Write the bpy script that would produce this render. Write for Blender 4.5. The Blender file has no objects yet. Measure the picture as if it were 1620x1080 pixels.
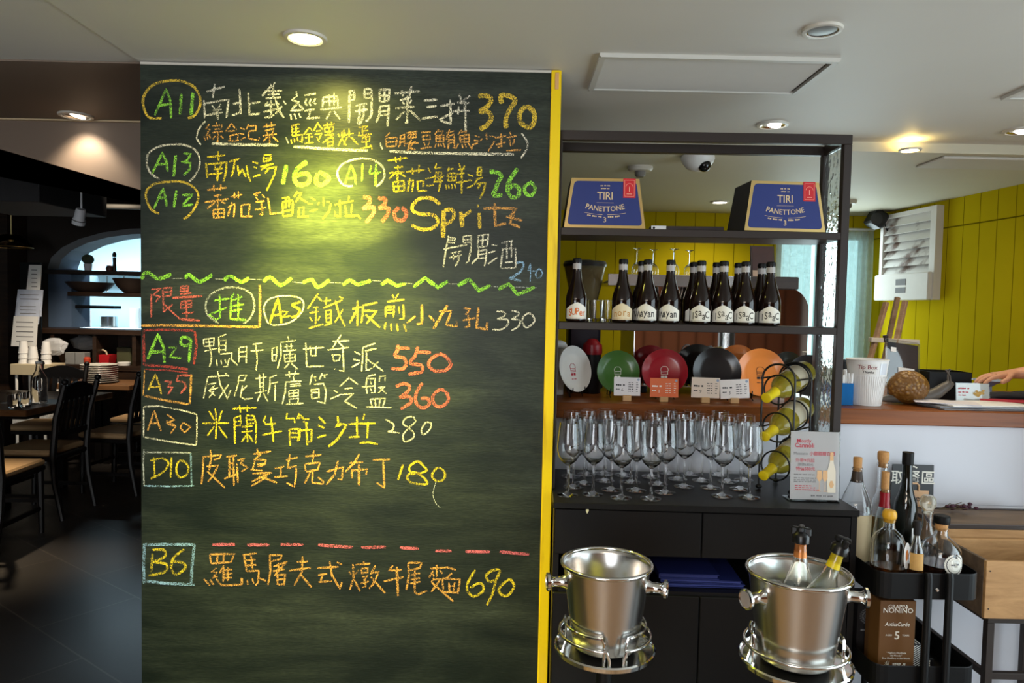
import bpy, math, random
from mathutils import Vector, Matrix, Quaternion
random.seed(7)
S = bpy.context.scene
COL = S.collection
PI = math.pi
# ---------------------------------------------------------------- camera
FPX = 1125.0
CAM = Vector((0, 0, 1.5))
_d = Vector((-530, 25260, FPX)).normalized()          # plumb line seen by the camera (x right, y down, z ahead)
_zc = -_d
_yc = (Vector((0, 0, 1)) - _d * _d.z).normalized()
_xc = _yc.cross(_zc)
R3 = Matrix((_xc, _yc, _zc))                          # camera axes -> world
cam_data = bpy.data.cameras.new('camera')
cam_data.sensor_width = 36
cam_data.lens = 36 * FPX / 1620
cam_data.clip_start = 0.05
cam = bpy.data.objects.new('camera', cam_data)
m = Matrix((R3 @ Vector((1, 0, 0)), R3 @ Vector((0, -1, 0)), R3 @ Vector((0, 0, -1)))).transposed().to_4x4()
m.translation = CAM
cam.matrix_world = m
COL.objects.link(cam)
S.camera = cam
# ---------------------------------------------------------------- view, world, large lights
S.view_settings.view_transform = 'Standard'
S.view_settings.look = 'None'
S.view_settings.gamma = 1
S.view_settings.use_curve_mapping = False
S.view_settings.exposure = 0.5
S.cycles.max_bounces = 14
S.cycles.transmission_bounces = 12
S.cycles.transparent_max_bounces = 16
S.cycles.sample_clamp_indirect = 4.0
w = bpy.data.worlds.new('sky')
S.world = w
w.use_nodes = True
w.node_tree.nodes['Background'].inputs[0].default_value = (0.62, 0.86, 0.92, 1)
w.node_tree.nodes['Background'].inputs[1].default_value = 1.7

def aim(o, direction):
    o.rotation_euler = Vector(direction).to_track_quat('-Z', 'Y').to_euler()

def area(name, loc, direction, sx, sy, power, color):
    l = bpy.data.lights.new(name, 'AREA')
    l.shape = 'RECTANGLE'; l.size = sx; l.size_y = sy
    l.energy = power; l.color = color
    o = bpy.data.objects.new(name, l)
    o.location = loc; aim(o, direction)
    COL.objects.link(o)
    return o

# added frontal fill behind the photographer; daylight through an assumed window on the right
area('added_front_fill', (-1.35, -2.58, 1.35), (0.12, 1, -0.03), 1.7, 1.5, 46, (0.93, 0.95, 1.0))
area('side_window_daylight', (3.05, 0.42, 1.20), (-0.9944, -0.1055, 0.0), 3.2, 1.8, 41, (0.82, 0.91, 1.0))
area('added_warm_fill', (-0.6, -1.3, 2.2), (0, 0.1, -1), 1.6, 0.5, 30, (1.0, 0.84, 0.66))  # added warm overhead fill
area('far_window_daylight', (2.2, 5.02, 1.55), (-0.15, -1, -0.05), 0.66, 1.1, 7, (0.80, 0.97, 1.0))
area('assumed_kitchen_light', (-5.1, 8.35, 2.5), (0, 0, -1), 1.8, 0.9, 105, (0.62, 0.86, 1.0))  # light source assumed from the kitchen's bluish glow, without a fixture

# ---------------------------------------------------------------- pixels to places
def ray(px, py):
    return R3 @ Vector(((px - 810) / FPX, (py - 540) / FPX, 1))

def P(px, py, Y, yaw=0.0):
    """the point seen at (px, py) on the upright plane y = Y - yaw*(x-0.1)"""
    r = ray(px, py)
    t = (Y + yaw * 0.1) / (r.y + yaw * r.x)
    return CAM + r * t

def PZ(px, py, z):
    """the point seen at (px, py) on the level plane at height z"""
    r = ray(px, py)
    return CAM + r * ((z - CAM.z) / r.z)

def lin(c):
    c = c / 255.0
    return c / 12.92 if c <= 0.04045 else ((c + 0.055) / 1.055) ** 2.4

def rgb(r, g, b):
    return (lin(r), lin(g), lin(b), 1)

# ---------------------------------------------------------------- materials
def nodes(name):
    m = bpy.data.materials.new(name)
    m.use_nodes = True
    nt = m.node_tree
    return m, nt, nt.nodes, nt.links, nt.nodes['Principled BSDF']

def mat(name, col, rough=0.5, metal=0.0, var=0.08, scale=18.0, bump=0.0, spec=0.5, trans=0.0, ior=1.45, coat=0.0,
        stretch=(1, 1, 1), emit=None, estr=0.0, alpha=1.0, aniso=0.0):
    m, nt, N, L, b = nodes(name)
    if len(col) == 3: col = (*col, 1)
    b.inputs['Roughness'].default_value = rough
    b.inputs['Metallic'].default_value = metal
    b.inputs['Specular IOR Level'].default_value = spec
    b.inputs['Transmission Weight'].default_value = trans
    b.inputs['IOR'].default_value = ior
    b.inputs['Coat Weight'].default_value = coat
    b.inputs['Alpha'].default_value = alpha
    if aniso: b.inputs['Anisotropic'].default_value = aniso
    b.inputs['Base Color'].default_value = col
    if emit:
        b.inputs['Emission Color'].default_value = emit
        b.inputs['Emission Strength'].default_value = estr
    if var or bump:
        tc = N.new('ShaderNodeTexCoord'); mp = N.new('ShaderNodeMapping')
        mp.inputs['Scale'].default_value = stretch
        nz = N.new('ShaderNodeTexNoise'); nz.inputs['Scale'].default_value = scale; nz.inputs['Detail'].default_value = 5
        L.new(tc.outputs['Object'], mp.inputs[0]); L.new(mp.outputs[0], nz.inputs['Vector'])
        if var:
            mx = N.new('ShaderNodeMix'); mx.data_type = 'RGBA'
            mx.inputs[6].default_value = tuple(c * (1 - var) for c in col[:3]) + (1,)
            mx.inputs[7].default_value = tuple(min(1, c * (1 + var)) for c in col[:3]) + (1,)
            L.new(nz.outputs['Fac'], mx.inputs[0]); L.new(mx.outputs[2], b.inputs['Base Color'])
        if bump:
            bp = N.new('ShaderNodeBump'); bp.inputs['Strength'].default_value = bump; bp.inputs['Distance'].default_value = 0.01
            L.new(nz.outputs['Fac'], bp.inputs['Height']); L.new(bp.outputs[0], b.inputs['Normal'])
    return m

def wood(name, c1, c2, rough=0.35, scale=3.0, stretch=(1, 12, 12), coat=0.0):
    m, nt, N, L, b = nodes(name)
    tc = N.new('ShaderNodeTexCoord'); mp = N.new('ShaderNodeMapping'); mp.inputs['Scale'].default_value = stretch
    nz = N.new('ShaderNodeTexNoise'); nz.inputs['Scale'].default_value = scale; nz.inputs['Detail'].default_value = 8
    nz.inputs['Roughness'].default_value = 0.65; nz.inputs['Distortion'].default_value = 0.6
    cr = N.new('ShaderNodeValToRGB')
    cr.color_ramp.elements[0].position = 0.32; cr.color_ramp.elements[0].color = c1
    cr.color_ramp.elements[1].position = 0.68; cr.color_ramp.elements[1].color = c2
    L.new(tc.outputs['Object'], mp.inputs[0]); L.new(mp.outputs[0], nz.inputs['Vector'])
    L.new(nz.outputs['Fac'], cr.inputs[0]); L.new(cr.outputs[0], b.inputs['Base Color'])
    b.inputs['Roughness'].default_value = rough
    b.inputs['Coat Weight'].default_value = coat
    bp = N.new('ShaderNodeBump'); bp.inputs['Strength'].default_value = 0.08; bp.inputs['Distance'].default_value = 0.005
    L.new(nz.outputs['Fac'], bp.inputs['Height']); L.new(bp.outputs[0], b.inputs['Normal'])
    return m

def planks(name, col, axis, spacing, offset=0.0, groove=0.035, joint=None):
    """painted tongue-and-groove boards running upright; grooves are dark lines and dents"""
    m, nt, N, L, b = nodes(name)
    tc = N.new('ShaderNodeTexCoord'); sp = N.new('ShaderNodeSeparateXYZ')
    L.new(tc.outputs['Object'], sp.inputs[0])
    def chain(op, a, v):
        n = N.new('ShaderNodeMath'); n.operation = op
        L.new(a, n.inputs[0]); n.inputs[1].default_value = v
        return n.outputs[0]
    u = chain('ADD', sp.outputs[axis], 50 * spacing - offset)
    u = chain('MODULO', u, spacing)
    line = chain('LESS_THAN', u, spacing * groove)
    if joint is not None:
        z = chain('SUBTRACT', sp.outputs[2], joint)
        z = chain('ABSOLUTE', z, 0)
        z = chain('LESS_THAN', z, 0.004)
        mxx = N.new('ShaderNodeMath'); mxx.operation = 'MAXIMUM'
        L.new(line, mxx.inputs[0]); L.new(z, mxx.inputs[1]); line = mxx.outputs[0]
    nz = N.new('ShaderNodeTexNoise'); nz.inputs['Scale'].default_value = 3
    L.new(tc.outputs['Object'], nz.inputs['Vector'])
    mx0 = N.new('ShaderNodeMix'); mx0.data_type = 'RGBA'
    mx0.inputs[6].default_value = tuple(c * 0.9 for c in col[:3]) + (1,); mx0.inputs[7].default_value = tuple(min(1, c * 1.1) for c in col[:3]) + (1,)
    L.new(nz.outputs['Fac'], mx0.inputs[0])
    mx = N.new('ShaderNodeMix'); mx.data_type = 'RGBA'
    L.new(line, mx.inputs[0]); L.new(mx0.outputs[2], mx.inputs[6])
    mx.inputs[7].default_value = tuple(c * 0.28 for c in col[:3]) + (1,)
    L.new(mx.outputs[2], b.inputs['Base Color'])
    bp = N.new('ShaderNodeBump'); bp.inputs['Strength'].default_value = 0.6; bp.inputs['Distance'].default_value = 0.004; bp.invert = True
    L.new(line, bp.inputs['Height']); L.new(bp.outputs[0], b.inputs['Normal'])
    b.inputs['Roughness'].default_value = 0.8; b.inputs['Specular IOR Level'].default_value = 0.0
    return m

def pane(name, tint=(0.9, 0.95, 0.95, 1), gloss=0.1, rough=0.0):
    m, nt, N, L, b = nodes(name)
    N.remove(b)
    t = N.new('ShaderNodeBsdfTransparent'); t.inputs[0].default_value = tint
    g = N.new('ShaderNodeBsdfGlossy'); g.inputs['Roughness'].default_value = rough
    fr = N.new('ShaderNodeFresnel'); fr.inputs[0].default_value = 1.45
    mx = N.new('ShaderNodeMixShader')
    L.new(fr.outputs[0], mx.inputs[0]); L.new(t.outputs[0], mx.inputs[1]); L.new(g.outputs[0], mx.inputs[2])
    L.new(mx.outputs[0], N['Material Output'].inputs[0])
    return m

def chalk(name, col, cover=0.5):
    m, nt, N, L, b = nodes(name)
    tc = N.new('ShaderNodeTexCoord')
    nz = N.new('ShaderNodeTexNoise'); nz.inputs['Scale'].default_value = 330; nz.inputs['Detail'].default_value = 2
    nz2 = N.new('ShaderNodeTexNoise'); nz2.inputs['Scale'].default_value = 22; nz2.inputs['Detail'].default_value = 2
    L.new(tc.outputs['Object'], nz.inputs['Vector']); L.new(tc.outputs['Object'], nz2.inputs['Vector'])
    a = N.new('ShaderNodeMath'); a.operation = 'MULTIPLY_ADD'; a.inputs[1].default_value = 0.35
    L.new(nz2.outputs['Fac'], a.inputs[0]); L.new(nz.outputs['Fac'], a.inputs[2])
    cr = N.new('ShaderNodeMapRange'); cr.inputs[1].default_value = cover + 0.10; cr.inputs[2].default_value = cover + 0.24
    cr.inputs[3].default_value = 0.06; cr.inputs[4].default_value = 0.95
    L.new(a.outputs[0], cr.inputs[0])
    L.new(cr.outputs[0], b.inputs['Alpha'])
    b.inputs['Base Color'].default_value = col
    b.inputs['Roughness'].default_value = 0.95
    b.inputs['Specular IOR Level'].default_value = 0.1
    return m

# ---------------------------------------------------------------- mesh building
class MB:
    def __init__(s):
        s.v = []; s.f = []; s.sm = []
    def add(s, verts, faces, smooth=False):
        o = len(s.v)
        s.v += [Vector(v) for v in verts]
        s.f += [tuple(i + o for i in f) for f in faces]
        s.sm += [smooth] * len(faces)
        return s
    def box(s, x0, x1, y0, y1, z0, z1, M=None):
        vs = [Vector((x, y, z)) for z in (z0, z1) for y in (y0, y1) for x in (x0, x1)]
        if M is not None: vs = [M @ v for v in vs]
        return s.add(vs, [(0, 2, 3, 1), (4, 5, 7, 6), (0, 1, 5, 4), (2, 6, 7, 3), (0, 4, 6, 2), (1, 3, 7, 5)])
    def bbox(s, x0, x1, y0, y1, z0, z1, b=0.004, M=None):
        """box with chamfered upright and level edges"""
        def rect(z, i):
            a0, a1, c0, c1 = x0 + i, x1 - i, y0 + i, y1 - i
            return [(a0 + b, c0, z), (a1 - b, c0, z), (a1, c0 + b, z), (a1, c1 - b, z), (a1 - b, c1, z), (a0 + b, c1, z), (a0, c1 - b, z), (a0, c0 + b, z)]
        rings = [rect(z0, b), rect(z0 + b, 0), rect(z1 - b, 0), rect(z1, b)]
        return s.rings(rings, cap=True, M=M)
    def rings(s, rings, cap=True, closed=False, smooth=False, M=None):
        n = len(rings[0]); vs = [Vector(p) for r in rings for p in r]
        if M is not None: vs = [M @ v for v in vs]
        fs = []
        k = len(rings)
        for i in range(k if closed else k - 1):
            a = i * n; b = ((i + 1) % k) * n
            for j in range(n):
                fs.append((a + j, a + (j + 1) % n, b + (j + 1) % n, b + j))
        s.add(vs, fs, smooth)
        if cap and not closed:
            s.add(vs[:n], [tuple(range(n - 1, -1, -1))])
            s.add(vs[-n:], [tuple(range(n))])
        return s
    def lathe(s, prof, n=24, M=None, smooth=True, a0=0.0, a1=2 * PI):
        full = abs(a1 - a0 - 2 * PI) < 1e-6
        cols = n if full else n + 1
        idx = []; vs = []
        for r, z in prof:
            if r < 1e-6:
                idx.append([len(vs)] * cols); vs.append(Vector((0, 0, z)))
            else:
                row = []
                for j in range(cols):
                    a = a0 + (a1 - a0) * j / n
                    row.append(len(vs)); vs.append(Vector((r * math.cos(a), r * math.sin(a), z)))
                idx.append(row)
        fs = []
        for i in range(len(prof) - 1):
            A, B = idx[i], idx[i + 1]
            for j in range(n):
                k = (j + 1) % cols
                q = [A[j], A[k], B[k], B[j]]
                q = [x for t, x in enumerate(q) if x not in q[:t]]
                if len(q) >= 3: fs.append(tuple(q))
        if M is not None: vs = [M @ v for v in vs]
        return s.add(vs, fs, smooth)
    def cyl(s, p0, p1, r0, r1=None, n=16, cap=True):
        p0 = Vector(p0); p1 = Vector(p1); r1 = r0 if r1 is None else r1
        q = (p1 - p0).to_track_quat('Z', 'Y').to_matrix()
        L = (p1 - p0).length
        M = Matrix.Translation(p0) @ q.to_4x4()
        ring = lambda r, z: [(r * math.cos(2 * PI * j / n), r * math.sin(2 * PI * j / n), z) for j in range(n)]
        k = len(s.sm)
        s.rings([ring(r0, 0), ring(r1, L)], cap=cap, smooth=True, M=M)
        return s
    def tube(s, pts, r, n=8, closed=False):
        pts = [Vector(p) for p in pts]
        k = len(pts); rings = []
        up = None
        for i, p in enumerate(pts):
            a = pts[i - 1] if (i > 0 or closed) else p
            b = pts[(i + 1) % k] if (i < k - 1 or closed) else p
            t = (b - a).normalized()
            if up is None:
                up = Vector((0, 0, 1)) if abs(t.z) < 0.9 else Vector((1, 0, 0))
            x = up.cross(t)
            if x.length < 1e-5: x = Vector((1, 0, 0)).cross(t)
            x.normalize(); y = t.cross(x).normalized(); up = y
            rr = r[i] if isinstance(r, (list, tuple)) else r
            rings.append([p + x * rr * math.cos(2 * PI * j / n) + y * rr * math.sin(2 * PI * j / n) for j in range(n)])
        return s.rings(rings, cap=not closed, closed=closed, smooth=True)
    def prism(s, poly, y0, y1, M=None):
        """polygon of (x, z) points extruded along y"""
        n = len(poly)
        vs = [Vector((x, y0, z)) for x, z in poly] + [Vector((x, y1, z)) for x, z in poly]
        if M is not None: vs = [M @ v for v in vs]
        fs = [tuple(range(n)), tuple(range(2 * n - 1, n - 1, -1))] + [(j, (j + 1) % n + 0, (j + 1) % n + n, j + n) for j in range(n)]
        return s.add(vs, [f if i else f for i, f in enumerate(fs)])
    def ball(s, c, rx, ry, rz, n=16, M=None):
        prof = [(math.sin(PI * i / (n // 2 + 2)), -math.cos(PI * i / (n // 2 + 2))) for i in range(n // 2 + 3)]
        prof[0] = (0, -1); prof[-1] = (0, 1)
        T = Matrix.Translation(Vector(c)) @ Matrix.Diagonal((rx, ry, rz, 1))
        return s.lathe(prof, n, M=(M @ T) if M is not None else T)
    def xf(s, M):
        s.v = [M @ v for v in s.v]; return s
    def build(s, name, material, parent=None, loc=None, recalc=True):
        me = bpy.data.meshes.new(name)
        org = Vector((0, 0, 0))
        vs = s.v
        if parent is None and loc is not None:
            org = Vector(loc)
        me.from_pydata([tuple(v - org) for v in vs], [], s.f)
        me.polygons.foreach_set('use_smooth', s.sm)
        if recalc:
            import bmesh
            bm = bmesh.new(); bm.from_mesh(me)
            bmesh.ops.recalc_face_normals(bm, faces=bm.faces)
            bm.to_mesh(me); bm.free()
        if any(s.sm): me.set_sharp_from_angle(angle=math.radians(38))
        me.update()
        me.materials.append(material)
        o = bpy.data.objects.new(name, me)
        COL.objects.link(o)
        if parent is None: o.location = org
        if parent is not None: o.parent = parent
        return o

def mw(o):
    """world matrix of an Empty from its own fields (no depsgraph needed)"""
    return Matrix.LocRotScale(o.location, o.rotation_euler, o.scale)

def thing(name, label, cat, loc=(0, 0, 0), rotz=0.0, group=None, rot=None):
    o = bpy.data.objects.new(name, None)
    o.empty_display_size = 0.05
    o.location = loc
    o.rotation_euler = rot if rot is not None else (0, 0, rotz)
    o['label'] = label; o['category'] = cat
    if group: o['group'] = group
    COL.objects.link(o)
    return o

def tag(o, label, cat, group=None):
    o['label'] = label; o['category'] = cat
    if group: o['group'] = group
    return o

def struct(o):
    o['kind'] = 'structure'
    return o

def dup(root, loc, rotz=None, label=None, group=None, name=None):
    r = root.copy(); COL.objects.link(r)
    r.location = loc
    if rotz is not None: r.rotation_euler = (0, 0, rotz)
    if label: r['label'] = label
    if group: r['group'] = group
    for ch in list(root.children):
        c = ch.copy(); COL.objects.link(c); c.parent = r
        for g in ch.children:
            d = g.copy(); COL.objects.link(d); d.parent = c
    return r

# ---------------------------------------------------------------- printed lettering
_txt = {}
def text2d(body, size=1.0, bold=0.0):
    """outline of a line of print as flat verts and faces centred on 0, 0"""
    off = min(0.011, round(bold / size, 3))
    key = (body, off)
    if key not in _txt:
        cu = bpy.data.curves.new('print', 'FONT')
        cu.body = body; cu.size = 1; cu.align_x = 'CENTER'; cu.align_y = 'CENTER'; cu.resolution_u = 2; cu.offset = off
        o = bpy.data.objects.new('print', cu); COL.objects.link(o)
        bpy.context.view_layer.update()
        me = bpy.data.meshes.new_from_object(o.evaluated_get(bpy.context.evaluated_depsgraph_get()))
        _txt[key] = ([tuple(v.co) for v in me.vertices], [tuple(p.vertices) for p in me.polygons])
        bpy.data.objects.remove(o); bpy.data.curves.remove(cu); bpy.data.meshes.remove(me)
    vs, fs = _txt[key]
    return [(x * size, y * size) for x, y, _ in vs], fs

def put_text(mb, body, size, x, z, fn, sx=1.0, bold=0.0):
    """lay print with fn(u, v) -> 3d point"""
    vs, fs = text2d(body, size, bold)
    mb.add([fn(x + vx * sx, z + vy) for vx, vy in vs], fs)
    return mb

def flat(y):
    return lambda u, v: Vector((u, y, v))

def quad(mb, fn, x0, x1, z0, z1):
    mb.add([fn(x0, z0), fn(x1, z0), fn(x1, z1), fn(x0, z1)], [(0, 1, 2, 3)])
    return mb

def fine_print(mb, fn, x0, x1, z, h, seed=1):
    """print too small to read in the photograph: a broken line of word-long strokes"""
    r = random.Random(seed); x = x0
    while x < x1 - h:
        e = min(x1, x + h * r.uniform(1.6, 4.5))
        n = max(1, int((e - x) / (h * 0.9)))
        for i in range(n):
            a = x + (e - x) * i / n; b_ = x + (e - x) * (i + 1) / n
            quad(mb, fn, a, b_ - h * 0.18, z - h * r.uniform(0.32, 0.5), z + h * r.uniform(0.30, 0.5))
        x = e + h * 0.8
    return mb
# ================================================================ the setting
CEIL = 2.27
BY = 2.30                       # chalkboard face
M_ceil = mat('ceiling_paint', rgb(214, 212, 204), 0.55, var=0.05, scale=2.0)
M_soffit = mat('lower_ceiling_paint', rgb(205, 200, 178), 0.6, var=0.05, scale=2.0)
M_shade_bulkhead = mat('brown_shade_and_bulkhead', rgb(126, 110, 96), 0.6, var=0.08, scale=1.5)  # bulkhead brown, also used to paint falloff on the ceiling band
M_white = mat('white_paint', rgb(226, 228, 232), 0.5, var=0.03, scale=3)
M_dark = mat('dark_wall_paint', rgb(46, 38, 33), 0.7, var=0.2, scale=3)
M_blackceil = mat('black_ceiling_paint', rgb(30, 28, 27), 0.8, var=0.2)
M_lime = (lin(190), lin(168), lin(22), 1)
M_bluejamb = mat('blue_grey_jamb_paint', rgb(92, 112, 140), 0.6, var=0.1, scale=6)
M_darkwood = wood('dark_stained_wood', rgb(30, 20, 14), rgb(58, 40, 28), 0.4, 3, (1, 1, 9))

def floor_material():
    m, nt, N, L, b = nodes('dark_floor_tiles')
    tc = N.new('ShaderNodeTexCoord')
    mp = N.new('ShaderNodeMapping'); mp.inputs['Rotation'].default_value = (0, 0, 0.62)
    br = N.new('ShaderNodeTexBrick'); br.offset = 0.5
    br.inputs['Scale'].default_value = 1.0; br.inputs['Brick Width'].default_value = 0.9; br.inputs['Row Height'].default_value = 0.45
    br.inputs['Mortar Size'].default_value = 0.004
    br.inputs['Color1'].default_value = rgb(52, 48, 46); br.inputs['Color2'].default_value = rgb(60, 55, 52)
    br.inputs['Mortar'].default_value = rgb(92, 86, 80)
    nz = N.new('ShaderNodeTexNoise'); nz.inputs['Scale'].default_value = 2.2; nz.inputs['Detail'].default_value = 5
    mx = N.new('ShaderNodeMix'); mx.data_type = 'RGBA'; mx.blend_type = 'MULTIPLY'; mx.inputs[0].default_value = 0.6
    L.new(tc.outputs['Object'], mp.inputs[0]); L.new(mp.outputs[0], br.inputs['Vector']); L.new(tc.outputs['Object'], nz.inputs['Vector'])
    L.new(br.outputs['Color'], mx.inputs[6]); L.new(nz.outputs['Fac'], mx.inputs[7])
    L.new(mx.outputs[2], b.inputs['Base Color'])
    b.inputs['Roughness'].default_value = 0.4
    return m
struct(MB().box(-7.2, 4.2, 1.3, 10.2, -0.1, 0.0).box(-7.2, -1.3, -2.8, 1.3, -0.1, 0.0).build('floor', floor_material()))
struct(MB().box(-1.3, 4.2, -2.8, 1.3, -0.1, 0.0).build('floor', wood('warm_board_floor', rgb(120, 92, 70), rgb(168, 134, 106), 0.35, 2.0, (7, 0.8, 1))))
struct(MB().box(-7.2, -1.215, -2.8, 3.05, CEIL, CEIL + 0.1).build('ceiling', M_ceil))
struct(MB().box(-1.21, 4.2, -2.8, 3.15, CEIL - 0.004, CEIL + 0.1).build('ceiling', M_ceil))
struct(MB().box(-1.15, 4.2, 3.15, 5.4, CEIL - 0.045, CEIL + 0.1).build('ceiling', M_soffit))
struct(MB().box(-7.2, -1.1, 3.16, 10.2, 2.85, 2.95).build('ceiling', M_blackceil))
# brown band painting the ceiling's light falloff over the passage, and the bulkhead with a slanting lower edge
struct(MB().box(-7.2, -1.215, 2.32, 3.05, CEIL - 0.006, CEIL - 0.001).build('ceiling_shade_band', M_shade_bulkhead))
bl = P(-700, 50, 3.06); a0 = P(0, 236, 3.06); a1 = P(225, 301, 3.06)
sl = (a1.z - a0.z) / (a1.x - a0.x)
struct(MB().prism([(-7.2, a0.z + sl * (-7.2 - a0.x)), (-1.0, a0.z + sl * (-1.0 - a0.x)), (-1.0, 2.86), (-7.2, 2.86)], 3.055, 3.15).build('wall_bulkhead', M_shade_bulkhead))
struct(MB().box(-7.2, -1.0, 3.04, 3.056, CEIL - 0.012, CEIL - 0.001).build('trim_2', mat('highlight_edge_bead', rgb(206, 186, 150), 0.5)))  # bead coloured pale to paint in the trim's highlight

# walls
XL = P(223, 500, BY).x
XR = P(868, 300, BY).x
XY = P(884, 300, BY).x
struct(MB().box(XL + 0.002, XY + 0.004, BY + 0.047, BY + 0.14, 0, CEIL - 0.006).build('wall_partition', mat('partition_paint', rgb(70, 66, 60), 0.6)))
struct(MB().box(-1.15, -1.05, BY + 0.14, 10.1, 0, 2.9).build('wall_middle', M_dark))
M_planks_back = planks('yellow_board_wall', M_lime, 0, 0.142, 0.02)
wx0 = P(1226, 430, 5.15).x; wx1 = P(1376, 430, 5.15).x
wz1 = P(1300, 366, 5.15).z; wz0 = 0.85
mb = MB()
mb.box(-1.05, wx0, 5.15, 5.3, 0, CEIL); mb.box(wx1, 3.4, 5.15, 5.3, 0, CEIL)
mb.box(wx0, wx1, 5.15, 5.3, 0, wz0); mb.box(wx0, wx1, 5.15, 5.3, wz1, CEIL)
struct(mb.build('wall_back', M_planks_back))
# right wall, slightly skewed: local x runs along the wall towards the street
ru = Vector((-0.1055, 0.9944, 0)).normalized()
rn = Vector((-ru.y, ru.x, 0))                       # into the room
RWM = Matrix(((-ru.x, -rn.x, 0, 2.70), (-ru.y, -rn.y, 0, 3.75), (0, 0, 1, 0), (0, 0, 0, 1)))   # local y points out of the room
def right_wall(name, mtl, boxes):
    mb = MB()
    for b_ in boxes: mb.box(*b_)
    o = mb.build(name, mtl)
    o.matrix_world = RWM
    return struct(o)
PJ = P(1560, 322, 3.9)
right_wall('wall_right', planks('yellow_board_wall_side', M_lime, 0, 0.128, 0.03, joint=2.055), [(-1.5, 1.6, 0, 0.12, 0, CEIL)])
right_wall('wall_right_front', M_white, [(5.1, 6.6, 0, 0.12, 0, CEIL), (1.6, 5.1, 0, 0.12, 0, 0.22), (1.6, 5.1, 0, 0.12, 2.18, CEIL)])
right_wall('window_1', M_white, [(x, x + 0.05, 0.005, 0.1, 0.22, 2.18) for x in (1.6, 2.75, 3.9, 5.05)] + [(1.6, 5.1, 0.005, 0.1, 0.22, 0.27), (1.6, 5.1, 0.005, 0.1, 2.13, 2.18)])  # frame of the assumed side window, out of view
# street side behind the photographer
struct(MB().box(-7.2, -2.25, -2.75, -2.6, 0, CEIL + 0.1).box(-0.45, 4.2, -2.75, -2.6, 0, CEIL + 0.1).box(-2.25, -0.45, -2.75, -2.6, 0, 0.55).box(-2.25, -0.45, -2.75, -2.6, 2.15, CEIL + 0.1).build('wall_front', planks('brown_shelf_wall', rgb(112, 66, 44), 0, 0.21, 0.0, groove=0.12)))
mb = MB()
for x in (-2.25, -1.38, -0.51): mb.box(x, x + 0.06, -2.72, -2.62, 0.55, 2.15)
mb.box(-2.25, -0.45, -2.72, -2.62, 0.55, 0.61); mb.box(-2.25, -0.45, -2.72, -2.62, 2.09, 2.15)
struct(mb.build('added_street_window', M_darkwood))  # unseen window added to go with the frontal fill light
struct(MB().box(-7.3, -7.2, -2.8, 10.2, 0, 2.9).build('wall_left', M_dark))

# kitchen wall with the arched pass-through
KY = 7.3
kx0 = P(77, 480, KY).x; kx1 = -1.6
kz_sill = P(150, 519, KY).z
kz_spring = P(90, 425, KY).z
ktop = P(215, 360, KY).z
arc = []
cx = P(250, 400, KY).x
rx = cx - kx0
for i in range(0, 13):
    a = PI - PI * i / 12
    arc.append((cx + rx * math.cos(a), kz_spring + (ktop - kz_spring) * math.sin(a)))
kx1 = arc[-1][0]
poly_top = arc + [(kx1, 2.86), (kx0, 2.86)]
mb = MB()
mb.box(-7.2, kx0, KY, KY + 0.3, 0, 2.86); mb.box(kx1, -1.1, KY, KY + 0.3, 0, 2.86)
mb.box(kx0, kx1, KY, KY + 0.3, 0, kz_sill - 0.04)
for i in range(12):
    (x0, z0), (x1, z1) = arc[i], arc[i + 1]
    mb.prism([(x0, z0), (x1, z1), (x1, 2.86), (x0, 2.86)], KY, KY + 0.3)
struct(mb.build('wall_kitchen', M_dark))
mb = MB()
x_in = P(114, 480, KY).x
mb.box(kx0 + 0.003, x_in, KY - 0.01, KY + 0.31, kz_sill, kz_spring)
struct(mb.build('trim_3', M_bluejamb))
mb = MB()                                            # archivolt band
for i in range(12):
    (x0, z0), (x1, z1) = arc[i], arc[i + 1]
    k = 0.90
    f = lambda x, z: (cx + (x - cx) * k, kz_spring + (z - kz_spring) * k * 0.97)
    a, b_ = f(x0, z0), f(x1, z1)
    mb.prism([(x0, z0), (x1, z1), b_, a], KY - 0.015, KY + 0.3)
struct(mb.build('trim_4', mat('arch_plaster', rgb(128, 132, 136), 0.6, var=0.15, scale=5)))
# kitchen behind
M_kit = mat('kitchen_tile', rgb(196, 222, 230), 0.25, var=0.08, scale=4)
mb = MB(); mb.box(-7.1, -1.15, 9.6, 9.7, 0, 2.86)
struct(mb.build('wall_kitchen_back', M_kit))

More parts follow.
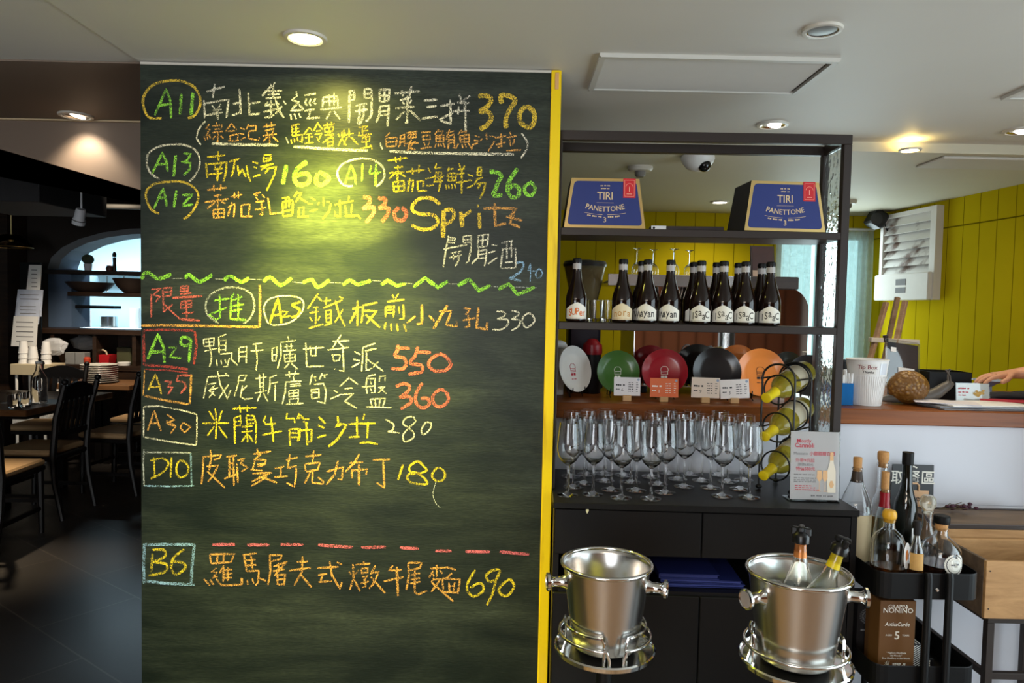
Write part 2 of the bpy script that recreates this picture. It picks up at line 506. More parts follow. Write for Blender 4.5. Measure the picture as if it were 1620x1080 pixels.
# ---------------------------------------------------------------- windows in view
M_frame = mat('white_window_frame', rgb(220, 222, 220), 0.4)
wn = struct(MB().box(wx0, wx0 + 0.05, 5.17, 5.24, wz0, wz1).box(wx1 - 0.05, wx1, 5.17, 5.24, wz0, wz1).box(wx0, wx1, 5.17, 5.24, wz1 - 0.05, wz1).box(wx0, wx1, 5.17, 5.24, wz0, wz0 + 0.05)
            .box((wx0 + wx1) / 2 - 0.02, (wx0 + wx1) / 2 + 0.02, 5.17, 5.24, wz0, wz1).build('window_2', M_frame))
struct(MB().box(wx0 + 0.05, wx1 - 0.05, 5.20, 5.206, wz0 + 0.05, wz1 - 0.05).build('window_pane', pane('window_glass', (0.86, 0.98, 0.97, 1)), wn))
def curtain_mat(name, col):
    m, nt, N, L, b = nodes(name)
    b.inputs['Base Color'].default_value = col; b.inputs['Roughness'].default_value = 0.9
    t = N.new('ShaderNodeBsdfTranslucent'); t.inputs[0].default_value = col
    tr = N.new('ShaderNodeBsdfTransparent')
    m1 = N.new('ShaderNodeMixShader'); m1.inputs[0].default_value = 0.6
    m2 = N.new('ShaderNodeMixShader'); m2.inputs[0].default_value = 0.3
    wv = N.new('ShaderNodeTexNoise'); wv.inputs['Scale'].default_value = 30
    tc = N.new('ShaderNodeTexCoord'); L.new(tc.outputs['Object'], wv.inputs['Vector'])
    mr = N.new('ShaderNodeMapRange'); mr.inputs[3].default_value = 0.15; mr.inputs[4].default_value = 0.4
    L.new(wv.outputs['Fac'], mr.inputs[0]); L.new(mr.outputs[0], m2.inputs[0])
    L.new(b.outputs[0], m1.inputs[1]); L.new(t.outputs[0], m1.inputs[2]); L.new(m1.outputs[0], m2.inputs[1]); L.new(tr.outputs[0], m2.inputs[2])
    L.new(m2.outputs[0], N['Material Output'].inputs[0])
    return m
M_curt = curtain_mat('sheer_curtain', (0.78, 0.86, 0.84, 1))
def curtain(x0, x1, z0, z1, y, n, amp, label):
    mb = MB(); cols = n * 8
    vs = []; fs = []
    for i in range(cols + 1):
        t = i / cols
        for k in range(7):
            q = k / 6
            vs.append((x0 + (x1 - x0) * t, y + amp * math.sin(2 * PI * n * t) * (0.5 + 0.5 * q) + 0.004 * math.sin(9 * t + 5 * q), z1 - (z1 - z0) * q))
    for i in range(cols):
        for k in range(6):
            a = i * 7 + k
            fs.append((a, a + 1, a + 8, a + 7))
    mb.add(vs, fs, True)
    o = tag(mb.build('curtain', M_curt, loc=((x0 + x1) / 2, y, z0), recalc=False), label, 'curtain', 'sheer window curtains')
    return o
curtain(wx0 - 0.02, P(1283, 430, 5.08).x, 0.9, wz1 + 0.0, 5.09, 5, 0.022, 'white sheer curtain seen through the shelving, left half of the far window')
curtain(P(1322, 430, 5.08).x, wx1 - 0.01, 0.9, wz1 + 0.0, 5.09, 6, 0.022, 'white sheer curtain just right of the shelving post, by the yellow corner')
rod = tag(MB().cyl((wx0 - 0.05, 5.09, wz1 + 0.012), (wx1 + 0.0, 5.09, wz1 + 0.012), 0.009).build('curtain_rod', M_frame, loc=((wx0 + wx1) / 2, 5.09, wz1)), 'thin white rod carrying the sheer curtains of the far window', 'curtain rod')
# ================================================================ ceiling fittings
M_trimring = mat('white_enamel_ring', rgb(205, 200, 188), 0.4, var=0)
M_tin = mat('satin_reflector', (0.7, 0.68, 0.62, 1), 0.25, 1.0, var=0)
M_off = mat('unlit_lens', rgb(110, 108, 104), 0.3, var=0)
def glow(name, col, st):
    return mat(name, (0.8, 0.8, 0.8), 0.5, var=0, emit=col, estr=st)
M_glow_y = glow('warm_lamp_glow', (1, 0.86, 0.35, 1), 9)
M_glow_w = glow('white_lamp_glow', (1, 0.93, 0.8, 1), 6)
M_glow_o = glow('orange_lamp_glow', (1, 0.72, 0.25, 1), 30)

def downlight(px, py, r, lens, label, z=CEIL - 0.004, tilt=None):
    c = PZ(px, py, z)
    t = thing('ceiling_downlight', label, 'ceiling light', c, group='recessed ceiling lights')
    MB().lathe([(r, 0.0), (r, -0.003), (r * 0.97, -0.007), (r * 0.80, -0.008), (r * 0.74, -0.004), (r * 0.74, 0.0)], 40).build('trim_ring', M_trimring, t)
    MB().lathe([(r * 0.74, -0.006), (r * 0.60, -0.001), (r * 0.60, 0.0), (r * 0.74, 0)], 40).build('reflector', M_tin, t)
    if tilt is None:
        MB().lathe([(0, -0.007), (r * 0.4, -0.0066), (r * 0.735, -0.005), (r * 0.735, 0), (0, 0)], 32).build('lens', lens, t)
    else:
        q = Matrix.Translation((r * 0.12, 0, -0.004)) @ Matrix.Rotation(tilt, 4, 'Y') @ Matrix.Diagonal((0.8, 1, 1, 1))
        MB().lathe([(0, -0.006), (r * 0.3, -0.0055), (r * 0.5, -0.002), (r * 0.5, 0.002), (0, 0.002)], 32, M=q).build('lens', lens, t)
    return c
def spot(name, loc, direction, power, col, size, blend=0.6, rad=0.04):
    l = bpy.data.lights.new(name, 'SPOT'); l.energy = power; l.color = col
    l.spot_size = size; l.spot_blend = blend; l.shadow_soft_size = rad
    o = bpy.data.objects.new(name, l); o.location = loc; aim(o, direction); COL.objects.link(o)
    return o
c = downlight(483, 59, 0.061, M_glow_y, 'large lit recessed downlight above the menu chalkboard')
spot('downlight_beam', c - Vector((0, 0, 0.02)), (-0.02, 0.10, -1), 95, (0.98, 0.90, 0.10), math.radians(104), 1.0, 0.03)
spot('downlight_core_beam', c - Vector((0, 0, 0.02)), (0.03, 0.22, -1), 400, (0.98, 0.90, 0.10), math.radians(58), 1.0, 0.03)
spot('downlight_spill', c - Vector((0, 0, 0.02)), (0.0, 0.1, -1), 9, (1.0, 0.92, 0.16), math.radians(170), 0.5, 0.04)
c = downlight(120, 182, 0.066, M_glow_w, 'lit downlight in the brown-shaded ceiling left of the chalkboard', CEIL - 0.006, 0.2)
spot('downlight_beam', c - Vector((0, 0, 0.02)), (0, 0.3, -1), 8, (1, 0.85, 0.65), math.radians(100), 0.5, 0.04)
c = downlight(1222, 196.5, 0.063, M_glow_w, 'lit downlight just above the shelving unit', CEIL - 0.004, 0.25)
spot('downlight_beam', c - Vector((0, 0, 0.02)), (0, 0.15, -1), 5, (1, 0.9, 0.75), math.radians(105), 0.6, 0.04)
downlight(1301, 46, 0.052, M_off, 'unlit round downlight right of the ceiling air grille', CEIL - 0.004)
c = downlight(1614, 206, 0.063, M_glow_w, 'lit downlight cut off by the right edge of the picture', CEIL - 0.004, 0.25)
spot('downlight_beam', c - Vector((0, 0, 0.02)), (0.1, 0.5, -1), 9, (1, 0.9, 0.78), math.radians(120), 0.6, 0.04)
c = downlight(1440, 236, 0.045, M_glow_o, 'small glaring orange downlight over the bar counter', CEIL - 0.045)
spot('downlight_beam', c - Vector((0, 0, 0.02)), (0, 0.1, -1), 9, (1, 0.78, 0.45), math.radians(100), 0.6, 0.03)
c = downlight(1139, 319, 0.06, M_glow_w, 'lit downlight seen between the two blue cake boxes', CEIL - 0.045)
spot('downlight_beam', c - Vector((0, 0, 0.02)), (0, 0.2, -1), 13, (1, 0.92, 0.8), math.radians(135), 0.6, 0.04)

# air grilles
M_grille = mat('painted_grille', rgb(205, 203, 195), 0.5, var=0.03)
M_grilledark = mat('grille_shade', rgb(88, 86, 82), 0.8, var=0.1)
def grille(corners, z, label, n, gap=True):
    pts = [PZ(x, y, z) for x, y in corners]          # near-left, near-right, far-right, far-left
    x0 = (pts[0].x + pts[3].x) / 2; x1 = (pts[1].x + pts[2].x) / 2
    y0 = (pts[0].y + pts[1].y) / 2; y1 = (pts[2].y + pts[3].y) / 2
    t = thing('air_grille', label, 'ceiling vent', ((x0 + x1) / 2, (y0 + y1) / 2, z), group='ceiling air vents')
    hx, hy = (x1 - x0) / 2, (y1 - y0) / 2
    b = 0.018
    mb = MB()
    mb.prism([(-hx, 0), (hx, 0), (hx, -0.006), (hx - 0.004, -0.012), (-hx + 0.004, -0.012), (-hx, -0.006)], -hy, -hy + b)
    mb.prism([(-hx, 0), (hx, 0), (hx, -0.006), (hx - 0.004, -0.012), (-hx + 0.004, -0.012), (-hx, -0.006)], hy - b, hy)
    mb.box(-hx, -hx + b, -hy + b, hy - b, -0.0118, 0); mb.box(hx - b, hx, -hy + b, hy - b, -0.0118, 0)
    mb.build('frame', M_grille, t)
    MB().box(-hx + b, hx - b, -hy + b, hy - b, -0.002, 0).build('backing', M_grilledark, t)
    mb = MB()
    for i in range(n):
        y = -hy + b + (2 * hy - 2 * b) * (i + 0.5) / n
        q = Matrix.Translation((0, y, -0.006)) @ Matrix.Rotation(-0.3, 4, 'X')
        mb.box(-hx + b, hx - b - 0.012, -0.0032, 0.0032, -0.0008, 0.0008, M=q)
    mb.build('slats', M_grille, t)
grille([(948, 82), (1331, 93), (1256, 147), (932, 138)], CEIL - 0.004, 'long ceiling air grille above the shelving unit', 26)
grille([(1652, 130), (1900, 138), (1760, 160), (1574, 150)], CEIL - 0.004, 'ceiling air grille cut off by the right edge of the picture', 16)
pt = [PZ(1486, 246, CEIL - 0.045), PZ(1700, 250, CEIL - 0.045), PZ(1660, 268, CEIL - 0.045), PZ(1448, 262, CEIL - 0.045)]
o = MB().bbox(pt[3].x, 3.1, pt[0].y, pt[3].y, CEIL - 0.057, CEIL - 0.045, 0.004).build('access_panel', M_grille, loc=(2, pt[0].y, CEIL - 0.05))
tag(o, 'flat grey panel set in the ceiling over the bar, right of the orange light', 'ceiling panel')

# smoke detectors, dome camera
def detector(px, py, r, label):
    c = PZ(px, py, CEIL - 0.045)
    t = thing('smoke_detector', label, 'smoke detector', c, group='smoke detectors')
    MB().lathe([(0, 0), (r, 0), (r, -0.012), (r * 0.85, -0.022), (r * 0.5, -0.024), (0, -0.024)], 28).build('base', M_trimring, t)
    MB().lathe([(r * 0.45, -0.024), (r * 0.42, -0.042), (r * 0.3, -0.05), (0, -0.05)], 24).build('sensor_cap', mat('detector_cap', rgb(120, 116, 110), 0.5, var=0), t)
detector(1013, 264, 0.062, 'round smoke detector on the bar ceiling above the left cake box')
detector(1342, 317, 0.05, 'small smoke detector on the bar ceiling right of the shelving')
c = PZ(1104, 247, CEIL - 0.045)
t = thing('dome_camera', 'white dome security camera on the ceiling behind the top shelf', 'security camera', c)
MB().lathe([(0, 0), (0.075, 0), (0.077, -0.012), (0.07, -0.03), (0.05, -0.055), (0.025, -0.068), (0, -0.072)], 32).build('housing', mat('white_plastic', rgb(215, 214, 210), 0.35, var=0), t)
q = Matrix.Translation((0.022, -0.035, -0.048))
MB().ball((0, 0, 0), 0.03, 0.03, 0.03, 20, M=q).build('lens_ball', mat('black_gloss', rgb(18, 18, 18), 0.1, var=0), t)
# corner projector with hanging cable
c = P(1387, 346, 4.9)
t = thing('wall_speaker', 'small black wall speaker with a looped cable in the yellow corner', 'speaker', c)
mb = MB().bbox(-0.05, 0.05, -0.06, 0.06, -0.06, 0.05, 0.012, M=Matrix.Rotation(0.5, 4, 'Y'))
mb.build('cabinet', mat('black_plastic', rgb(24, 23, 22), 0.4, var=0), t)
MB().tube([(0.02, 0, 0.05), (0.04, 0.04, 0.09), (0.09, 0.1, 0.1)], 0.014).build('bracket', mat('bracket_black', rgb(22, 22, 22), 0.5, var=0), t)
MB().tube([(0.05, 0, -0.02), (0.08, 0, -0.09), (0.11, 0, -0.12), (0.13, 0, -0.05), (0.1, 0.05, 0.06)], 0.005, 6).build('cable', mat('cable_black', rgb(20, 20, 20), 0.5, var=0), t)
MB().lathe([(0, 0.0), (0.035, 0.0), (0.04, 0.008), (0.02, 0.012), (0, 0.012)], 20, M=Matrix.Translation((-0.035, -0.062, -0.01)) @ Matrix.Rotation(PI / 2, 4, 'X')).build('speaker_cone', mat('cone_grey', rgb(50, 50, 52), 0.5, var=0), t)
# ================================================================ the chalkboard
def board_material():
    m, nt, N, L, b = nodes('green_chalkboard_paint')
    tc = N.new('ShaderNodeTexCoord')
    def noise(scale, st, det=6, dist=0.0):
        mp = N.new('ShaderNodeMapping'); mp.inputs['Scale'].default_value = st
        n = N.new('ShaderNodeTexNoise'); n.inputs['Scale'].default_value = scale; n.inputs['Detail'].default_value = det
        n.inputs['Distortion'].default_value = dist
        L.new(tc.outputs['Object'], mp.inputs[0]); L.new(mp.outputs[0], n.inputs['Vector'])
        return n.outputs['Fac']
    a = noise(2.6, (0.8, 1, 2.2), 6, 0.7)         # wiped clouds of chalk dust, wider than tall
    s = noise(9, (0.35, 1, 5), 4, 0.3)            # wiping streaks
    g = noise(160, (0.25, 1, 1.3), 2)             # brushed grain
    def mul(x, y):
        n = N.new('ShaderNodeMath'); n.operation = 'MULTIPLY'; L.new(x, n.inputs[0]); L.new(y, n.inputs[1]); return n.outputs[0]
    def rng(x, lo, hi, a0=0.0, a1=1.0):
        n = N.new('ShaderNodeMapRange'); n.inputs[1].default_value = lo; n.inputs[2].default_value = hi
        n.inputs[3].default_value = a0; n.inputs[4].default_value = a1
        L.new(x, n.inputs[0]); return n.outputs[0]
    f = mul(mul(rng(a, 0.35, 0.72, 0.05, 1.0), rng(s, 0.3, 0.75, 0.35, 1.0)), rng(g, 0.3, 0.7, 0.45, 1.0))
    mx = N.new('ShaderNodeMix'); mx.data_type = 'RGBA'
    L.new(f, mx.inputs[0])
    mx.inputs[6].default_value = rgb(13, 24, 17); mx.inputs[7].default_value = rgb(72, 80, 68)
    L.new(mx.outputs[2], b.inputs['Base Color'])
    b.inputs['Roughness'].default_value = 0.42
    b.inputs['Specular IOR Level'].default_value = 0.3
    bp = N.new('ShaderNodeBump'); bp.inputs['Strength'].default_value = 0.5; bp.inputs['Distance'].default_value = 0.001
    L.new(g, bp.inputs['Height']); L.new(bp.outputs[0], b.inputs['Normal'])
    return m
ZT = P(540, 108.5, BY).z
board = thing('chalkboard', 'tall green menu chalkboard covered in coloured chalk writing', 'chalkboard', (XL, BY, 0))
BM = Matrix.Translation(-board.location)
MB().box(XL, XR, BY, BY + 0.02, 0.002, min(ZT, CEIL - 0.012)).xf(BM).build('board_panel', board_material(), board)
def yellow_trim():
    m, nt, N, L, b = nodes('yellow_painted_edge')
    tc = N.new('ShaderNodeTexCoord'); mp = N.new('ShaderNodeMapping'); mp.inputs['Scale'].default_value = (14, 14, 1.6)
    nz = N.new('ShaderNodeTexNoise'); nz.inputs['Scale'].default_value = 2.0; nz.inputs['Detail'].default_value = 4
    cr = N.new('ShaderNodeValToRGB')
    cr.color_ramp.elements[0].position = 0.26; cr.color_ramp.elements[0].color = rgb(206, 160, 10)
    cr.color_ramp.elements[1].position = 0.42; cr.color_ramp.elements[1].color = rgb(252, 214, 0)
    L.new(tc.outputs['Object'], mp.inputs[0]); L.new(mp.outputs[0], nz.inputs['Vector']); L.new(nz.outputs['Fac'], cr.inputs[0])
    L.new(cr.outputs[0], b.inputs['Base Color']); b.inputs['Roughness'].default_value = 0.3
    return m
o = MB().bbox(XR, XY, BY - 0.004, BY + 0.022, 0.002, CEIL - 0.006, 0.002).xf(BM).build('edge_strip', yellow_trim(), board)
o['label'] = 'bright yellow painted edge strip'
o = MB().bbox(XR + 0.012, XY - 0.008, BY - 0.006, BY - 0.003, P(880, 142, BY).z, CEIL - 0.014, 0.001).xf(BM).build('worn_tape', mat('bare_tan_patch', rgb(222, 170, 110), 0.6), board)
o['label'] = 'tan bare patch at the top of the yellow strip'
MB().box(XL, XR, BY - 0.003, BY + 0.004, min(ZT, CEIL - 0.012), CEIL - 0.007).xf(BM).build('top_bead', M_trimring, board)

CH = {'W': rgb(250, 244, 225), 'Y': rgb(250, 222, 60), 'G': rgb(160, 232, 84), 'O': rgb(248, 182, 98), 'R': rgb(234, 116, 106),
      'B': rgb(156, 196, 232), 'K': rgb(236, 120, 140), 'A': rgb(248, 212, 78), 'D': rgb(176, 74, 72), 'S': rgb(196, 200, 200)}
CHM = {k: chalk('chalk_' + n, CH[k], 0.508) for k, n in dict(W='white', Y='yellow', G='lime', O='peach', R='coral', B='blue', K='pink', A='amber', D='brick', S='grey').items()}
PAN = {1: (220, 115, 330), 2: (540, 115, 330), 3: (220, 220, 330), 4: (540, 235, 330), 5: (640, 350, 230), 6: (220, 410, 330), 7: (540, 410, 330),
       8: (220, 515, 260), 9: (470, 515, 260), 10: (220, 635, 260), 11: (470, 635, 260), 12: (220, 835, 330), 13: (540, 835, 330)}
def smooth_line(p, k=5):
    out = []
    n = len(p); cl = (Vector(p[0]) - Vector(p[-1])).length < 1e-6
    for i in range(n - 1):
        p0 = p[i - 1] if i else (p[-2] if cl else p[0]); p1 = p[i]; p2 = p[i + 1]
        p3 = p[i + 2] if i + 2 < n else (p[1] if cl else p[-1])
        for j in range(k):
            t = j / k
            out.append(tuple(0.5 * (2 * p1[c] + (p2[c] - p0[c]) * t + (2 * p0[c] - 5 * p1[c] + 4 * p2[c] - p3[c]) * t * t + (3 * p1[c] - p0[c] - 3 * p2[c] + p3[c]) * t ** 3) for c in (0, 1)))
    out.append(p[-1])
    return out
rc = random.Random(3)
layer = [0]
def stroke(mb, pts, wpx):
    """a ribbon of chalk with a slightly ragged edge, standing 0.4 mm off the board"""
    # densify
    q = [Vector(pts[0])]
    for a, b in zip(pts, pts[1:]):
        a = Vector(a); b = Vector(b); n = max(1, int((b - a).length / 5))
        for i in range(1, n + 1): q.append(a + (b - a) * i / n)
    if len(q) < 2: return
    vs = []; fs = []
    layer[0] = (layer[0] + 1) % 12
    y = BY - 0.0004 - 0.00003 * layer[0]
    for i, p in enumerate(q):
        t = (q[min(i + 1, len(q) - 1)] - q[max(i - 1, 0)])
        if t.length < 1e-6: t = Vector((1, 0))
        t.normalize(); nrm = Vector((-t.y, t.x))
        e = 0.72 if i in (0, len(q) - 1) else 1.0
        h1 = wpx * 0.5 * e * rc.uniform(0.8, 1.12); h2 = wpx * 0.5 * e * rc.uniform(0.8, 1.12)
        for s_ in (p + nrm * h1, p - nrm * h2):
            vs.append(BM @ P(s_.x, s_.y, y))
    for i in range(len(q) - 1):
        fs.append((2 * i, 2 * i + 1, 2 * i + 3, 2 * i + 2))
    mb.add(vs, fs)
def write(label, panel, col, w, data):
    """data: strokes split by ';', points 'x,y' as read on that enlargement of the board; '~' marks a curved stroke, '*n' its width"""
    global _lines
    x0, y0, span = PAN[panel]; s = 1620.0 / span
    key = (label, col)
    mb = _lines.setdefault(key, MB())
    for st in data.split(';'):
        st = st.strip()
        if not st: continue
        curve = st.startswith('~'); st = st.lstrip('~')
        ww = w
        if st.startswith('*'):
            k, st = st[1:].split(' ', 1); ww = float(k)
        pts = [tuple(float(c) for c in p.split(',')) for p in st.split()]
        pts = [(x0 + x / s, y0 + y / s) for x, y in pts]
        if curve: pts = smooth_line(pts)
        stroke(mb, pts, ww / s)
_lines = {}
L1 = 'first heading line, item A11 at 370'
write(L1, 1, 'A', 20, '~175,352 90,352 45,300 30,215 60,140 130,85 230,62 330,65 420,105 465,170 475,240 455,300 420,340 380,352')
write(L1, 1, 'G', 20, '122,330 210,128 245,220 250,355;140,258 245,240;*24 328,165 318,325;*28 418,155 405,330')
write(L1, 1, 'W', 17, '587,85 572,195;522,148 665,108;505,212 512,355;512,238 695,208 690,250 680,350;568,252 585,282;635,245 610,280;572,295 640,285;522,330 650,308;605,285 612,365;'
 '780,125 790,325;728,242 785,232;722,332 795,305;848,155 858,325 940,318;858,238 940,228;'
 '1020,85 1030,115;1055,72 1040,110;975,145 1110,140;1000,170 1090,165;955,180 1030,100;1042,100 1042,200;985,200 1105,190;1000,225 980,250;975,255 1090,240;1025,215 1025,345 1005,350;965,305 1075,280;975,350 1050,330;1060,205 1085,290 1125,350;1110,260 1060,320;1120,215 1140,245;'
 '1220,145 1225,180 1185,215 1240,225 1180,295 1270,290;1240,245 1280,285;1175,320 1185,365;1205,318 1220,360;1240,315 1255,350;1285,175 1375,162;1300,200 1290,235 1305,255;1335,200 1322,235 1335,255;1370,198 1355,230 1375,245;1285,295 1365,285;1330,295 1315,350;1300,355 1405,348;'
 '1430,190 1425,270;1430,190 1540,182 1545,260;1475,170 1480,260;1515,155 1515,255;1435,225 1540,218;1408,288 1575,268;1490,300 1455,360;1515,300 1560,365')
write(L1, 2, 'W', 19, '65,140 60,390;65,140 100,140 100,210;65,175 100,172;65,212 100,208;~175,130 215,125 235,150 235,240 232,330 190,380;180,135 180,200;180,165 225,160;180,200 225,195;110,258 200,240;105,300 205,285;145,255 140,330 125,400;175,250 170,340 140,405;'
 '295,130 300,225;295,130 375,130 365,220;300,180 370,175;335,130 335,220;300,225 365,218;300,260 295,330 270,385;300,262 370,255 358,415;300,300 360,295;300,330 360,325;'
 '415,160 610,145;470,135 480,185;545,105 530,180;455,215 540,190;475,225 490,245;545,210 530,240;420,275 570,265;515,180 510,385 495,390;490,300 425,365;530,290 615,370;'
 '640,215 745,208;660,268 740,258;625,355 750,340;765,260 880,240;845,210 850,400;760,365 870,310;765,370 850,398;915,165 930,215;1000,180 925,230;900,230 995,235;865,300 995,295;915,260 905,325;960,225 965,450')
write(L1, 2, 'A', 38, '~1065,185 1120,178 1160,200 1145,250 1070,308;~1070,308 1130,300 1165,340 1140,400 1075,440;~1245,240 1240,180 1300,180 1350,215 1300,300 1275,380 1285,430;~1435,265 1385,320 1395,390 1460,425 1500,370 1490,300 1435,265')
L2 = 'second line in brackets listing the three appetisers'
write(L2, 1, 'W', 14, '~515,375 470,430 448,500 480,560;*22 565,550 800,558 1080,562;*10 1140,500 1160,550;*22 1200,575 1620,600')
write(L2, 1, 'O', 13, '545,400 520,435 550,440 520,490 555,480;505,495 515,525;530,495 535,520;548,490 555,510;600,385 605,410;570,415 645,405 640,430;585,440 630,435;570,465 650,455;612,460 610,535 600,530;590,490 570,520;630,485 655,510;'
 '715,395 670,460;715,395 760,445;690,455 745,450;700,490 770,475 765,520;705,490 710,530;690,530 775,525;785,430 820,440;780,470 815,480;790,520 825,500;850,400 835,440;850,415 910,410 905,455;850,455 900,450;850,455 850,510 930,525 935,500;'
 '960,420 1060,405;990,395 995,425;1030,380 1030,420;975,450 1050,435;990,460 1000,480;1045,450 1030,475;960,490 1070,475;1015,475 1015,550;1005,495 965,530;1030,490 1080,535')
write(L2, 1, 'A', 13, '1185,410 1190,490;1185,412 1250,395;1190,440 1245,430;1190,465 1250,455;1190,490 1270,480 1265,540 1245,530;1220,405 1220,485;1180,520 1185,550;1205,510 1210,540;1228,505 1235,535;'
 '1320,425 1280,480;1320,425 1350,455;1300,480 1345,472;1290,505 1350,495;1320,475 1320,545;1285,550 1355,540;1390,385 1355,450;1390,395 1425,440;1375,455 1410,450;1365,480 1420,470 1395,520;1380,500 1400,540;'
 '1430,410 1520,395;1460,385 1462,415;1495,380 1495,410;1440,430 1510,420 1505,455 1445,460 1440,430;1475,425 1475,455;1440,485 1515,475;1480,460 1480,490;1425,545 1515,480;1465,510 1510,505 1505,565 1465,570 1465,515;1470,540 1505,535;'
 '1545,475 1560,500;1600,465 1585,500;1575,460 1575,510 1545,570;1580,520 1610,565')
write(L2, 2, 'A', 14, '0,490 95,470;20,445 25,500;60,435 62,500;45,495 20,560;75,500 130,560;135,425 205,412 180,440;165,430 165,480;170,455 210,450;140,460 135,490 235,475;165,500 160,540 220,530 220,495 165,500;190,490 195,575;150,590 240,570;225,560 240,595')
write(L2, 2, 'W', 14, '*22 0,598 205,605;300,545 320,595;~1400,470 1435,520 1445,580 1395,665;*22 375,610 600,622 1340,635')
write(L2, 2, 'O', 14, '375,465 345,500;345,510 350,575;345,510 430,500 425,570;350,540 420,535;350,575 425,568;460,485 455,560 440,580;460,490 490,480 490,575;462,515 488,510;462,540 488,535;505,470 590,455;515,485 520,510 580,500 580,475 515,485;540,465 540,505;560,465 560,503;500,550 600,545;545,520 520,575 575,600;575,530 510,605;'
 '620,465 695,460;630,490 635,520 690,515 690,485 630,490;640,540 650,565;685,535 670,565;615,590 700,575;755,440 725,480;750,455 790,455 775,480;735,490 735,535 795,530 795,485 735,490;765,485 765,530;735,510 795,507;725,580 735,550;750,550 755,575;770,548 778,572;790,545 805,580;810,470 875,455;840,440 815,520;835,490 830,590;835,490 875,480 880,585 865,580;838,520 875,515;838,545 875,540;'
 '935,445 905,480;930,460 975,455 960,475;920,490 925,540 995,535 990,480 920,490;955,480 958,535;925,515 990,510;890,590 910,550;935,555 945,585;960,550 970,580;985,545 1010,585;1035,490 1075,500;1030,525 1070,530;1010,600 1020,560 1060,545;1125,465 1130,520;1095,510 1080,530;1150,490 1195,500;1190,530 1140,610;'
 '1195,505 1280,490;1240,470 1245,570 1215,580;1200,560 1275,540;1310,460 1318,485;1285,505 1360,490;1305,520 1315,570;1345,515 1330,565;1280,605 1395,600')
L3 = 'soup line, items A13 at 160 and A14 at 260'
write(L3, 3, 'W', 15, '~160,310 90,265 60,190 75,110 150,60 250,42 350,45 430,80 470,150 465,220 430,290 390,328')
write(L3, 3, 'G', 19, '100,270 180,105 215,180 222,250;125,200 215,190;*24 285,125 268,290;345,110 400,115 375,165 330,180 400,185 395,235 345,280')
write(L3, 3, 'Y', 16, '615,95 618,170;530,140 668,125;520,185 530,300;535,195 680,180 675,250 655,335;585,200 595,225;640,195 625,220;580,235 650,228;540,275 650,262;612,220 608,325;700,175 785,150;745,165 735,230 715,295;765,205 775,265;770,280 800,235 830,295;835,205 845,270 865,330;'
 '880,175 925,190;890,218 915,222;885,292 940,275;970,125 1025,120 1020,165 965,175 970,130;975,150 1018,145;940,215 1045,190;1000,205 945,240;985,230 1065,215 1050,280 990,400;1010,230 975,265')
write(L3, 3, 'G', 36, '1145,200 1115,350;~1305,175 1230,230 1205,300 1240,355 1310,340 1325,295 1290,265 1220,290;~1385,265 1375,330 1420,355 1475,310 1440,275 1395,255')
write(L3, 4, 'W', 16, '~90,290 49,291 -1,266 -31,196 -11,141 49,100 160,75 250,90 315,135 335,190 320,250 270,295')
write(L3, 4, 'G', 18, '25,285 75,125 105,200 112,280;45,232 110,228;165,115 160,255;230,130 220,195 310,185;*22 270,120 265,290')
write(L3, 4, 'Y', 16, '360,95 515,70;420,65 425,110;460,60 455,100;410,150 480,140;370,190 490,180;440,130 435,250;420,190 370,235;450,190 500,220;400,260 410,335;400,262 485,250 490,325;440,255 445,325;410,295 485,288;410,335 490,325;'
 '505,180 650,165;550,150 555,200;605,125 600,190;515,255 560,245 550,335;535,230 515,335;590,250 595,325;590,255 640,250 635,300;595,330 665,325;675,150 695,185;655,235 700,225;660,290 720,280;740,115 725,160;735,155 780,145;735,180 720,260;735,185 780,180 775,240 755,335;700,225 800,215;715,260 790,250;750,190 755,250;'
 '835,140 825,180;830,165 870,155;825,195 830,250 890,245 890,190 825,195;858,190 860,248;828,222 888,218;810,280 815,315;832,278 838,310;855,275 862,310;880,275 888,308;915,115 925,150;960,130 935,165;905,165 960,155;900,200 955,190;890,265 985,250;935,160 935,350;'
 '980,200 1025,215;985,245 1015,245;975,305 1025,285;1060,145 1085,145 1085,205 1055,205 1060,150;1060,180 1085,178;1045,240 1100,225;1060,235 1030,280;1050,275 1120,265 1105,330 1075,390;1085,265 1060,310')
write(L3, 4, 'G', 34, '~1150,180 1190,180 1240,205 1215,270 1175,360;1175,365 1250,360;~1370,155 1310,240 1290,310 1320,375 1370,370 1380,310 1340,285 1300,310;~*28 1465,265 1425,300 1435,350 1480,360 1505,310 1480,270 1465,265')
L4 = 'salad line, item A12 at 330'
write(L4, 3, 'A', 18, '~155,580 95,545 55,460 65,390 130,345 240,330 350,335 430,380 460,440 440,520 390,590 345,620')
write(L4, 3, 'G', 19, '115,540 185,380 205,450 215,525;140,460 210,455;*22 290,400 270,530;335,435 415,430 345,500 340,520 420,505')
write(L4, 3, 'O', 15, '530,395 680,375;580,355 582,405;635,350 630,400;580,440 640,435;510,490 695,465;612,430 610,530;590,490 530,540;635,485 670,500;575,550 580,610;575,550 660,540 660,615;615,545 615,610;580,580 655,575;575,612 660,605;'
 '710,450 800,430;740,415 742,465;770,405 770,460;690,530 745,500 735,605;720,490 690,600;795,510 795,605;795,512 860,505 850,590;795,600 880,600;890,430 945,410;905,450 925,475;955,430 975,455;890,430 920,440;905,490 975,480;900,550 985,530;950,490 960,590 935,580;1000,450 1020,580 1115,570 1115,550')
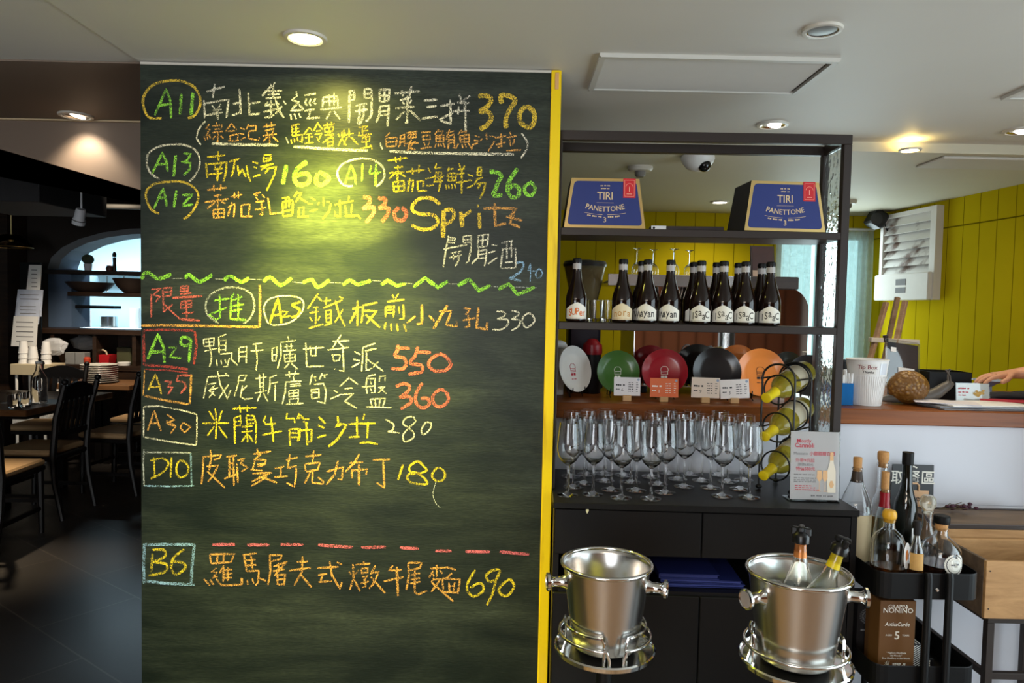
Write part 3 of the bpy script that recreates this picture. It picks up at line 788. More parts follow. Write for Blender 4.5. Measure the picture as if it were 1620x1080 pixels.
write(L4, 3, 'Y', 15, '1110,460 1165,450;1110,490 1195,475;1115,490 1120,600;1195,478 1190,595;1140,460 1138,540;1165,455 1165,530;1120,560 1190,550;1120,600 1190,592;1230,405 1205,450;1225,420 1265,415 1215,490;1235,450 1305,490;1240,530 1240,600;1240,535 1280,530 1275,595;1230,605 1315,600;'
 '1335,455 1370,475;1310,500 1345,505;1325,560 1385,545;1430,450 1435,520;1400,490 1385,510;1455,485 1480,490;1490,500 1475,560 1425,620;1520,510 1590,490;1560,470 1562,600 1520,595 1525,560')
write(L4, 4, 'Y', 15, '60,370 55,400;0,425 95,405;30,440 40,520;85,430 75,500;25,525 130,520 150,545')
write(L4, 4, 'R', 30, '~170,375 220,385 215,425 165,470;~165,470 245,455 250,500 190,575;~285,385 340,390 335,430 290,465;~290,465 365,460 360,510 315,570;~450,455 410,500 430,550 480,555 505,500 470,455')
L5 = 'large word Spritz'
write(L5, 4, 'A', 28, '~765,435 710,390 620,385 560,430 555,480 620,510 710,515 750,560 720,610 640,630 545,595;*38 795,480 790,690;~800,480 860,475 875,520 845,570 800,590;*36 930,490 940,610;945,530 1010,480;*26 1060,435 1063,456;*32 1070,500 1075,620')
write(L5, 4, 'O', 22, '1190,420 1195,600 1280,580;1105,465 1240,460;1240,462 1360,465 1300,540;1350,470 1310,580;1280,525 1405,560;1300,580 1390,610')
L6 = 'aperitif line under the word Spritz, at 240'
write(L6, 5, 'W', 19, '490,160 460,330 432,510;490,175 565,190 555,240 485,235;485,205 555,210;435,310 700,260;655,165 655,240;655,165 745,160 740,300 715,440 680,470;655,205 735,200;655,240 735,232;515,355 635,330;495,405 640,375;545,350 545,430;605,345 600,440 565,505;'
 '820,155 815,290;820,158 935,145 920,280;820,215 925,205;875,150 865,280;815,290 915,280;825,300 820,400 745,475;830,330 915,315 905,430 890,500;820,370 905,360;810,415 900,405;970,260 1035,270;935,350 1010,330;930,475 1035,400;1080,240 1210,215;1085,305 1235,300 1240,400 1235,520;1095,310 1070,520;1140,240 1140,420;1190,225 1190,400;1120,460 1210,450;1075,522 1235,518')
write(L6, 5, 'B', 26, '~1245,465 1310,455 1325,500 1280,570 1165,640;1165,640 1300,660;*16 1405,470 1375,545 1460,555;*16 1405,480 1400,670;~*16 1490,535 1460,590 1490,635 1535,590 1520,540 1490,535')
L7 = 'zigzag dividing line across the board'
write(L7, 6, 'G', 30, '~15,155 60,100 145,150 250,115;~355,150 390,120 470,175 570,120;~660,165 710,130 790,175 855,145;~965,175 1020,140 1100,200 1185,145;~1270,185 1340,160 1390,215 1480,160;~1580,200 1640,165 1700,195 1800,165')
write(L7, 7, 'G', 30, '310,200 360,165 430,205 500,190;560,215 650,145 750,220 830,170;905,205 990,155 1070,245 1160,200;1220,235 1300,190 1370,275 1500,215')
write(L7, 6, 'S', 5, '250,150 360,148;580,152 660,155;860,155 960,160;1190,175 1270,185;1480,180 1580,185')
write(L7, 7, 'S', 5, '240,165 310,170;500,185 560,190;830,190 900,190;1160,210 1220,215;1330,215 1520,220')
L8 = 'limited recommendation line, item A25 at 330'
write(L8, 6, 'R', 14, '95,235 170,225 110,275 165,290 130,330;95,270 95,450;185,225 190,410;185,225 255,220 245,285;190,255 245,250;190,290 245,283;190,410 260,350;195,350 290,440;325,210 385,205 380,245 320,250 325,210;325,228 382,226;318,270 410,260;*18 260,300 490,285;325,330 410,320 405,370 325,380 325,330;330,352 405,348;365,320 370,455;330,420 425,412;*18 290,440 320,465 475,475')
write(L8, 6, 'S', 15, '~620,495 560,460 520,400 525,320 580,255 680,220 790,225 870,270 895,340 890,400 860,460 810,500')
write(L8, 6, 'G', 16, '580,320 700,305;625,270 630,450 600,470 545,430 680,375;740,260 710,310;715,310 710,465;765,270 775,300;715,325 800,290;715,365 815,350;720,400 800,390;770,290 770,460;*20 710,465 830,470')
write(L8, 6, 'O', 20, '937,200 940,365 937,530;15,515 200,512 930,525')
write(L8, 6, 'W', 12, '~1010,500 980,440 970,370 1010,310 1100,285 1210,290 1270,320 1275,380 1240,440 1170,490 1080,510 1010,500')
write(L8, 6, 'Y', 20, '1015,500 1075,305 1095,400 1105,495;1035,435 1100,428;*13 1110,405 1155,410 1115,450 1175,440;~1255,330 1190,355 1245,390 1230,435 1180,450')
write(L8, 6, 'A', 13, '1390,265 1310,385;1385,290 1420,325;1350,375 1395,370;1325,415 1395,405;1375,375 1370,505;1325,450 1345,480;1405,440 1390,475;1320,535 1430,505;1430,325 1490,318;1455,295 1450,350;1430,380 1580,315;1450,400 1455,490 1490,485 1490,395 1450,400;1452,430 1490,425;1452,458 1490,455;1440,515 1500,495;1525,320 1550,420 1600,520;1585,390 1520,490;1555,290 1585,305')
write(L8, 7, 'A', 17, '85,385 160,370;125,320 125,520;115,400 65,495;165,360 280,335;170,365 165,440 155,495;175,400 275,400 195,500;190,430 300,530;395,275 410,300;445,265 420,305;355,330 490,312;345,365 345,450;350,370 410,365 405,450;350,395 405,392;350,420 405,418;445,365 450,420;480,350 485,460 450,465;345,490 335,545;385,500 390,560;430,500 440,560;485,500 505,560')
write(L8, 7, 'O', 17, '*20 625,350 625,500 585,505;575,440 510,495;680,435 720,480;*22 825,355 715,540;760,405 855,400 830,470 810,510 895,520 895,480;950,380 1000,385 965,430;985,430 995,520 955,530;945,475 1040,455;*20 1065,375 1050,530 1130,545 1135,485')
write(L8, 7, 'W', 14, '~1205,405 1265,410 1265,440 1210,465;~1210,465 1290,470 1290,510 1240,545 1175,545;~1320,400 1370,410 1370,435 1320,465;~1320,465 1385,475 1375,520 1320,555;~1430,430 1405,480 1440,530 1500,480 1475,425 1430,430')
L9 = 'boxed item A29 line at 550'
write(L9, 8, 'D', 26, '45,45 200,38 540,48;45,50 50,390;550,55 565,200 540,380;55,390 250,400 480,430')
write(L9, 8, 'G', 30, '85,330 185,85 245,230 250,370;120,260 245,255;*22 290,215 370,215 300,310 420,320;~*28 500,130 430,115 410,170 450,200 510,170 500,130;510,170 490,360')
write(L9, 8, 'W', 14, '635,135 640,200;635,135 740,120 735,200;650,165 735,160;640,205 740,195;685,120 715,330 695,405;645,250 765,225;790,110 860,85;785,110 790,270;800,150 860,140 850,250;800,195 850,190;800,280 915,270 910,330 970,390;795,240 850,235;765,335 770,395;805,340 815,380;845,330 860,370;890,320 870,400 830,405;'
 '985,215 985,365;985,215 1060,205 1055,370;990,260 1055,255;990,305 1055,300;1120,185 1210,170;1100,250 1225,240;1150,190 1165,330 1155,440;1310,225 1315,350;1310,225 1360,210 1350,340;1315,290 1355,285;1315,350 1355,345;1465,105 1475,140;1395,165 1545,145;1395,170 1400,300 1365,420;1430,210 1520,200;1455,180 1460,235;1500,175 1500,230;1420,250 1550,240;1430,285 1440,360 1540,345 1535,280 1430,285;1485,240 1485,355;1435,320 1540,312;1480,370 1435,420;1500,370 1565,430')
write(L9, 9, 'W', 15, '60,230 265,215;85,170 95,405 265,400;130,200 135,295 190,295;190,200 180,295;435,90 350,220;350,155 515,148;405,160 460,215;300,240 510,215;345,280 365,350;350,290 425,285 415,340 365,350;450,220 460,450 415,440;365,430 380,425;565,255 625,285;550,330 620,345;535,410 620,365;650,215 770,175;650,215 645,330 635,450;670,250 780,225;685,260 680,440 740,420;690,330 850,450;800,355 750,410')
write(L9, 9, 'R', 34, '1110,225 990,220;~995,190 985,250 965,300 1050,320 1075,370 1040,425 925,420;1320,265 1180,260;~1190,210 1165,290 1120,370 1220,390 1230,450 1100,480;~1400,280 1320,330 1300,400 1380,450 1480,430 1515,370 1460,300 1400,280')
L10 = 'boxed item A35 line at 360'
write(L10, 8, 'O', 20, '*12 55,435 40,690;*22 515,480 510,600 500,770;55,690 250,735 490,775')
write(L10, 8, 'D', 16, '55,430 300,440 480,465')
write(L10, 8, 'A', 20, '90,635 160,480 200,580 220,675;100,605 200,600')
write(L10, 8, 'R', 22, '250,545 325,555 280,600 330,610 285,680;510,490 385,490 370,545 450,560 460,610 410,670')
write(L10, 8, 'W', 14, '680,505 870,490;680,505 660,600 635,715;775,450 800,580 870,720 905,630;850,465 885,500;680,580 760,565;745,590 690,640 750,690;685,640 780,610;740,640 690,710;880,580 785,720;985,490 1060,485 1035,540 985,540;985,495 975,580 940,695;1065,590 1005,650;1020,590 1000,700 1040,725 1120,715;'
 '1150,520 1260,505;1185,475 1195,650;1225,470 1225,645;1195,565 1230,560;1195,605 1230,600;1140,665 1260,640;1200,660 1165,745;1225,665 1270,745;1360,485 1290,510;1290,510 1290,600 1270,680;1300,570 1370,555;1345,570 1340,740;1440,485 1580,470;1480,450 1485,510;1545,430 1530,490;1520,500 1525,540;1445,555 1600,545;1445,560 1440,660 1410,775;1490,580 1590,570;1485,600 1600,590;1475,640 1480,700 1570,690 1570,630 1475,640;1525,635 1525,695;1480,668 1570,662;1480,720 1485,770;1480,725 1570,715 1565,765;1450,775 1620,765')
write(L10, 9, 'W', 15, '150,475 125,580;150,500 195,505;170,510 185,545;250,465 220,530;240,490 300,480;265,490 275,515;140,620 145,720;145,630 215,625 215,700;150,660 215,660;150,720 225,705;160,580 260,570 285,640 275,765 195,745;515,510 420,600;515,515 600,580;470,620 545,615;360,640 405,660;325,725 440,675;440,680 555,670 470,745 590,815;'
 '695,500 775,480;690,510 680,590 690,670;690,520 770,520 765,660 730,660;635,605 765,595;725,545 735,580;725,620 735,645;815,500 810,555;815,500 870,495 865,545 ;800,610 865,600 800,665;815,615 880,670;720,725 740,800;725,725 870,715 845,800;770,730 775,795;815,725 810,795;680,800 935,810')
write(L10, 9, 'R', 32, '~975,600 1050,570 1110,600 1080,660 1010,710;~1010,710 1110,700 1120,760 1020,820;~1235,565 1180,650 1170,750 1230,810 1300,780 1290,720 1220,715;~1410,630 1340,690 1350,770 1410,800 1485,750 1480,670 1410,630')
L11 = 'boxed item A30 line at 280'
write(L11, 10, 'W', 15, '45,50 200,45 420,85 565,125;45,55 45,350;50,350 300,395 560,430;570,125 570,300 565,430')
write(L11, 10, 'O', 18, '85,285 150,90 185,200 215,290;110,215 190,212;*16 275,125 350,180 265,215 360,245 310,315;*14 270,190 365,240;425,215 405,260 450,305 510,250 450,215 425,215')
write(L11, 10, 'Y', 18, '625,215 885,210;750,70 765,200 755,370;690,95 745,185;820,85 785,195;740,245 675,335;785,245 865,360;920,70 1155,62;990,35 1000,110;1065,35 1065,100;940,160 945,415;945,160 1000,140 1000,240;950,200 1000,190;950,240 1000,235;1055,145 1065,230;1060,135 1130,140 1155,220 1150,420;1065,180 1130,178;1060,220 1135,215;1010,250 1120,240;1010,300 1120,290;1060,240 1070,400;1060,325 1010,400;1080,325 1125,400;'
 '1250,140 1225,190 1250,225 1350,215;1215,330 1410,290;1300,150 1325,400;1460,115 1450,170 1530,165;1530,170 1535,210;1590,130 1570,170 1620,155;1480,270 1490,435;1485,270 1585,270 1580,385;1490,310 1580,310;1490,350 1580,350')
write(L11, 11, 'Y', 20, '0,170 20,120 60,170 120,175;60,195 110,215;5,290 145,275 140,390 110,400;20,285 20,340 5,390;90,200 100,430;215,150 280,220;205,235 270,260;200,355 285,330;400,145 405,210 380,255 440,225;*26 410,220 490,230 400,370 310,445;500,220 770,215;590,150 590,340;510,350 620,345;665,120 650,180;700,200 690,360;615,410 700,400 795,420')
write(L11, 11, 'W', 15, '~870,175 950,225 940,280 895,295;895,295 1010,310;~1140,150 1070,165 1045,220 1100,260 1155,320 1130,370 1060,395 1045,330 1100,260 1165,200 1140,150;~1270,200 1225,280 1250,325 1310,270 1320,215 1265,200')
L12 = 'boxed item D10 line at 180'
write(L12, 10, 'B', 17, '510,505 515,700 520,830;50,830 280,835 545,830')
write(L12, 10, 'S', 15, '50,470 40,600 50,830;50,500 280,500 510,505')
write(L12, 10, 'Y', 20, '145,550 155,740;~110,580 230,560 290,610 230,700 115,760;320,550 310,750;~390,590 365,680 400,745 470,720 485,640 440,590 390,590')
write(L12, 10, 'O', 19, '635,540 630,680 615,815;640,545 810,525 790,560 735,575;705,475 710,570 690,680;665,640 780,630 720,740 680,790;670,685 845,850;860,545 965,530;890,550 890,740;930,545 935,830;890,610 930,605;890,665 930,660;840,760 960,715;965,610 975,800;970,580 1040,560 1000,610 1070,650 1010,690;'
 '1125,515 1300,490;1165,465 1170,530;1220,500 1140,570;1130,570 1250,575 1240,620 1170,640;1140,590 1120,670;1160,620 1240,610;1100,670 1220,680;1120,710 1310,700;1300,700 1110,790;1180,735 1360,800;1260,740 1105,835;1335,660 1430,640;1400,650 1395,740;1335,745 1465,735;1450,575 1565,550;1490,520 1465,640;1460,655 1550,635 1545,750 1530,840 1455,800')
write(L12, 11, 'O', 20, '80,540 240,525;165,480 150,600;75,620 85,680;80,615 225,600 205,670 90,690;135,690 75,805;155,690 150,800 255,810 260,790 205,745;290,690 455,645 440,770 400,760;405,580 370,720 285,820;515,605 650,595;615,515 560,610 475,690;540,670 540,755;540,680 690,665 680,720;*26 610,620 610,825;745,575 915,570;850,575 860,850 785,800')
write(L12, 11, 'Y', 22, '1045,620 995,770;~1260,650 1190,590 1110,640 1120,690 1200,710 1280,790 1260,815 1130,800 1085,750 1110,715 1200,710 1275,680 1260,650;~1390,650 1330,720 1370,780 1440,770 1455,700 1390,650')
write(L12, 11, 'S', 9, '~1370,790 1340,900 1360,990 1410,1045')
L13 = 'row of pink dashes under the D10 line'
write(L13, 12, 'K', 24, '570,130 745,128;840,130 1015,132;1100,128 1275,130;1390,130 1640,150')
write(L13, 13, 'K', 24, '30,145 90,148;155,150 345,148;455,152 600,160;730,178 855,178;965,182 1155,185;1230,185 1460,205')
L14 = 'boxed item B6 line at 690'
write(L14, 12, 'B', 24, '30,130 200,128 430,130;40,140 35,300 40,430;40,410 200,430 430,440;430,130 410,300 405,435')
write(L14, 12, 'Y', 20, '~105,170 190,170 200,220 110,265;~110,265 210,280 200,340 70,370;105,200 95,340;~350,165 270,230 250,310 290,360 360,310 340,270 265,260')
write(L14, 12, 'O', 16, '550,205 560,275;550,205 740,200 715,265;610,210 605,265;660,205 655,262;560,275 715,265;600,310 565,340 605,345 570,385 610,375;660,290 625,350;655,300 655,420;650,330 725,320;650,360 725,352;650,390 720,385;690,300 690,410;505,395 550,445;550,400 580,440;*18 600,395 640,445 795,440 795,385;'
 '805,210 915,195;815,210 835,335;870,215 880,320;830,250 905,245;835,290 910,285;835,335 930,330 925,420 905,445;800,390 800,440;840,400 845,440;880,390 890,430;935,390 985,410;1015,210 1110,210 1100,240 1020,260;1015,210 1020,330 1000,445;1045,300 1150,260;1085,270 1080,340;1040,335 1130,320;1150,260 1050,370;1075,360 1075,440;1080,365 1135,360 1125,445;1080,400 1130,395;1075,440 1125,435;'
 '1225,265 1310,260;1165,330 1335,310;1270,220 1265,340 1205,445;1255,360 1340,460;1385,310 1550,300;1480,260 1500,370 1560,470 1575,420;1535,265 1575,285;1390,365 1460,355;1425,365 1410,415;1395,420 1500,410')
write(L14, 13, 'O', 16, '60,340 80,360;135,325 105,360;90,280 95,390 65,480;100,400 145,490;110,285 225,275;175,260 180,290;155,315 160,350 205,345 205,310 155,315;160,380 205,372 180,400 190,455 160,460;150,430 215,415;265,290 225,360;235,350 290,340 250,430 215,470;230,380 340,505;400,290 370,330 470,325;330,415 485,380;*20 430,300 440,530;'
 '520,270 625,270 610,310 525,330;520,270 525,370 505,480;540,365 610,350;535,400 610,388;535,432 615,415;570,330 570,500 600,515 665,485;740,285 742,380;690,315 825,305 890,325;715,330 680,385;700,340 720,375;765,325 785,355;720,385 700,420;715,400 770,395 700,495;700,420 870,570;860,350 820,385;785,390 920,400 905,510;785,395 790,490;835,425 840,490;880,420 875,495;835,450 880,448;795,495 905,500')
write(L14, 13, 'Y', 20, '~1040,325 985,420 980,490 1030,530 1100,490 1095,440 1060,430 1000,465;~1210,400 1150,415 1125,370 1170,330 1230,330 1200,410 1170,520 1130,600;~1285,410 1225,470 1240,515 1290,525 1340,460 1320,405 1285,410')
_cn = dict(W='white', Y='yellow', G='lime green', O='peach', R='coral red', B='light blue', K='pink', A='amber', D='brick red', S='faint grey')
for (lab, col), mb in _lines.items():
    o = mb.build('chalk_writing', CHM[col], board, recalc=False)
    o['label'] = _cn[col] + ' chalk of the ' + lab
# ================================================================ shared materials
M_frameblk = mat('dark_brown_metal', rgb(45, 36, 32), 0.45, 0.0, var=0.08, scale=8)
M_cab = mat('black_laminate', rgb(17, 16, 16), 0.38, var=0.12, scale=6, spec=0.3)
M_black = mat('matte_black', rgb(12, 12, 13), 0.5, var=0.05, spec=0.3)
M_wire = mat('black_wire', rgb(20, 20, 20), 0.4, 0.3, var=0)
M_glass = mat('clear_glass', (1, 1, 1), 0.0, trans=1.0, ior=1.46, var=0)
M_glassg = mat('tinted_clear_glass', (0.95, 0.98, 0.96), 0.0, trans=1.0, ior=1.46, var=0)
M_dkglass = mat('dark_brown_glass', rgb(24, 12, 8), 0.08, var=0, spec=0.45, coat=0.1)
M_blkglass = mat('black_green_glass', rgb(14, 18, 14), 0.06, var=0, spec=0.7)
M_olive = mat('yellow_green_glass', (0.62, 0.52, 0.06), 0.03, trans=0.65, ior=1.4, var=0)
M_chrome = mat('polished_chrome', (0.82, 0.82, 0.80), 0.09, 1.0, var=0)
M_steel = mat('brushed_steel', (0.64, 0.63, 0.61), 0.22, 1.0, var=0.06, scale=30, stretch=(1, 1, 0.1), aniso=0.5)
M_mirror = mat('mirror_steel', (0.72, 0.72, 0.70), 0.04, 1.0, var=0)
M_gold = mat('gold_foil', (0.80, 0.58, 0.24), 0.28, 1.0, var=0.05)
M_paper = mat('white_paper', rgb(238, 236, 232), 0.7, var=0.02)
M_ink = mat('black_ink', rgb(30, 28, 30), 0.7, var=0)
M_redink = mat('red_ink', rgb(196, 52, 70), 0.7, var=0)
M_greyink = mat('grey_ink', rgb(120, 118, 120), 0.7, var=0)
M_whiteink = mat('white_ink', rgb(236, 232, 220), 0.6, var=0)
M_cork = mat('cork', rgb(192, 142, 88), 0.8, var=0.25, scale=160, bump=0.2)
M_acryl = pane('acrylic', (0.96, 0.98, 0.98, 1))
M_blond = wood('blond_wood', rgb(190, 146, 96), rgb(214, 172, 122), 0.5, 8, (1, 1, 6))
M_counterwood = wood('polished_red_brown_wood', rgb(106, 54, 14), rgb(150, 84, 34), 0.34, 2.2, (0.6, 7, 14), coat=0.0)
M_counterwood.node_tree.nodes['Principled BSDF'].inputs['Specular IOR Level'].default_value = 0.3

KB = 0.021
def local(o, p):
    return mw(o).inverted() @ p
# ================================================================ cabinet under the shelving
KC = 0.028
YC = 2.185
ZC = 0.91
pL = P(877, 794, YC, KC); pR = P(1358, 809, YC, KC)
cab = thing('sideboard_cabinet', 'low black cabinet under the metal shelving, holding the wine glasses', 'cabinet', (pL.x, pL.y, 0), -KC)
CW = (pR - pL).length; CD = 0.45
cw2 = local(cab, P(1110, 850, YC, KC)).x
mb = MB().bbox(-0.004, CW, -0.012, CD, ZC - 0.02, ZC, 0.002)
mb.build('worktop', M_cab, cab)
mb = MB().box(0, 0.018, 0.02, CD, 0.06, ZC - 0.02).box(CW - 0.02, CW - 0.002, 0.0, CD, 0.0, ZC - 0.02).box(0.018, CW - 0.02, CD - 0.012, CD, 0.06, ZC - 0.02)
mb.box(0.018, CW - 0.02, 0.01, CD - 0.012, 0.615, 0.633).box(0.018, CW - 0.02, 0.01, CD - 0.012, 0.742, 0.752).box(0.018, CW - 0.02, 0.03, CD - 0.012, 0.06, 0.078)
mb.box(0.03, CW - 0.03, 0.06, CD - 0.05, 0.0, 0.06)
mb.build('carcass', M_cab, cab)
for x0, x1 in ((0.002, cw2 - 0.0015), (cw2 + 0.0015, CW - 0.022)):
    MB().bbox(x0, x1, -0.002, 0.014, 0.745, ZC - 0.0235, 0.002).build('drawer_front', M_cab, cab)
    MB().bbox(x0, x1, -0.002, 0.014, 0.07, 0.622, 0.002).build('door', M_cab, cab)
q = local(cab, P(929, 808, YC - 0.003, KC))
o = MB().add([(q.x - 0.004, -0.003, q.z + 0.008), (q.x + 0.004, -0.003, q.z + 0.009), (q.x + 0.005, -0.003, q.z), (q.x, -0.003, q.z - 0.009), (q.x - 0.004, -0.003, q.z)], [(0, 1, 2, 3, 4)]).build('chipped_spot', mat('chipped_pale_spot', rgb(230, 220, 170), 0.7, var=0), cab)
o['label'] = 'pale chip in the black front edge'
# blue folders in the open slot
M_blue = mat('navy_card', rgb(28, 36, 92), 0.5, var=0.08)
fz = 0.634
fs = [(1078, 0.19, 0.0, 0.016, 'uppermost narrow blue folder lying on the wide ones in the cabinet slot', 0.026), (1100, 0.26, 0.02, 0.012, 'wide navy blue folder at the bottom of the cabinet slot', 0.0), (1098, 0.255, -0.025, 0.012, 'wide navy blue folder in the middle of the stack in the cabinet slot', 0.013)]
for px, wd, rz, th, lab, dz in fs:
    p = P(px, 930, YC + 0.15, KC)
    t = thing('folder', lab, 'folder', (p.x, p.y, fz + dz), -KC + rz, group='blue folders in the cabinet slot')
    MB().bbox(-wd / 2, wd / 2, -0.105, 0.105, 0, 0.003, 0.001).bbox(-wd / 2, wd / 2, -0.105, 0.105, th - 0.003, th, 0.001).box(-wd / 2, -wd / 2 + 0.004, -0.105, 0.105, 0.002, th - 0.002).build('cover', M_blue, t)
    MB().box(-wd / 2 + 0.006, wd / 2 - 0.004, -0.1, 0.1, 0.0035, th - 0.0035).build('sheets', mat('blue_sheets', rgb(50, 58, 120), 0.6, var=0.05) if dz == 0 else bpy.data.materials['blue_sheets'] if 'blue_sheets' in bpy.data.materials else M_blue, t)

# ================================================================ metal shelving
YF = 2.34
pl = P(887, 390, YF, KB); pr = P(1325.3, 502, YF, KB)
bk = thing('shelving_unit', 'dark metal shelving unit with textured glass side, standing on the black cabinet', 'shelf', (pl.x - 0.027, pl.y, ZC), -KB)
BW = (pr - pl).length + 0.027
BD = 0.19; PW = 0.026
ztop = local(bk, P(1115, 209.2, YF, KB)).z; zt0 = ztop - 0.031
s1 = local(bk, P(1100, 363.4, YF, KB)).z; s2 = local(bk, P(1100, 513.5, YF, KB)).z
for x0 in (0.0, BW - PW):
    for y0 in (0.0, BD - PW):
        MB().bbox(x0, x0 + PW, y0, y0 + PW, 0, zt0, 0.0015).build('post', M_frameblk, bk)
mb = MB().bbox(0, BW, 0, PW, zt0, ztop, 0.0015).bbox(0, BW, BD - PW, BD, zt0, ztop, 0.0015).bbox(0, PW, PW, BD - PW, zt0, ztop, 0.0015).bbox(BW - PW, BW, PW, BD - PW, zt0, ztop, 0.0015)
mb.build('top_frame', M_frameblk, bk)
for z in (s1, s2):
    MB().bbox(PW, BW - PW, 0, BD, z - 0.024, z, 0.0015).build('shelf', M_frameblk, bk)
def hammered():
    m, nt, N, L, b = nodes('hammered_glass')
    b.inputs['Base Color'].default_value = (0.9, 0.96, 0.95, 1); b.inputs['Transmission Weight'].default_value = 0.92
    b.inputs['Roughness'].default_value = 0.06; b.inputs['IOR'].default_value = 1.3
    tc = N.new('ShaderNodeTexCoord'); v = N.new('ShaderNodeTexVoronoi'); v.feature = 'SMOOTH_F1'; v.inputs['Scale'].default_value = 55
    nz = N.new('ShaderNodeTexNoise'); nz.inputs['Scale'].default_value = 40
    L.new(tc.outputs['Object'], v.inputs['Vector']); L.new(tc.outputs['Object'], nz.inputs['Vector'])
    ad = N.new('ShaderNodeMath'); ad.operation = 'ADD'; L.new(v.outputs['Distance'], ad.inputs[0]); L.new(nz.outputs['Fac'], ad.inputs[1])
    bp = N.new('ShaderNodeBump'); bp.inputs['Strength'].default_value = 0.6; bp.inputs['Distance'].default_value = 0.0032
    L.new(ad.outputs[0], bp.inputs['Height']); L.new(bp.outputs[0], b.inputs['Normal'])
    return m
M_hammer = hammered()
for z0, z1 in ((0.0, s2 - 0.024), (s2, s1 - 0.024), (s1, zt0)):
    for x0 in (0.010, BW - 0.016):
        o = MB().box(x0, x0 + 0.006, PW, BD - PW, z0 + 0.002, z1 - 0.002).build('glass_panel', M_hammer, bk)
        o['label'] = 'textured clear glass side panel'

def bshelf(px, dy, shelf):
    """place on the shelving: picture column px, depth dy behind its front, on shelf height"""
    z = ZC + {1: s1, 2: s2, 0: 0.0}[shelf]
    p = P(px, 500, YF + dy, KB)
    return Vector((p.x, p.y, z + 0.0008))

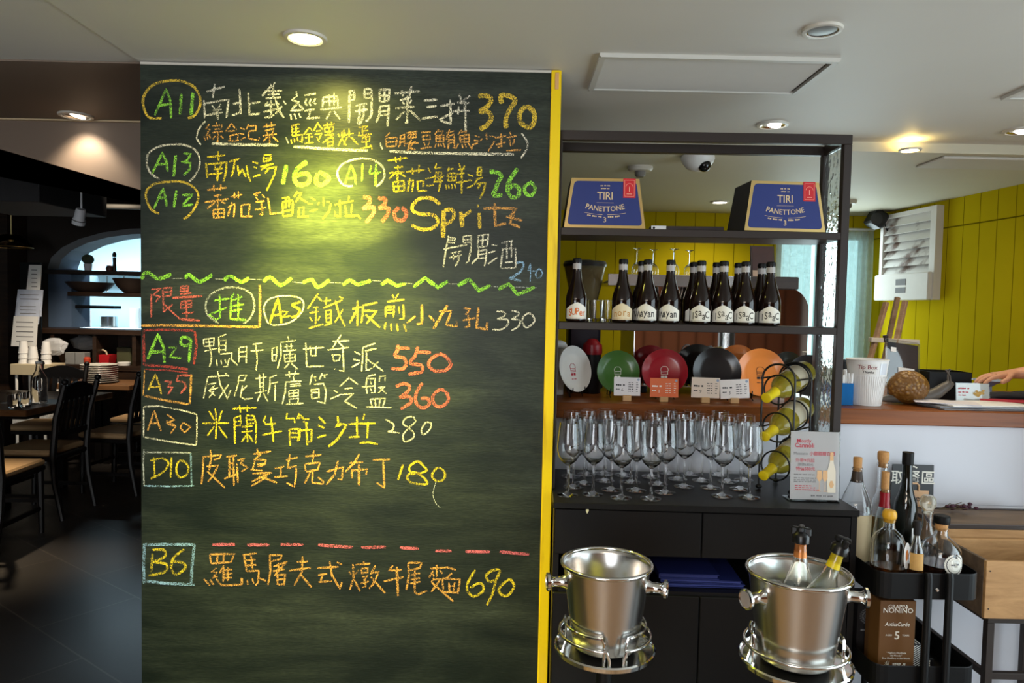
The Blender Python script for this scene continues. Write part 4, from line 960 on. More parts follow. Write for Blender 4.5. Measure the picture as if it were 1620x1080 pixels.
# ---------------------------------------------------------------- cake boxes
M_navy = mat('navy_box_print', rgb(38, 52, 116), 0.45, var=0.05)
M_boxside = mat('black_box_side', rgb(36, 34, 40), 0.5, var=0.08)
M_redstk = mat('red_sticker', rgb(204, 36, 44), 0.5, var=0.03)
M_cream = mat('cream_ink', rgb(216, 190, 150), 0.5, var=0)
def cake_box(px_l, px_r, label, rz):
    a = P(px_l, 362, YF + 0.004, KB); b = P(px_r, 362, YF + 0.004, KB)
    wd = (b - a).length; tw = wd * 0.832; h = 0.163; d = 0.17; ind = (wd - tw) / 2
    c = (a + b) / 2
    t = thing('cake_box', label, 'box', (c.x, c.y, ZC + s1 + 0.0008), rz, group='blue cake boxes on the top shelf')
    w2 = wd / 2; t2 = tw / 2; lean = 0.012
    F = lambda u, v: Vector((u, lean * v / h - 0.0006, v))
    MB().rings([[(-w2, 0, 0), (w2, 0, 0), (w2, d, 0), (-w2, d, 0)], [(-t2, lean, h), (t2, lean, h), (t2, d - lean, h), (-t2, d - lean, h)]]).build('carton', M_boxside, t)
    # gold edged front with rounded blue field
    def field(i, r, off):
        pts = []
        cor = [(-w2 + i * 1.05, i, 0), (w2 - i * 1.05, i, 1), (t2 - i, h - i, 2), (-t2 + i, h - i, 3)]
        for (cx_, cz_, k) in cor:
            P0 = Vector((cx_, cz_)); pv = Vector(cor[(k - 1) % 4][:2]); nx = Vector(cor[(k + 1) % 4][:2])
            A = P0 + (pv - P0).normalized() * r; B = P0 + (nx - P0).normalized() * r
            for s_ in range(6):
                q_ = s_ / 5
                w_ = A * (1 - q_) ** 2 + P0 * 2 * q_ * (1 - q_) + B * q_ ** 2
                pts.append(F(w_.x, w_.y) + Vector((0, off, 0)))
        return pts
    fr = field(0.0, 0.002, 0.0); f2 = field(0.0095, 0.014, -0.0004)
    MB().add(fr, [tuple(range(len(fr)))]).build('gold_edging', M_gold, t)
    MB().add(f2, [tuple(range(len(f2)))]).build('blue_front', M_navy, t)
    G = lambda u, v: F(u, v) + Vector((0, -0.0009, 0))
    mb = MB()
    put_text(mb, 'TIRI', 0.036, 0, h * 0.64, G, sx=0.86, bold=0.0005)
    fine_print(mb, G, -0.014, 0.014, h * 0.795, 0.004, 2); fine_print(mb, G, -0.016, 0.016, h * 0.85, 0.004, 3)
    quad(mb, G, -0.028, 0.028, h * 0.505, h * 0.51)
    def arcfn(rad, zc):
        return lambda u, v: G(rad_x(u, v, rad, zc)[0], rad_x(u, v, rad, zc)[1])
    def rad_x(u, v, rad, zc):
        a_ = u / rad
        return (rad + v) * math.sin(a_), zc + (rad + v) * math.cos(a_) - rad
    put_text(mb, 'PANETTONE', 0.0235, 0, 0, lambda u, v: G((0.20 - v) * math.sin(u / 0.20), h * 0.375 + 0.20 - (0.20 - v) * math.cos(u / 0.20)), sx=0.95, bold=0.0006)
    def smile(u, v):
        a_ = u / 0.34
        return G((0.34 - v) * math.sin(a_), h * 0.225 - (0.34 - v) * math.cos(a_) + 0.34)
    fine_print(mb, smile, -0.058, -0.010, 0, 0.0055, 4); fine_print(mb, smile, 0.010, 0.058, 0, 0.0055, 5)
    put_text(mb, '3', 0.024, 0, h * 0.16, G, bold=0.0005)
    for k in (-1, 1):
        for s_ in range(12):
            a0_, a1_ = k * (0.008 + s_ * 0.005), k * (0.008 + (s_ + 1) * 0.005)
            z_ = lambda a_: h * 0.262 - 0.34 * math.cos(a_ / 0.34) + 0.34
            mb.add([G(a0_, z_(a0_)), G(a1_, z_(a1_)), G(a1_, z_(a1_) + 0.0011), G(a0_, z_(a0_) + 0.0011)], [(0, 1, 2, 3)])
    mb.build('gold_lettering', M_cream, t)
    st = MB()
    S_ = lambda u, v: F(u, v) + Vector((0, -0.0014, 0))
    sx0, sx1, sz0, sz1 = t2 - 0.052, t2 - 0.012, h - 0.063, h + 0.0005
    quad(st, S_, sx0, sx1, sz0, sz1)
    stk = st.build('sticker', M_redstk, t); stk['label'] = 'small red sticker on the upper right corner'
    S2 = lambda u, v: F(u, v) + Vector((0, -0.0018, 0))
    l = MB(); cx_ = (sx0 + sx1) / 2; cz_ = (sz0 + sz1) / 2
    for (x0, x1, z0, z1) in ((sx0 + .004, sx0 + .005, sz0 + .005, sz1 - .005), (sx1 - .005, sx1 - .004, sz0 + .005, sz1 - .005), (sx0 + .004, sx1 - .004, sz0 + .005, sz0 + .006), (sx0 + .004, sx1 - .004, sz1 - .006, sz1 - .005), (cx_ - .009, cx_ + .009, cz_ - .020, cz_ - .018)):
        quad(l, S2, x0, x1, z0, z1)
    for s_ in range(14):
        a0_, a1_ = PI * s_ / 14, PI * (s_ + 1) / 14
        l.add([S2(cx_ + r_ * math.cos(a_), cz_ + 0.004 + r_ * math.sin(a_)) for r_, a_ in ((0.011, a0_), (0.011, a1_), (0.0122, a1_), (0.0122, a0_))], [(0, 1, 2, 3)])
    put_text(l, '1', 0.022, cx_, cz_ - 0.004, S2, bold=0.0005)
    l.build('sticker_print', mat('pale_red_ink', rgb(240, 170, 150), 0.6, var=0) if 'pale_red_ink' not in bpy.data.materials else bpy.data.materials['pale_red_ink'], stk)
    return t
cake_box(892, 1021, 'navy and gold trapezoid cake box at the left end of the top shelf', -0.01)
cake_box(1176, 1308, 'navy and gold trapezoid cake box at the right end of the top shelf', 0.05)
# long flat box between them
p = P(1085, 362, YF + 0.06, KB)
t = thing('flat_box', 'long flat dark box with white end label lying between the cake boxes', 'box', (p.x, p.y, ZC + s1 + 0.0008), -0.05)
MB().bbox(-0.118, 0.118, -0.03, 0.03, 0, 0.014, 0.001).build('carton', mat('dark_print_carton', rgb(44, 34, 34), 0.4, var=0.6, scale=40), t)
mb = MB().box(-0.1185, -0.07, -0.0306, -0.03, 0.0005, 0.0135).box(-0.1185, -0.07, -0.03, 0.03, 0.014, 0.0144)
mb.build('white_label', M_paper, t)
MB().lathe([(0, 0), (0.004, 0), (0.004, 0.0003), (0, 0.0003)], 16, M=Matrix.Translation((-0.11, -0.0309, 0.007)) @ Matrix.Rotation(PI / 2, 4, 'X')).build('logo_dot', M_ink, t)

# ---------------------------------------------------------------- beer bottles
LB = {}
def beer(kind, word, ink, paper):
    t = thing('beer_bottle', '', 'bottle')
    prof = [(0, 0.002), (0.027, 0), (0.034, 0.003), (0.0352, 0.01), (0.0352, 0.074), (0.0340, 0.085), (0.0300, 0.102), (0.0240, 0.120), (0.0190, 0.136), (0.0160, 0.152), (0.0142, 0.170), (0.0135, 0.190), (0.0140, 0.196), (0.0140, 0.202), (0.0125, 0.204), (0, 0.204)]
    MB().lathe(prof, 36).build('glass_body', M_dkglass, t)
    cp = [(0.0128, 0.1985), (0.0152, 0.1985), (0.0152, 0.2035), (0.0142, 0.2105), (0.011, 0.2125), (0, 0.2128)]
    MB().lathe(cp, 24).build('crown_cap', M_black, t)
    MB().lathe([(0.0139, 0.176), (0.0143, 0.176), (0.0143, 0.1945), (0.0141, 0.1945)], 24).build('neck_label', mat('silver_neck_paper', rgb(176, 172, 168), 0.45, var=0.1) if 'silver_neck_paper' not in bpy.data.materials else bpy.data.materials['silver_neck_paper'], t)
    r = 0.03565
    mb = MB(); n = 24; U = 0.042
    vs = []; fs_ = []
    for i in range(n + 1):
        u = -U + 2 * U * i / n; k = abs(u) / U
        top = 0.043 + 0.022 * (1 - k ** 1.25)
        for v in (0.010, 0.03, top):
            vs.append((r * math.sin(u / r), -r * math.cos(u / r), v))
    for i in range(n):
        for k in range(2):
            a = i * 3 + k
            fs_.append((a, a + 3, a + 4, a + 1))
    mb.add(vs, fs_, True)
    lb = mb.build('front_label', paper, t)
    fn = lambda u, v: Vector(((r + 0.0005) * math.sin(u / (r + 0.0005)), -(r + 0.0005) * math.cos(u / (r + 0.0005)), v))
    l = MB(); n = len(word); rr = random.Random(len(word) * 7 + ord(word[0])); step = 0.062 / n
    for i, chh in enumerate(word):
        up = {'ISaaC': (-0.003, 0.002, 0.009, -0.003, 0.001), 'Wayan': (-0.002, 0.002, 0.005, 0.001, 0.002)}.get(word, (0.0, 0.003, 0.004, 0.001, 0.0))[i]
        put_text(l, chh, 0.032 if chh.isupper() else 0.034, (i - (n - 1) / 2) * step, 0.030 + up, fn, sx=0.80, bold=0.0009)
    for k_ in range(10): quad(l, fn, -0.036 + 0.0072 * k_, -0.0288 + 0.0072 * k_, 0.0130, 0.0137)
    l.build('label_lettering', ink, lb)
    return t
p_white = mat('cream_label_paper', rgb(232, 228, 214), 0.6, var=0.03); p_tan = mat('tan_label_paper', rgb(222, 206, 170), 0.6, var=0.03); p_or = mat('orange_label_paper', rgb(196, 104, 44), 0.6, var=0.2, scale=60)
protos = {'isaac': beer('isaac', 'ISaaC', mat('dark_olive_ink', rgb(66, 62, 50), 0.6, var=0), p_white), 'wayan': beer('wayan', 'Wayan', mat('charcoal_ink', rgb(48, 44, 46), 0.6, var=0), p_white),
          'nora': beer('nora', 'nora', mat('ochre_ink', rgb(190, 140, 76), 0.6, var=0), p_tan), 'super': beer('super', 'SUPer', mat('orange_label_ink', rgb(214, 108, 40), 0.6, var=0), p_white)}
row = [('super', 911, 0.05, 'brown beer bottle with orange lettered label, leftmost on the middle shelf', 0.12), ('nora', 984, 0.05, 'brown beer bottle with tan and ochre label, second from the left in front', 0.0),
       ('wayan', 1023, 0.05, 'beer bottle with black lettered cream label, next after the tan labelled one', -0.12), ('wayan', 1059, 0.05, 'beer bottle with black lettered cream label, just left of the olive lettered four', -0.15),
       ('isaac', 1107.5, 0.05, 'beer bottle with olive lettered label, leftmost of the front four', 0.0), ('isaac', 1143, 0.05, 'beer bottle with olive lettered label, second of the front four', 0.05),
       ('isaac', 1177.5, 0.05, 'beer bottle with olive lettered label, third of the front four', -0.03), ('isaac', 1217, 0.05, 'beer bottle with olive lettered label, rightmost on the shelf', 0.06),
       ('wayan', 1014, 0.125, 'beer bottle in the back row, mostly hidden behind the black lettered pair', 0.3), ('isaac', 1096, 0.125, 'beer bottle in the back row, leftmost behind the olive lettered four', 0.4),
       ('isaac', 1132, 0.125, 'beer bottle in the back row, second behind the olive lettered four', -0.5), ('isaac', 1166, 0.125, 'beer bottle in the back row, third behind the olive lettered four', 0.2),
       ('isaac', 1203, 0.125, 'beer bottle in the back row, rightmost behind the olive lettered four', 0.7)]
used = set()
for kind, px, dy, lab, rz in row:
    loc = bshelf(px, dy, 2)
    face = math.atan2(loc.x, loc.y) * -1
    if kind not in used:
        used.add(kind); t = protos[kind]; t.location = loc; t.rotation_euler = (0, 0, face + rz); t['label'] = lab; t['group'] = 'beer bottles on the middle shelf'
    else:
        dup(protos[kind], loc, face + rz, lab, 'beer bottles on the middle shelf')
# two clear tumblers behind
def tumbler(name, label, cat, loc, r0, r1, h, group=None, m_=None, liquid=None):
    t = thing(name, label, cat, loc, 0, group)
    g = MB().lathe([(0, 0), (r0 * 0.95, 0), (r0, 0.003), (r1, h), (r1 - 0.0015, h + 0.0006), (r1 - 0.003, h), (r0 - 0.002, 0.012), (0, 0.010)], 28).build('glass_body', m_ or M_glass, t)
    return t
tumbler('tumbler', 'small clear tumbler beside the orange labelled bottle, left one', 'glass', bshelf(941, 0.13, 2), 0.024, 0.029, 0.075, 'tumblers on the middle shelf')
tumbler('tumbler', 'small clear tumbler left of the tan labelled bottle, right one of the pair', 'glass', bshelf(962, 0.15, 2), 0.024, 0.029, 0.075, 'tumblers on the middle shelf')

# ---------------------------------------------------------------- wine glasses
def wine_glass():
    t = thing('wine_glass', '', 'wine glass')
    g = 0.0011
    out = [(0, 0.0), (0.030, 0.0), (0.0335, 0.0010), (0.0335, 0.0022), (0.026, 0.0038), (0.012, 0.0070), (0.0052, 0.0125), (0.0042, 0.022), (0.0038, 0.060), (0.0042, 0.088), (0.0060, 0.097), (0.0150, 0.104), (0.0260, 0.114), (0.0335, 0.128), (0.0372, 0.146), (0.0375, 0.162), (0.0355, 0.190), (0.0325, 0.214), (0.0305, 0.234)]
    inn = [(0.0297, 0.2345), (0.0289, 0.234), (0.0311, 0.214), (0.0342, 0.190), (0.0362, 0.162), (0.0359, 0.146), (0.0322, 0.129), (0.0250, 0.1165), (0.0145, 0.1075), (0.0050, 0.1035), (0, 0.1030)]
    MB().lathe(out + inn, 32).build('glass_body', M_glass, t)
    return t
wg = wine_glass()
glass_rows = [('front', [(898, 783.5), (938, 782.6), (982.5, 787.8), (1029.5, 789), (1052, 779.5), (1082, 770), (1142, 785), (1185, 786.8)]),
              ('second', [(907, 771), (967, 775), (1006, 776), (1041, 766), (1124, 772), (1171, 774)]),
              ('third', [(924, 765), (957, 761), (998, 763), (1030, 754.5), (1072, 758), (1110, 760.5), (1151, 762)]),
              ('back', [(903, 754), (926, 751), (946, 750), (981, 751.5), (1056, 748.5), (1091, 750), (1136, 751), (1176, 760)])]
ordn = ['leftmost', 'second from the left', 'third from the left', 'fourth from the left', 'fifth from the left', 'sixth from the left', 'seventh from the left', 'rightmost']
first = True; placed = []
for rn_, pts in glass_rows:
    for k, (px, py) in enumerate(pts):
        p = PZ(px, py, ZC)
        # keep feet from touching
        for _ in range(30):
            for q_ in placed:
                dv = Vector((p.x - q_.x, p.y - q_.y))
                if dv.length < 0.069:
                    dv = dv.normalized() * (0.0695 - dv.length)
                    p.x += dv.x; p.y += dv.y
        placed.append(p.copy())
        lab = 'clear stemmed wine glass, %s row of the cluster, %s' % (rn_, ordn[-1] if k == len(pts) - 1 else ordn[k])
        loc = (p.x, p.y, ZC + 0.0006)
        if first:
            wg.location = loc; wg['label'] = lab; wg['group'] = 'wine glasses on the black cabinet'; first = False
        else:
            dup(wg, loc, 0.0, lab, 'wine glasses on the black cabinet')

# ---------------------------------------------------------------- acrylic sign holder
a = P(1249, 795, 2.235, 0.0); 
sg = thing('sign_holder', 'clear stand with a white wine promotion sheet at the right end of the cabinet', 'sign', (P(1288, 795, 2.24).x, 2.24, ZC + 0.0006), -0.03)
w_, h_ = 0.153, 0.222
Tm = Matrix.Rotation(-0.06, 4, 'X')
MB().box(-w_ / 2 - 0.002, w_ / 2 + 0.002, -0.002, 0.0, 0.002, h_ + 0.002, M=Tm).box(-w_ / 2 - 0.002, w_ / 2 + 0.002, 0.0016, 0.0034, 0.002, h_ + 0.002, M=Tm).box(-w_ / 2 - 0.002, w_ / 2 + 0.002, -0.004, 0.066, 0, 0.002).build('acrylic_stand', M_acryl, sg)
sh = MB().box(-w_ / 2, w_ / 2, 0.0004, 0.0012, 0.006, h_, M=Tm).build('printed_sheet', mat('promo_paper', rgb(240, 236, 238), 0.6, var=0.03), sg)
fn = lambda u, v: Tm @ Vector((u, -0.0026, v))
l = MB(); put_text(l, 'Mostly', 0.017, -0.036, h_ * 0.865, fn, bold=0.0003); put_text(l, 'Cannoli', 0.020, -0.034, h_ * 0.80, fn, bold=0.0003)
put_text(l, '小甜甜甜白酒', 0.0135, 0.022, h_ * 0.685, fn, bold=0.0003); put_text(l, '外帶9折起', 0.0135, -0.032, h_ * 0.585, fn)
put_text(l, '特價580元', 0.0135, -0.030, h_ * 0.465, fn, bold=0.0003)
for i in range(3): fine_print(l, fn, -0.062, -0.01 + 0.012 * i, h_ * (0.225 - 0.028 * i), 0.0036, 7 + i)
l.build('red_print', M_redink, sh)
l = MB(); put_text(l, 'Moscato', 0.013, -0.046, h_ * 0.685, fn); put_text(l, '原價680元', 0.011, -0.030, h_ * 0.525, fn)
for i in range(4): fine_print(l, fn, -0.066, 0.004, h_ * (0.385 - (0.05, 0.078, 0.102, 0.0)[i]), 0.0034, 17 + i)
fine_print(l, fn, -0.012, 0.06, h_ * 0.085, 0.005, 25)
l.build('grey_print', M_greyink, sh)
l = MB()
def poly(mb, pts, fnn): mb.add([fnn(u, v) for u, v in pts], [tuple(range(len(pts)))])
bx = 0.052
poly(l, [(bx - .013, .03), (bx + .013, .03), (bx + .013, .1), (bx + .006, .125), (bx + .005, .155), (bx - .005, .155), (bx - .006, .125), (bx - .013, .1)], fn)
l.build('printed_bottle', mat('pale_straw_ink', rgb(226, 216, 196), 0.6, var=0), sh)
fn2 = lambda u, v: Tm @ Vector((u, -0.0030, v))
l = MB(); poly(l, [(bx - .0055, .132), (bx + .0055, .132), (bx + .005, .158), (bx - .005, .158)], fn2)
for gx in (0.014, 0.032): poly(l, [(gx - .007, .1), (gx - .008, .075), (gx - .003, .066), (gx + .003, .066), (gx + .008, .075), (gx + .007, .1)], fn2); quad(l, fn2, gx - .0008, gx + .0008, .035, .066); quad(l, fn2, gx - .006, gx + .006, .033, .035)
poly(l, [(bx - .008, .055), (bx - .003, .045), (bx + .003, .045), (bx + .008, .055), (bx + .003, .068), (bx - .003, .068)], fn2)
l.build('printed_glasses', mat('gold_pink_ink', rgb(222, 178, 130), 0.6, var=0), sh)

# ---------------------------------------------------------------- wine rack with three bottles
tip = P(1213, 632, 2.30); butt = P(1272, 592, 2.50)
ax = (butt - tip); ax.z = 0; plan = math.atan2(ax.y, ax.x) - PI / 2
tilt = math.atan2(butt.z - tip.z, ax.length)
rc0 = tip + (butt - tip) * 0.52
rk = thing('wine_rack', 'tall black wire rack holding three wine bottles, by the shelving post', 'bottle rack', (rc0.x, rc0.y, ZC + 0.0008), plan)
zb = [P(1252, 607, 2.42).z - ZC, P(1250, 665, 2.42).z - ZC, P(1250, 724, 2.42).z - ZC]
RR = 0.049
for yy, ww in ((-0.065, 0.056), (0.065, 0.056)):
    mb = MB()
    ztopr = zb[0] + 0.02
    arcp = [(-ww, yy, 0.012)] + [(-ww, yy, z) for z in (0.1, 0.2, ztopr)] + [(ww * math.cos(PI - PI * i / 12), yy, ztopr + 0.05 * math.sin(PI * i / 12)) for i in range(1, 12)] + [(ww, yy, z) for z in (ztopr, 0.2, 0.1, 0.012)]
    mb.tube(arcp, 0.0036, 8)
    mb.ball((-ww, yy, 0.008), 0.011, 0.011, 0.008, 12); mb.ball((ww, yy, 0.008), 0.011, 0.011, 0.008, 12)
    mb.build('side_frame', M_wire, rk)
    for z in zb:
        zz = z + math.tan(tilt) * yy
        MB().tube([(RR * math.cos(2 * PI * i / 28), yy, zz + RR * math.sin(2 * PI * i / 28)) for i in range(28)], 0.003, 6, closed=True).build('ring', M_wire, rk)
mb = MB()
for xx in (-0.056, 0.056):
    for z in (0.05, zb[1] - 0.02, zb[0] + 0.02): mb.tube([(xx, -0.065, z), (xx, 0.065, z)], 0.003, 6)
mb.build('cross_bars', M_wire, rk)
names_ = ['top', 'middle', 'bottom']
M_lemon = mat('yellow_capsule', rgb(222, 196, 24), 0.35, var=0.04)
for z, nm in zip(zb, names_):
    L_ = 0.30
    t = thing('wine_bottle', 'white wine bottle with yellow capsule lying in the %s rings of the wire rack' % nm, 'bottle', (0, 0, 0), 0, group='bottles in the wire rack')
    M = mw(rk) @ Matrix.Translation((0, 0, z)) @ Matrix.Rotation(tilt, 4, 'X') @ Matrix.Translation((0, 0.145, 0.0)) @ Matrix.Rotation(PI / 2, 4, 'X')
    t.matrix_world = M
    t.location, t.rotation_euler = M.to_translation(), M.to_euler()
    prof = [(0, 0.004), (0.028, 0.0), (0.0405, 0.004), (0.0415, 0.012), (0.0415, 0.17), (0.037, 0.19), (0.026, 0.212), (0.0175, 0.232), (0.015, 0.25), (0.0145, 0.292), (0.0155, 0.294), (0.0155, 0.300), (0, 0.301)]
    MB().lathe(prof, 32).build('glass_body', M_olive, t)
    MB().lathe([(0.0182, 0.236), (0.0160, 0.252), (0.0155, 0.290), (0.0165, 0.2925), (0.0165, 0.302), (0.013, 0.3035), (0, 0.3035)], 28).build('capsule', M_lemon, t)
    MB().lathe([(0.0418, 0.04), (0.0422, 0.04), (0.0422, 0.13), (0.0418, 0.13)], 32, a0=-0.3, a1=PI + 0.3).build('paper_label', mat('wine_label', rgb(222, 212, 186), 0.6, var=0.1) if 'wine_label' not in bpy.data.materials else bpy.data.materials['wine_label'], t)
# ================================================================ bar counter
K2 = 0.010
YK = 2.66
kz = P(1110, 641.5, YK, K2).z
ZK = kz
kb = P(1320, 650, YK, K2)
bar = thing('bar_counter', 'white fronted bar counter running behind the shelving to the right edge', 'counter', (-1.0, YK + K2 * 1.1, 0), -K2)
zg = P(1450, 795, YK + 0.02).z
MB().box(0.0, 3.62, 0.022, 0.04, 0.0, zg - 0.002).box(0.0, 3.62, 0.022, 0.04, zg + 0.002, ZK - 0.058).box(0, 3.62, 0.027, 0.04, zg - 0.003, zg + 0.003).box(0.0, 3.62, 0.77, 0.79, 0.0, ZK - 0.058).box(0, 0.02, 0.04, 0.77, 0, ZK - 0.058).box(3.60, 3.62, 0.04, 0.77, 0, ZK - 0.058).build('front_panel', mat('white_counter_panel', rgb(214, 215, 222), 0.42, var=0.02, scale=2), bar)
ct = MB().bbox(-0.02, 3.64, 0.0, 0.82, 0, 0.058, 0.004).build('wooden_countertop', M_counterwood)
ct.location = (-1.0, YK + K2 * 1.1, ZK - 0.0575); ct.rotation_euler = (0, 0, -K2)
tag(ct, 'polished red-brown wooden top of the bar counter', 'countertop')
ZK += 0.0012

def onbar(px, Y):
    p = P(px, 600, Y, K2); return Vector((p.x, p.y, ZK))

# ---------------------------------------------------------------- plates on stands
def plate(px, py, r, col, ink, label, turn, Y, mark=True):
    c = P(px, py, Y, K2)
    R = r * c.y / FPX
    rot = Matrix.Translation((0, 0, R + 0.012)) @ Matrix.Rotation(turn, 4, 'Z') @ Matrix.Rotation(PI / 2 - 0.22, 4, 'X')
    t = thing('display_plate', label, 'plate', (c.x, c.y, ZK + 0.003), 0, 'display plates on wire stands')
    m_ = mat('glazed_' + label.split()[0], col, 0.22, var=0.04)
    prof = [(0, -0.004), (R * 0.60, -0.004), (R * 0.72, 0.0), (R * 0.93, 0.010), (R, 0.0135), (R * 0.995, 0.0155), (R * 0.92, 0.0125), (R * 0.72, 0.003), (R * 0.6, 0.0), (0, 0.0)]
    pl_ = MB().lathe(prof, 48, M=rot).build('plate_body', m_, t)
    if mark:
        fn = lambda u, v: rot @ Vector((u, v, 0.0008))
        l = MB(); s = R * 0.16
        l.tube([fn(x, z) for x, z in ((-s, s * .2), (-s, s * .9), (-s * .5, s * 1.5), (s * .5, s * 1.5), (s, s * .9), (s, s * .2))], 0.0009, 5)
        for k in range(3): l.tube([fn(-s * .9, s * (.2 - .45 * k)), fn(s * .9, s * (.2 - .45 * k))], 0.0009, 5)
        for k in (-1, 1): l.tube([fn(k * s * .9, s * .2), fn(k * s * .9, -s * .7)], 0.0009, 5)
        fine_print(l, fn, -R * 0.15, R * 0.15, -R * 0.22, R * 0.13, 3); fine_print(l, fn, -R * 0.15, R * 0.15, -R * 0.42, R * 0.05, 4)
        l.build('printed_mark', ink, pl_)
    st = MB()
    for k in (-1, 1):
        b = k * R * 0.38
        st.tube([rot @ Vector((b, -R * 0.80, 0.020)), rot @ Vector((b, -R * 0.97, 0.017)), rot @ Vector((b, -R * 1.0 - 0.006, -0.002)), rot @ Vector((b, -R * 0.55, -0.010)), rot @ Vector((b, R * 0.35, -0.010))], 0.0022, 6)
        A = rot @ Vector((b, -R - 0.006, -0.002)); B = rot @ Vector((b, -R * 0.1, -0.010))
        st.tube([A, (A.x, A.y + 0.085, 0.0), B], 0.0022, 6)
        st.tube([A, (A.x, A.y - 0.02, 0.0)], 0.0022, 6)
    st.tube([rot @ Vector((-R * 0.38, 0.0, -0.0105)), rot @ Vector((R * 0.38, 0.0, -0.0105))], 0.0022, 6)
    st.build('wire_stand', M_wire, t)
plate(906, 593, 37, rgb(236, 234, 230), M_redink, 'white plate on a wire stand at the left end, turned sideways', 0.75, 2.86)
plate(977, 594, 34, rgb(64, 104, 44), M_whiteink, 'green plate on a wire stand, second from the left', 0.05, 2.86)
plate(1051, 594, 36, rgb(156, 28, 40), M_whiteink, 'dark red plate on a wire stand, behind the orange card', -0.1, 2.86)
plate(1133, 594, 38, rgb(34, 30, 30), M_ink, 'black plate on a wire stand, between the red and orange plates', -0.05, 2.86, False)
plate(1203, 593, 38, rgb(240, 142, 66), M_ink, 'bright orange plate on a wire stand, beside the wire wine rack', -0.12, 2.86)
plate(1279, 599, 33, rgb(44, 46, 50), M_ink, 'dark grey plate partly hidden behind the wire wine rack', -0.2, 2.90, False)

def card(px, py, w_, h_, col, label, tilt, lines):
    c = P(px, py, 2.745, K2); s = c.y / FPX; W, H = w_ * s, h_ * s
    t = thing('price_card', label, 'card', (c.x, c.y, ZK), 0, 'price cards in wooden blocks')
    z0 = c.z - ZK - H / 2
    bw = 0.016
    MB().bbox(-bw, bw, -0.010, 0.010, 0, z0 + 0.002, 0.001).build('wooden_block', M_blond, t)
    Mx = Matrix.Translation((0, -0.002, z0 + H / 2)) @ Matrix.Rotation(tilt, 4, 'Y') @ Matrix.Rotation(-0.05, 4, 'X')
    cd = MB().box(-W / 2, W / 2, -0.0008, 0.0008, -H / 2, H / 2, M=Mx).build('printed_card', mat('card_' + label.split()[0], col, 0.6, var=0.02), t)
    fn = lambda u, v: Mx @ Vector((u, -0.0012, v))
    l = MB(); fine_print(l, fn, -W * 0.42, -W * 0.08, H * 0.08, H * 0.09, 5); fine_print(l, fn, -W * 0.42, -W * 0.28, -H * 0.15, H * 0.06, 6); put_text(l, lines[1][0], H * 0.24, -W * 0.18, -H * 0.20, fn)
    for k in range(5): fine_print(l, fn, W * 0.05, W * 0.24, H * (0.22 - 0.12 * k), H * 0.05, 8 + k); fine_print(l, fn, W * 0.34, W * 0.42, H * (0.22 - 0.12 * k), H * 0.05, 28 + k)
    l.build('card_print', M_whiteink if lines[-1] == 'w' else M_ink, cd)
    d = MB().lathe([(0, -0.0003), (H * 0.07, -0.0003), (H * 0.07, 0.0), (0, 0)], 16, M=Mx @ Matrix.Translation((W * 0.42, -0.0010, H * 0.38)) @ Matrix.Rotation(PI / 2, 4, 'X'))
    d.build('logo_dot', mat('logo_' + label.split()[0], rgb(150, 160, 180), 0.6, var=0), cd)
card(992, 611, 42, 29, rgb(228, 222, 222), 'white price card in front of the green plate', 0.0, ('Boden Plates', '6 色', '20 cm', '24 cm', 'k'))
card(1050.5, 613, 45, 30, rgb(226, 112, 66), 'orange price card in front of the dark red plate', 0.0, ('Boden Plates', '1 色', '20 cm', '24 cm', 'w'))
card(1116, 613, 45, 32, rgb(226, 206, 188), 'cream price card in front of the black plate', 0.02, ('Boden Plates', '9 色', '20 cm', '24 cm', 'k'))
card(1162, 615, 46, 30, rgb(232, 222, 216), 'tilted white price card in front of the orange plate', -0.06, ('Special', '3 色', '18 cm', '22 cm', 'k'))

# ---------------------------------------------------------------- espresso machine with its mirror back to the room
ma = P(1000, 640, 3.02, K2); mbp = P(1274, 640, 3.02, K2)
mt = P(1100, 443, 3.02, K2).z - ZK
MWD = (mbp - ma).length
em = thing('espresso_machine', 'mirror-backed steel espresso machine on the counter behind the plates', 'coffee machine', (ma.x, ma.y, ZK), -K2)
pts = [(0, 0.03), (MWD, 0.03)]
for i in range(9):
    a_ = PI / 2 * i / 8
    pts.append((MWD - 0.10 + 0.10 * math.cos(a_), mt - 0.10 + 0.10 * math.sin(a_) - 0.02))
pts.append((0, mt - 0.02))
MB().prism(pts, 0.004, 0.40).build('body', M_steel, em)
pts2 = [(x * 0.992 + MWD * 0.004, 0.034 + (z - 0.03) * 0.985) for x, z in pts]
MB().prism(pts2, -0.002, 0.004).build('mirror_back', M_mirror, em)
mb = MB()
for x in (0.05, MWD - 0.05):
    for y in (0.05, 0.35): mb.cyl((x, y, 0), (x, y, 0.031), 0.02)
mb.build('feet', M_black, em)
x0 = -0.12
MB().bbox(x0, MWD - 0.07, -0.03, 0.40, mt - 0.02, mt - 0.008, 0.003).bbox(x0, MWD * 0.62, -0.032, -0.026, mt - 0.03, mt + 0.018, 0.001).build('cup_tray', M_steel, em)
MB().bbox(MWD * 0.62, MWD - 0.06, -0.034, -0.022, mt - 0.032, mt + 0.020, 0.003).build('wood_rail', M_darkwood, em)
ez = ZK + mt - 0.0075
def onmach(u, v):
    return mw(em) @ Vector((u, v, mt - 0.0075))
for k, u in enumerate((0.02, 0.10, 0.18, 0.26)):
    cw_ = dup(wg, (0, 0, 0), 0.0, 'upside-down wine glass on the coffee machine, %s of four' % ['leftmost', 'second from the left', 'third from the left', 'rightmost'][k], 'glasses on the coffee machine')
    p = onmach(u, 0.10 + 0.05 * (k % 2)); cw_.location = (p.x, p.y, p.z + 0.2345 * 0.62); cw_.rotation_euler = (PI, 0, 0); cw_.scale = (0.62, 0.62, 0.62)
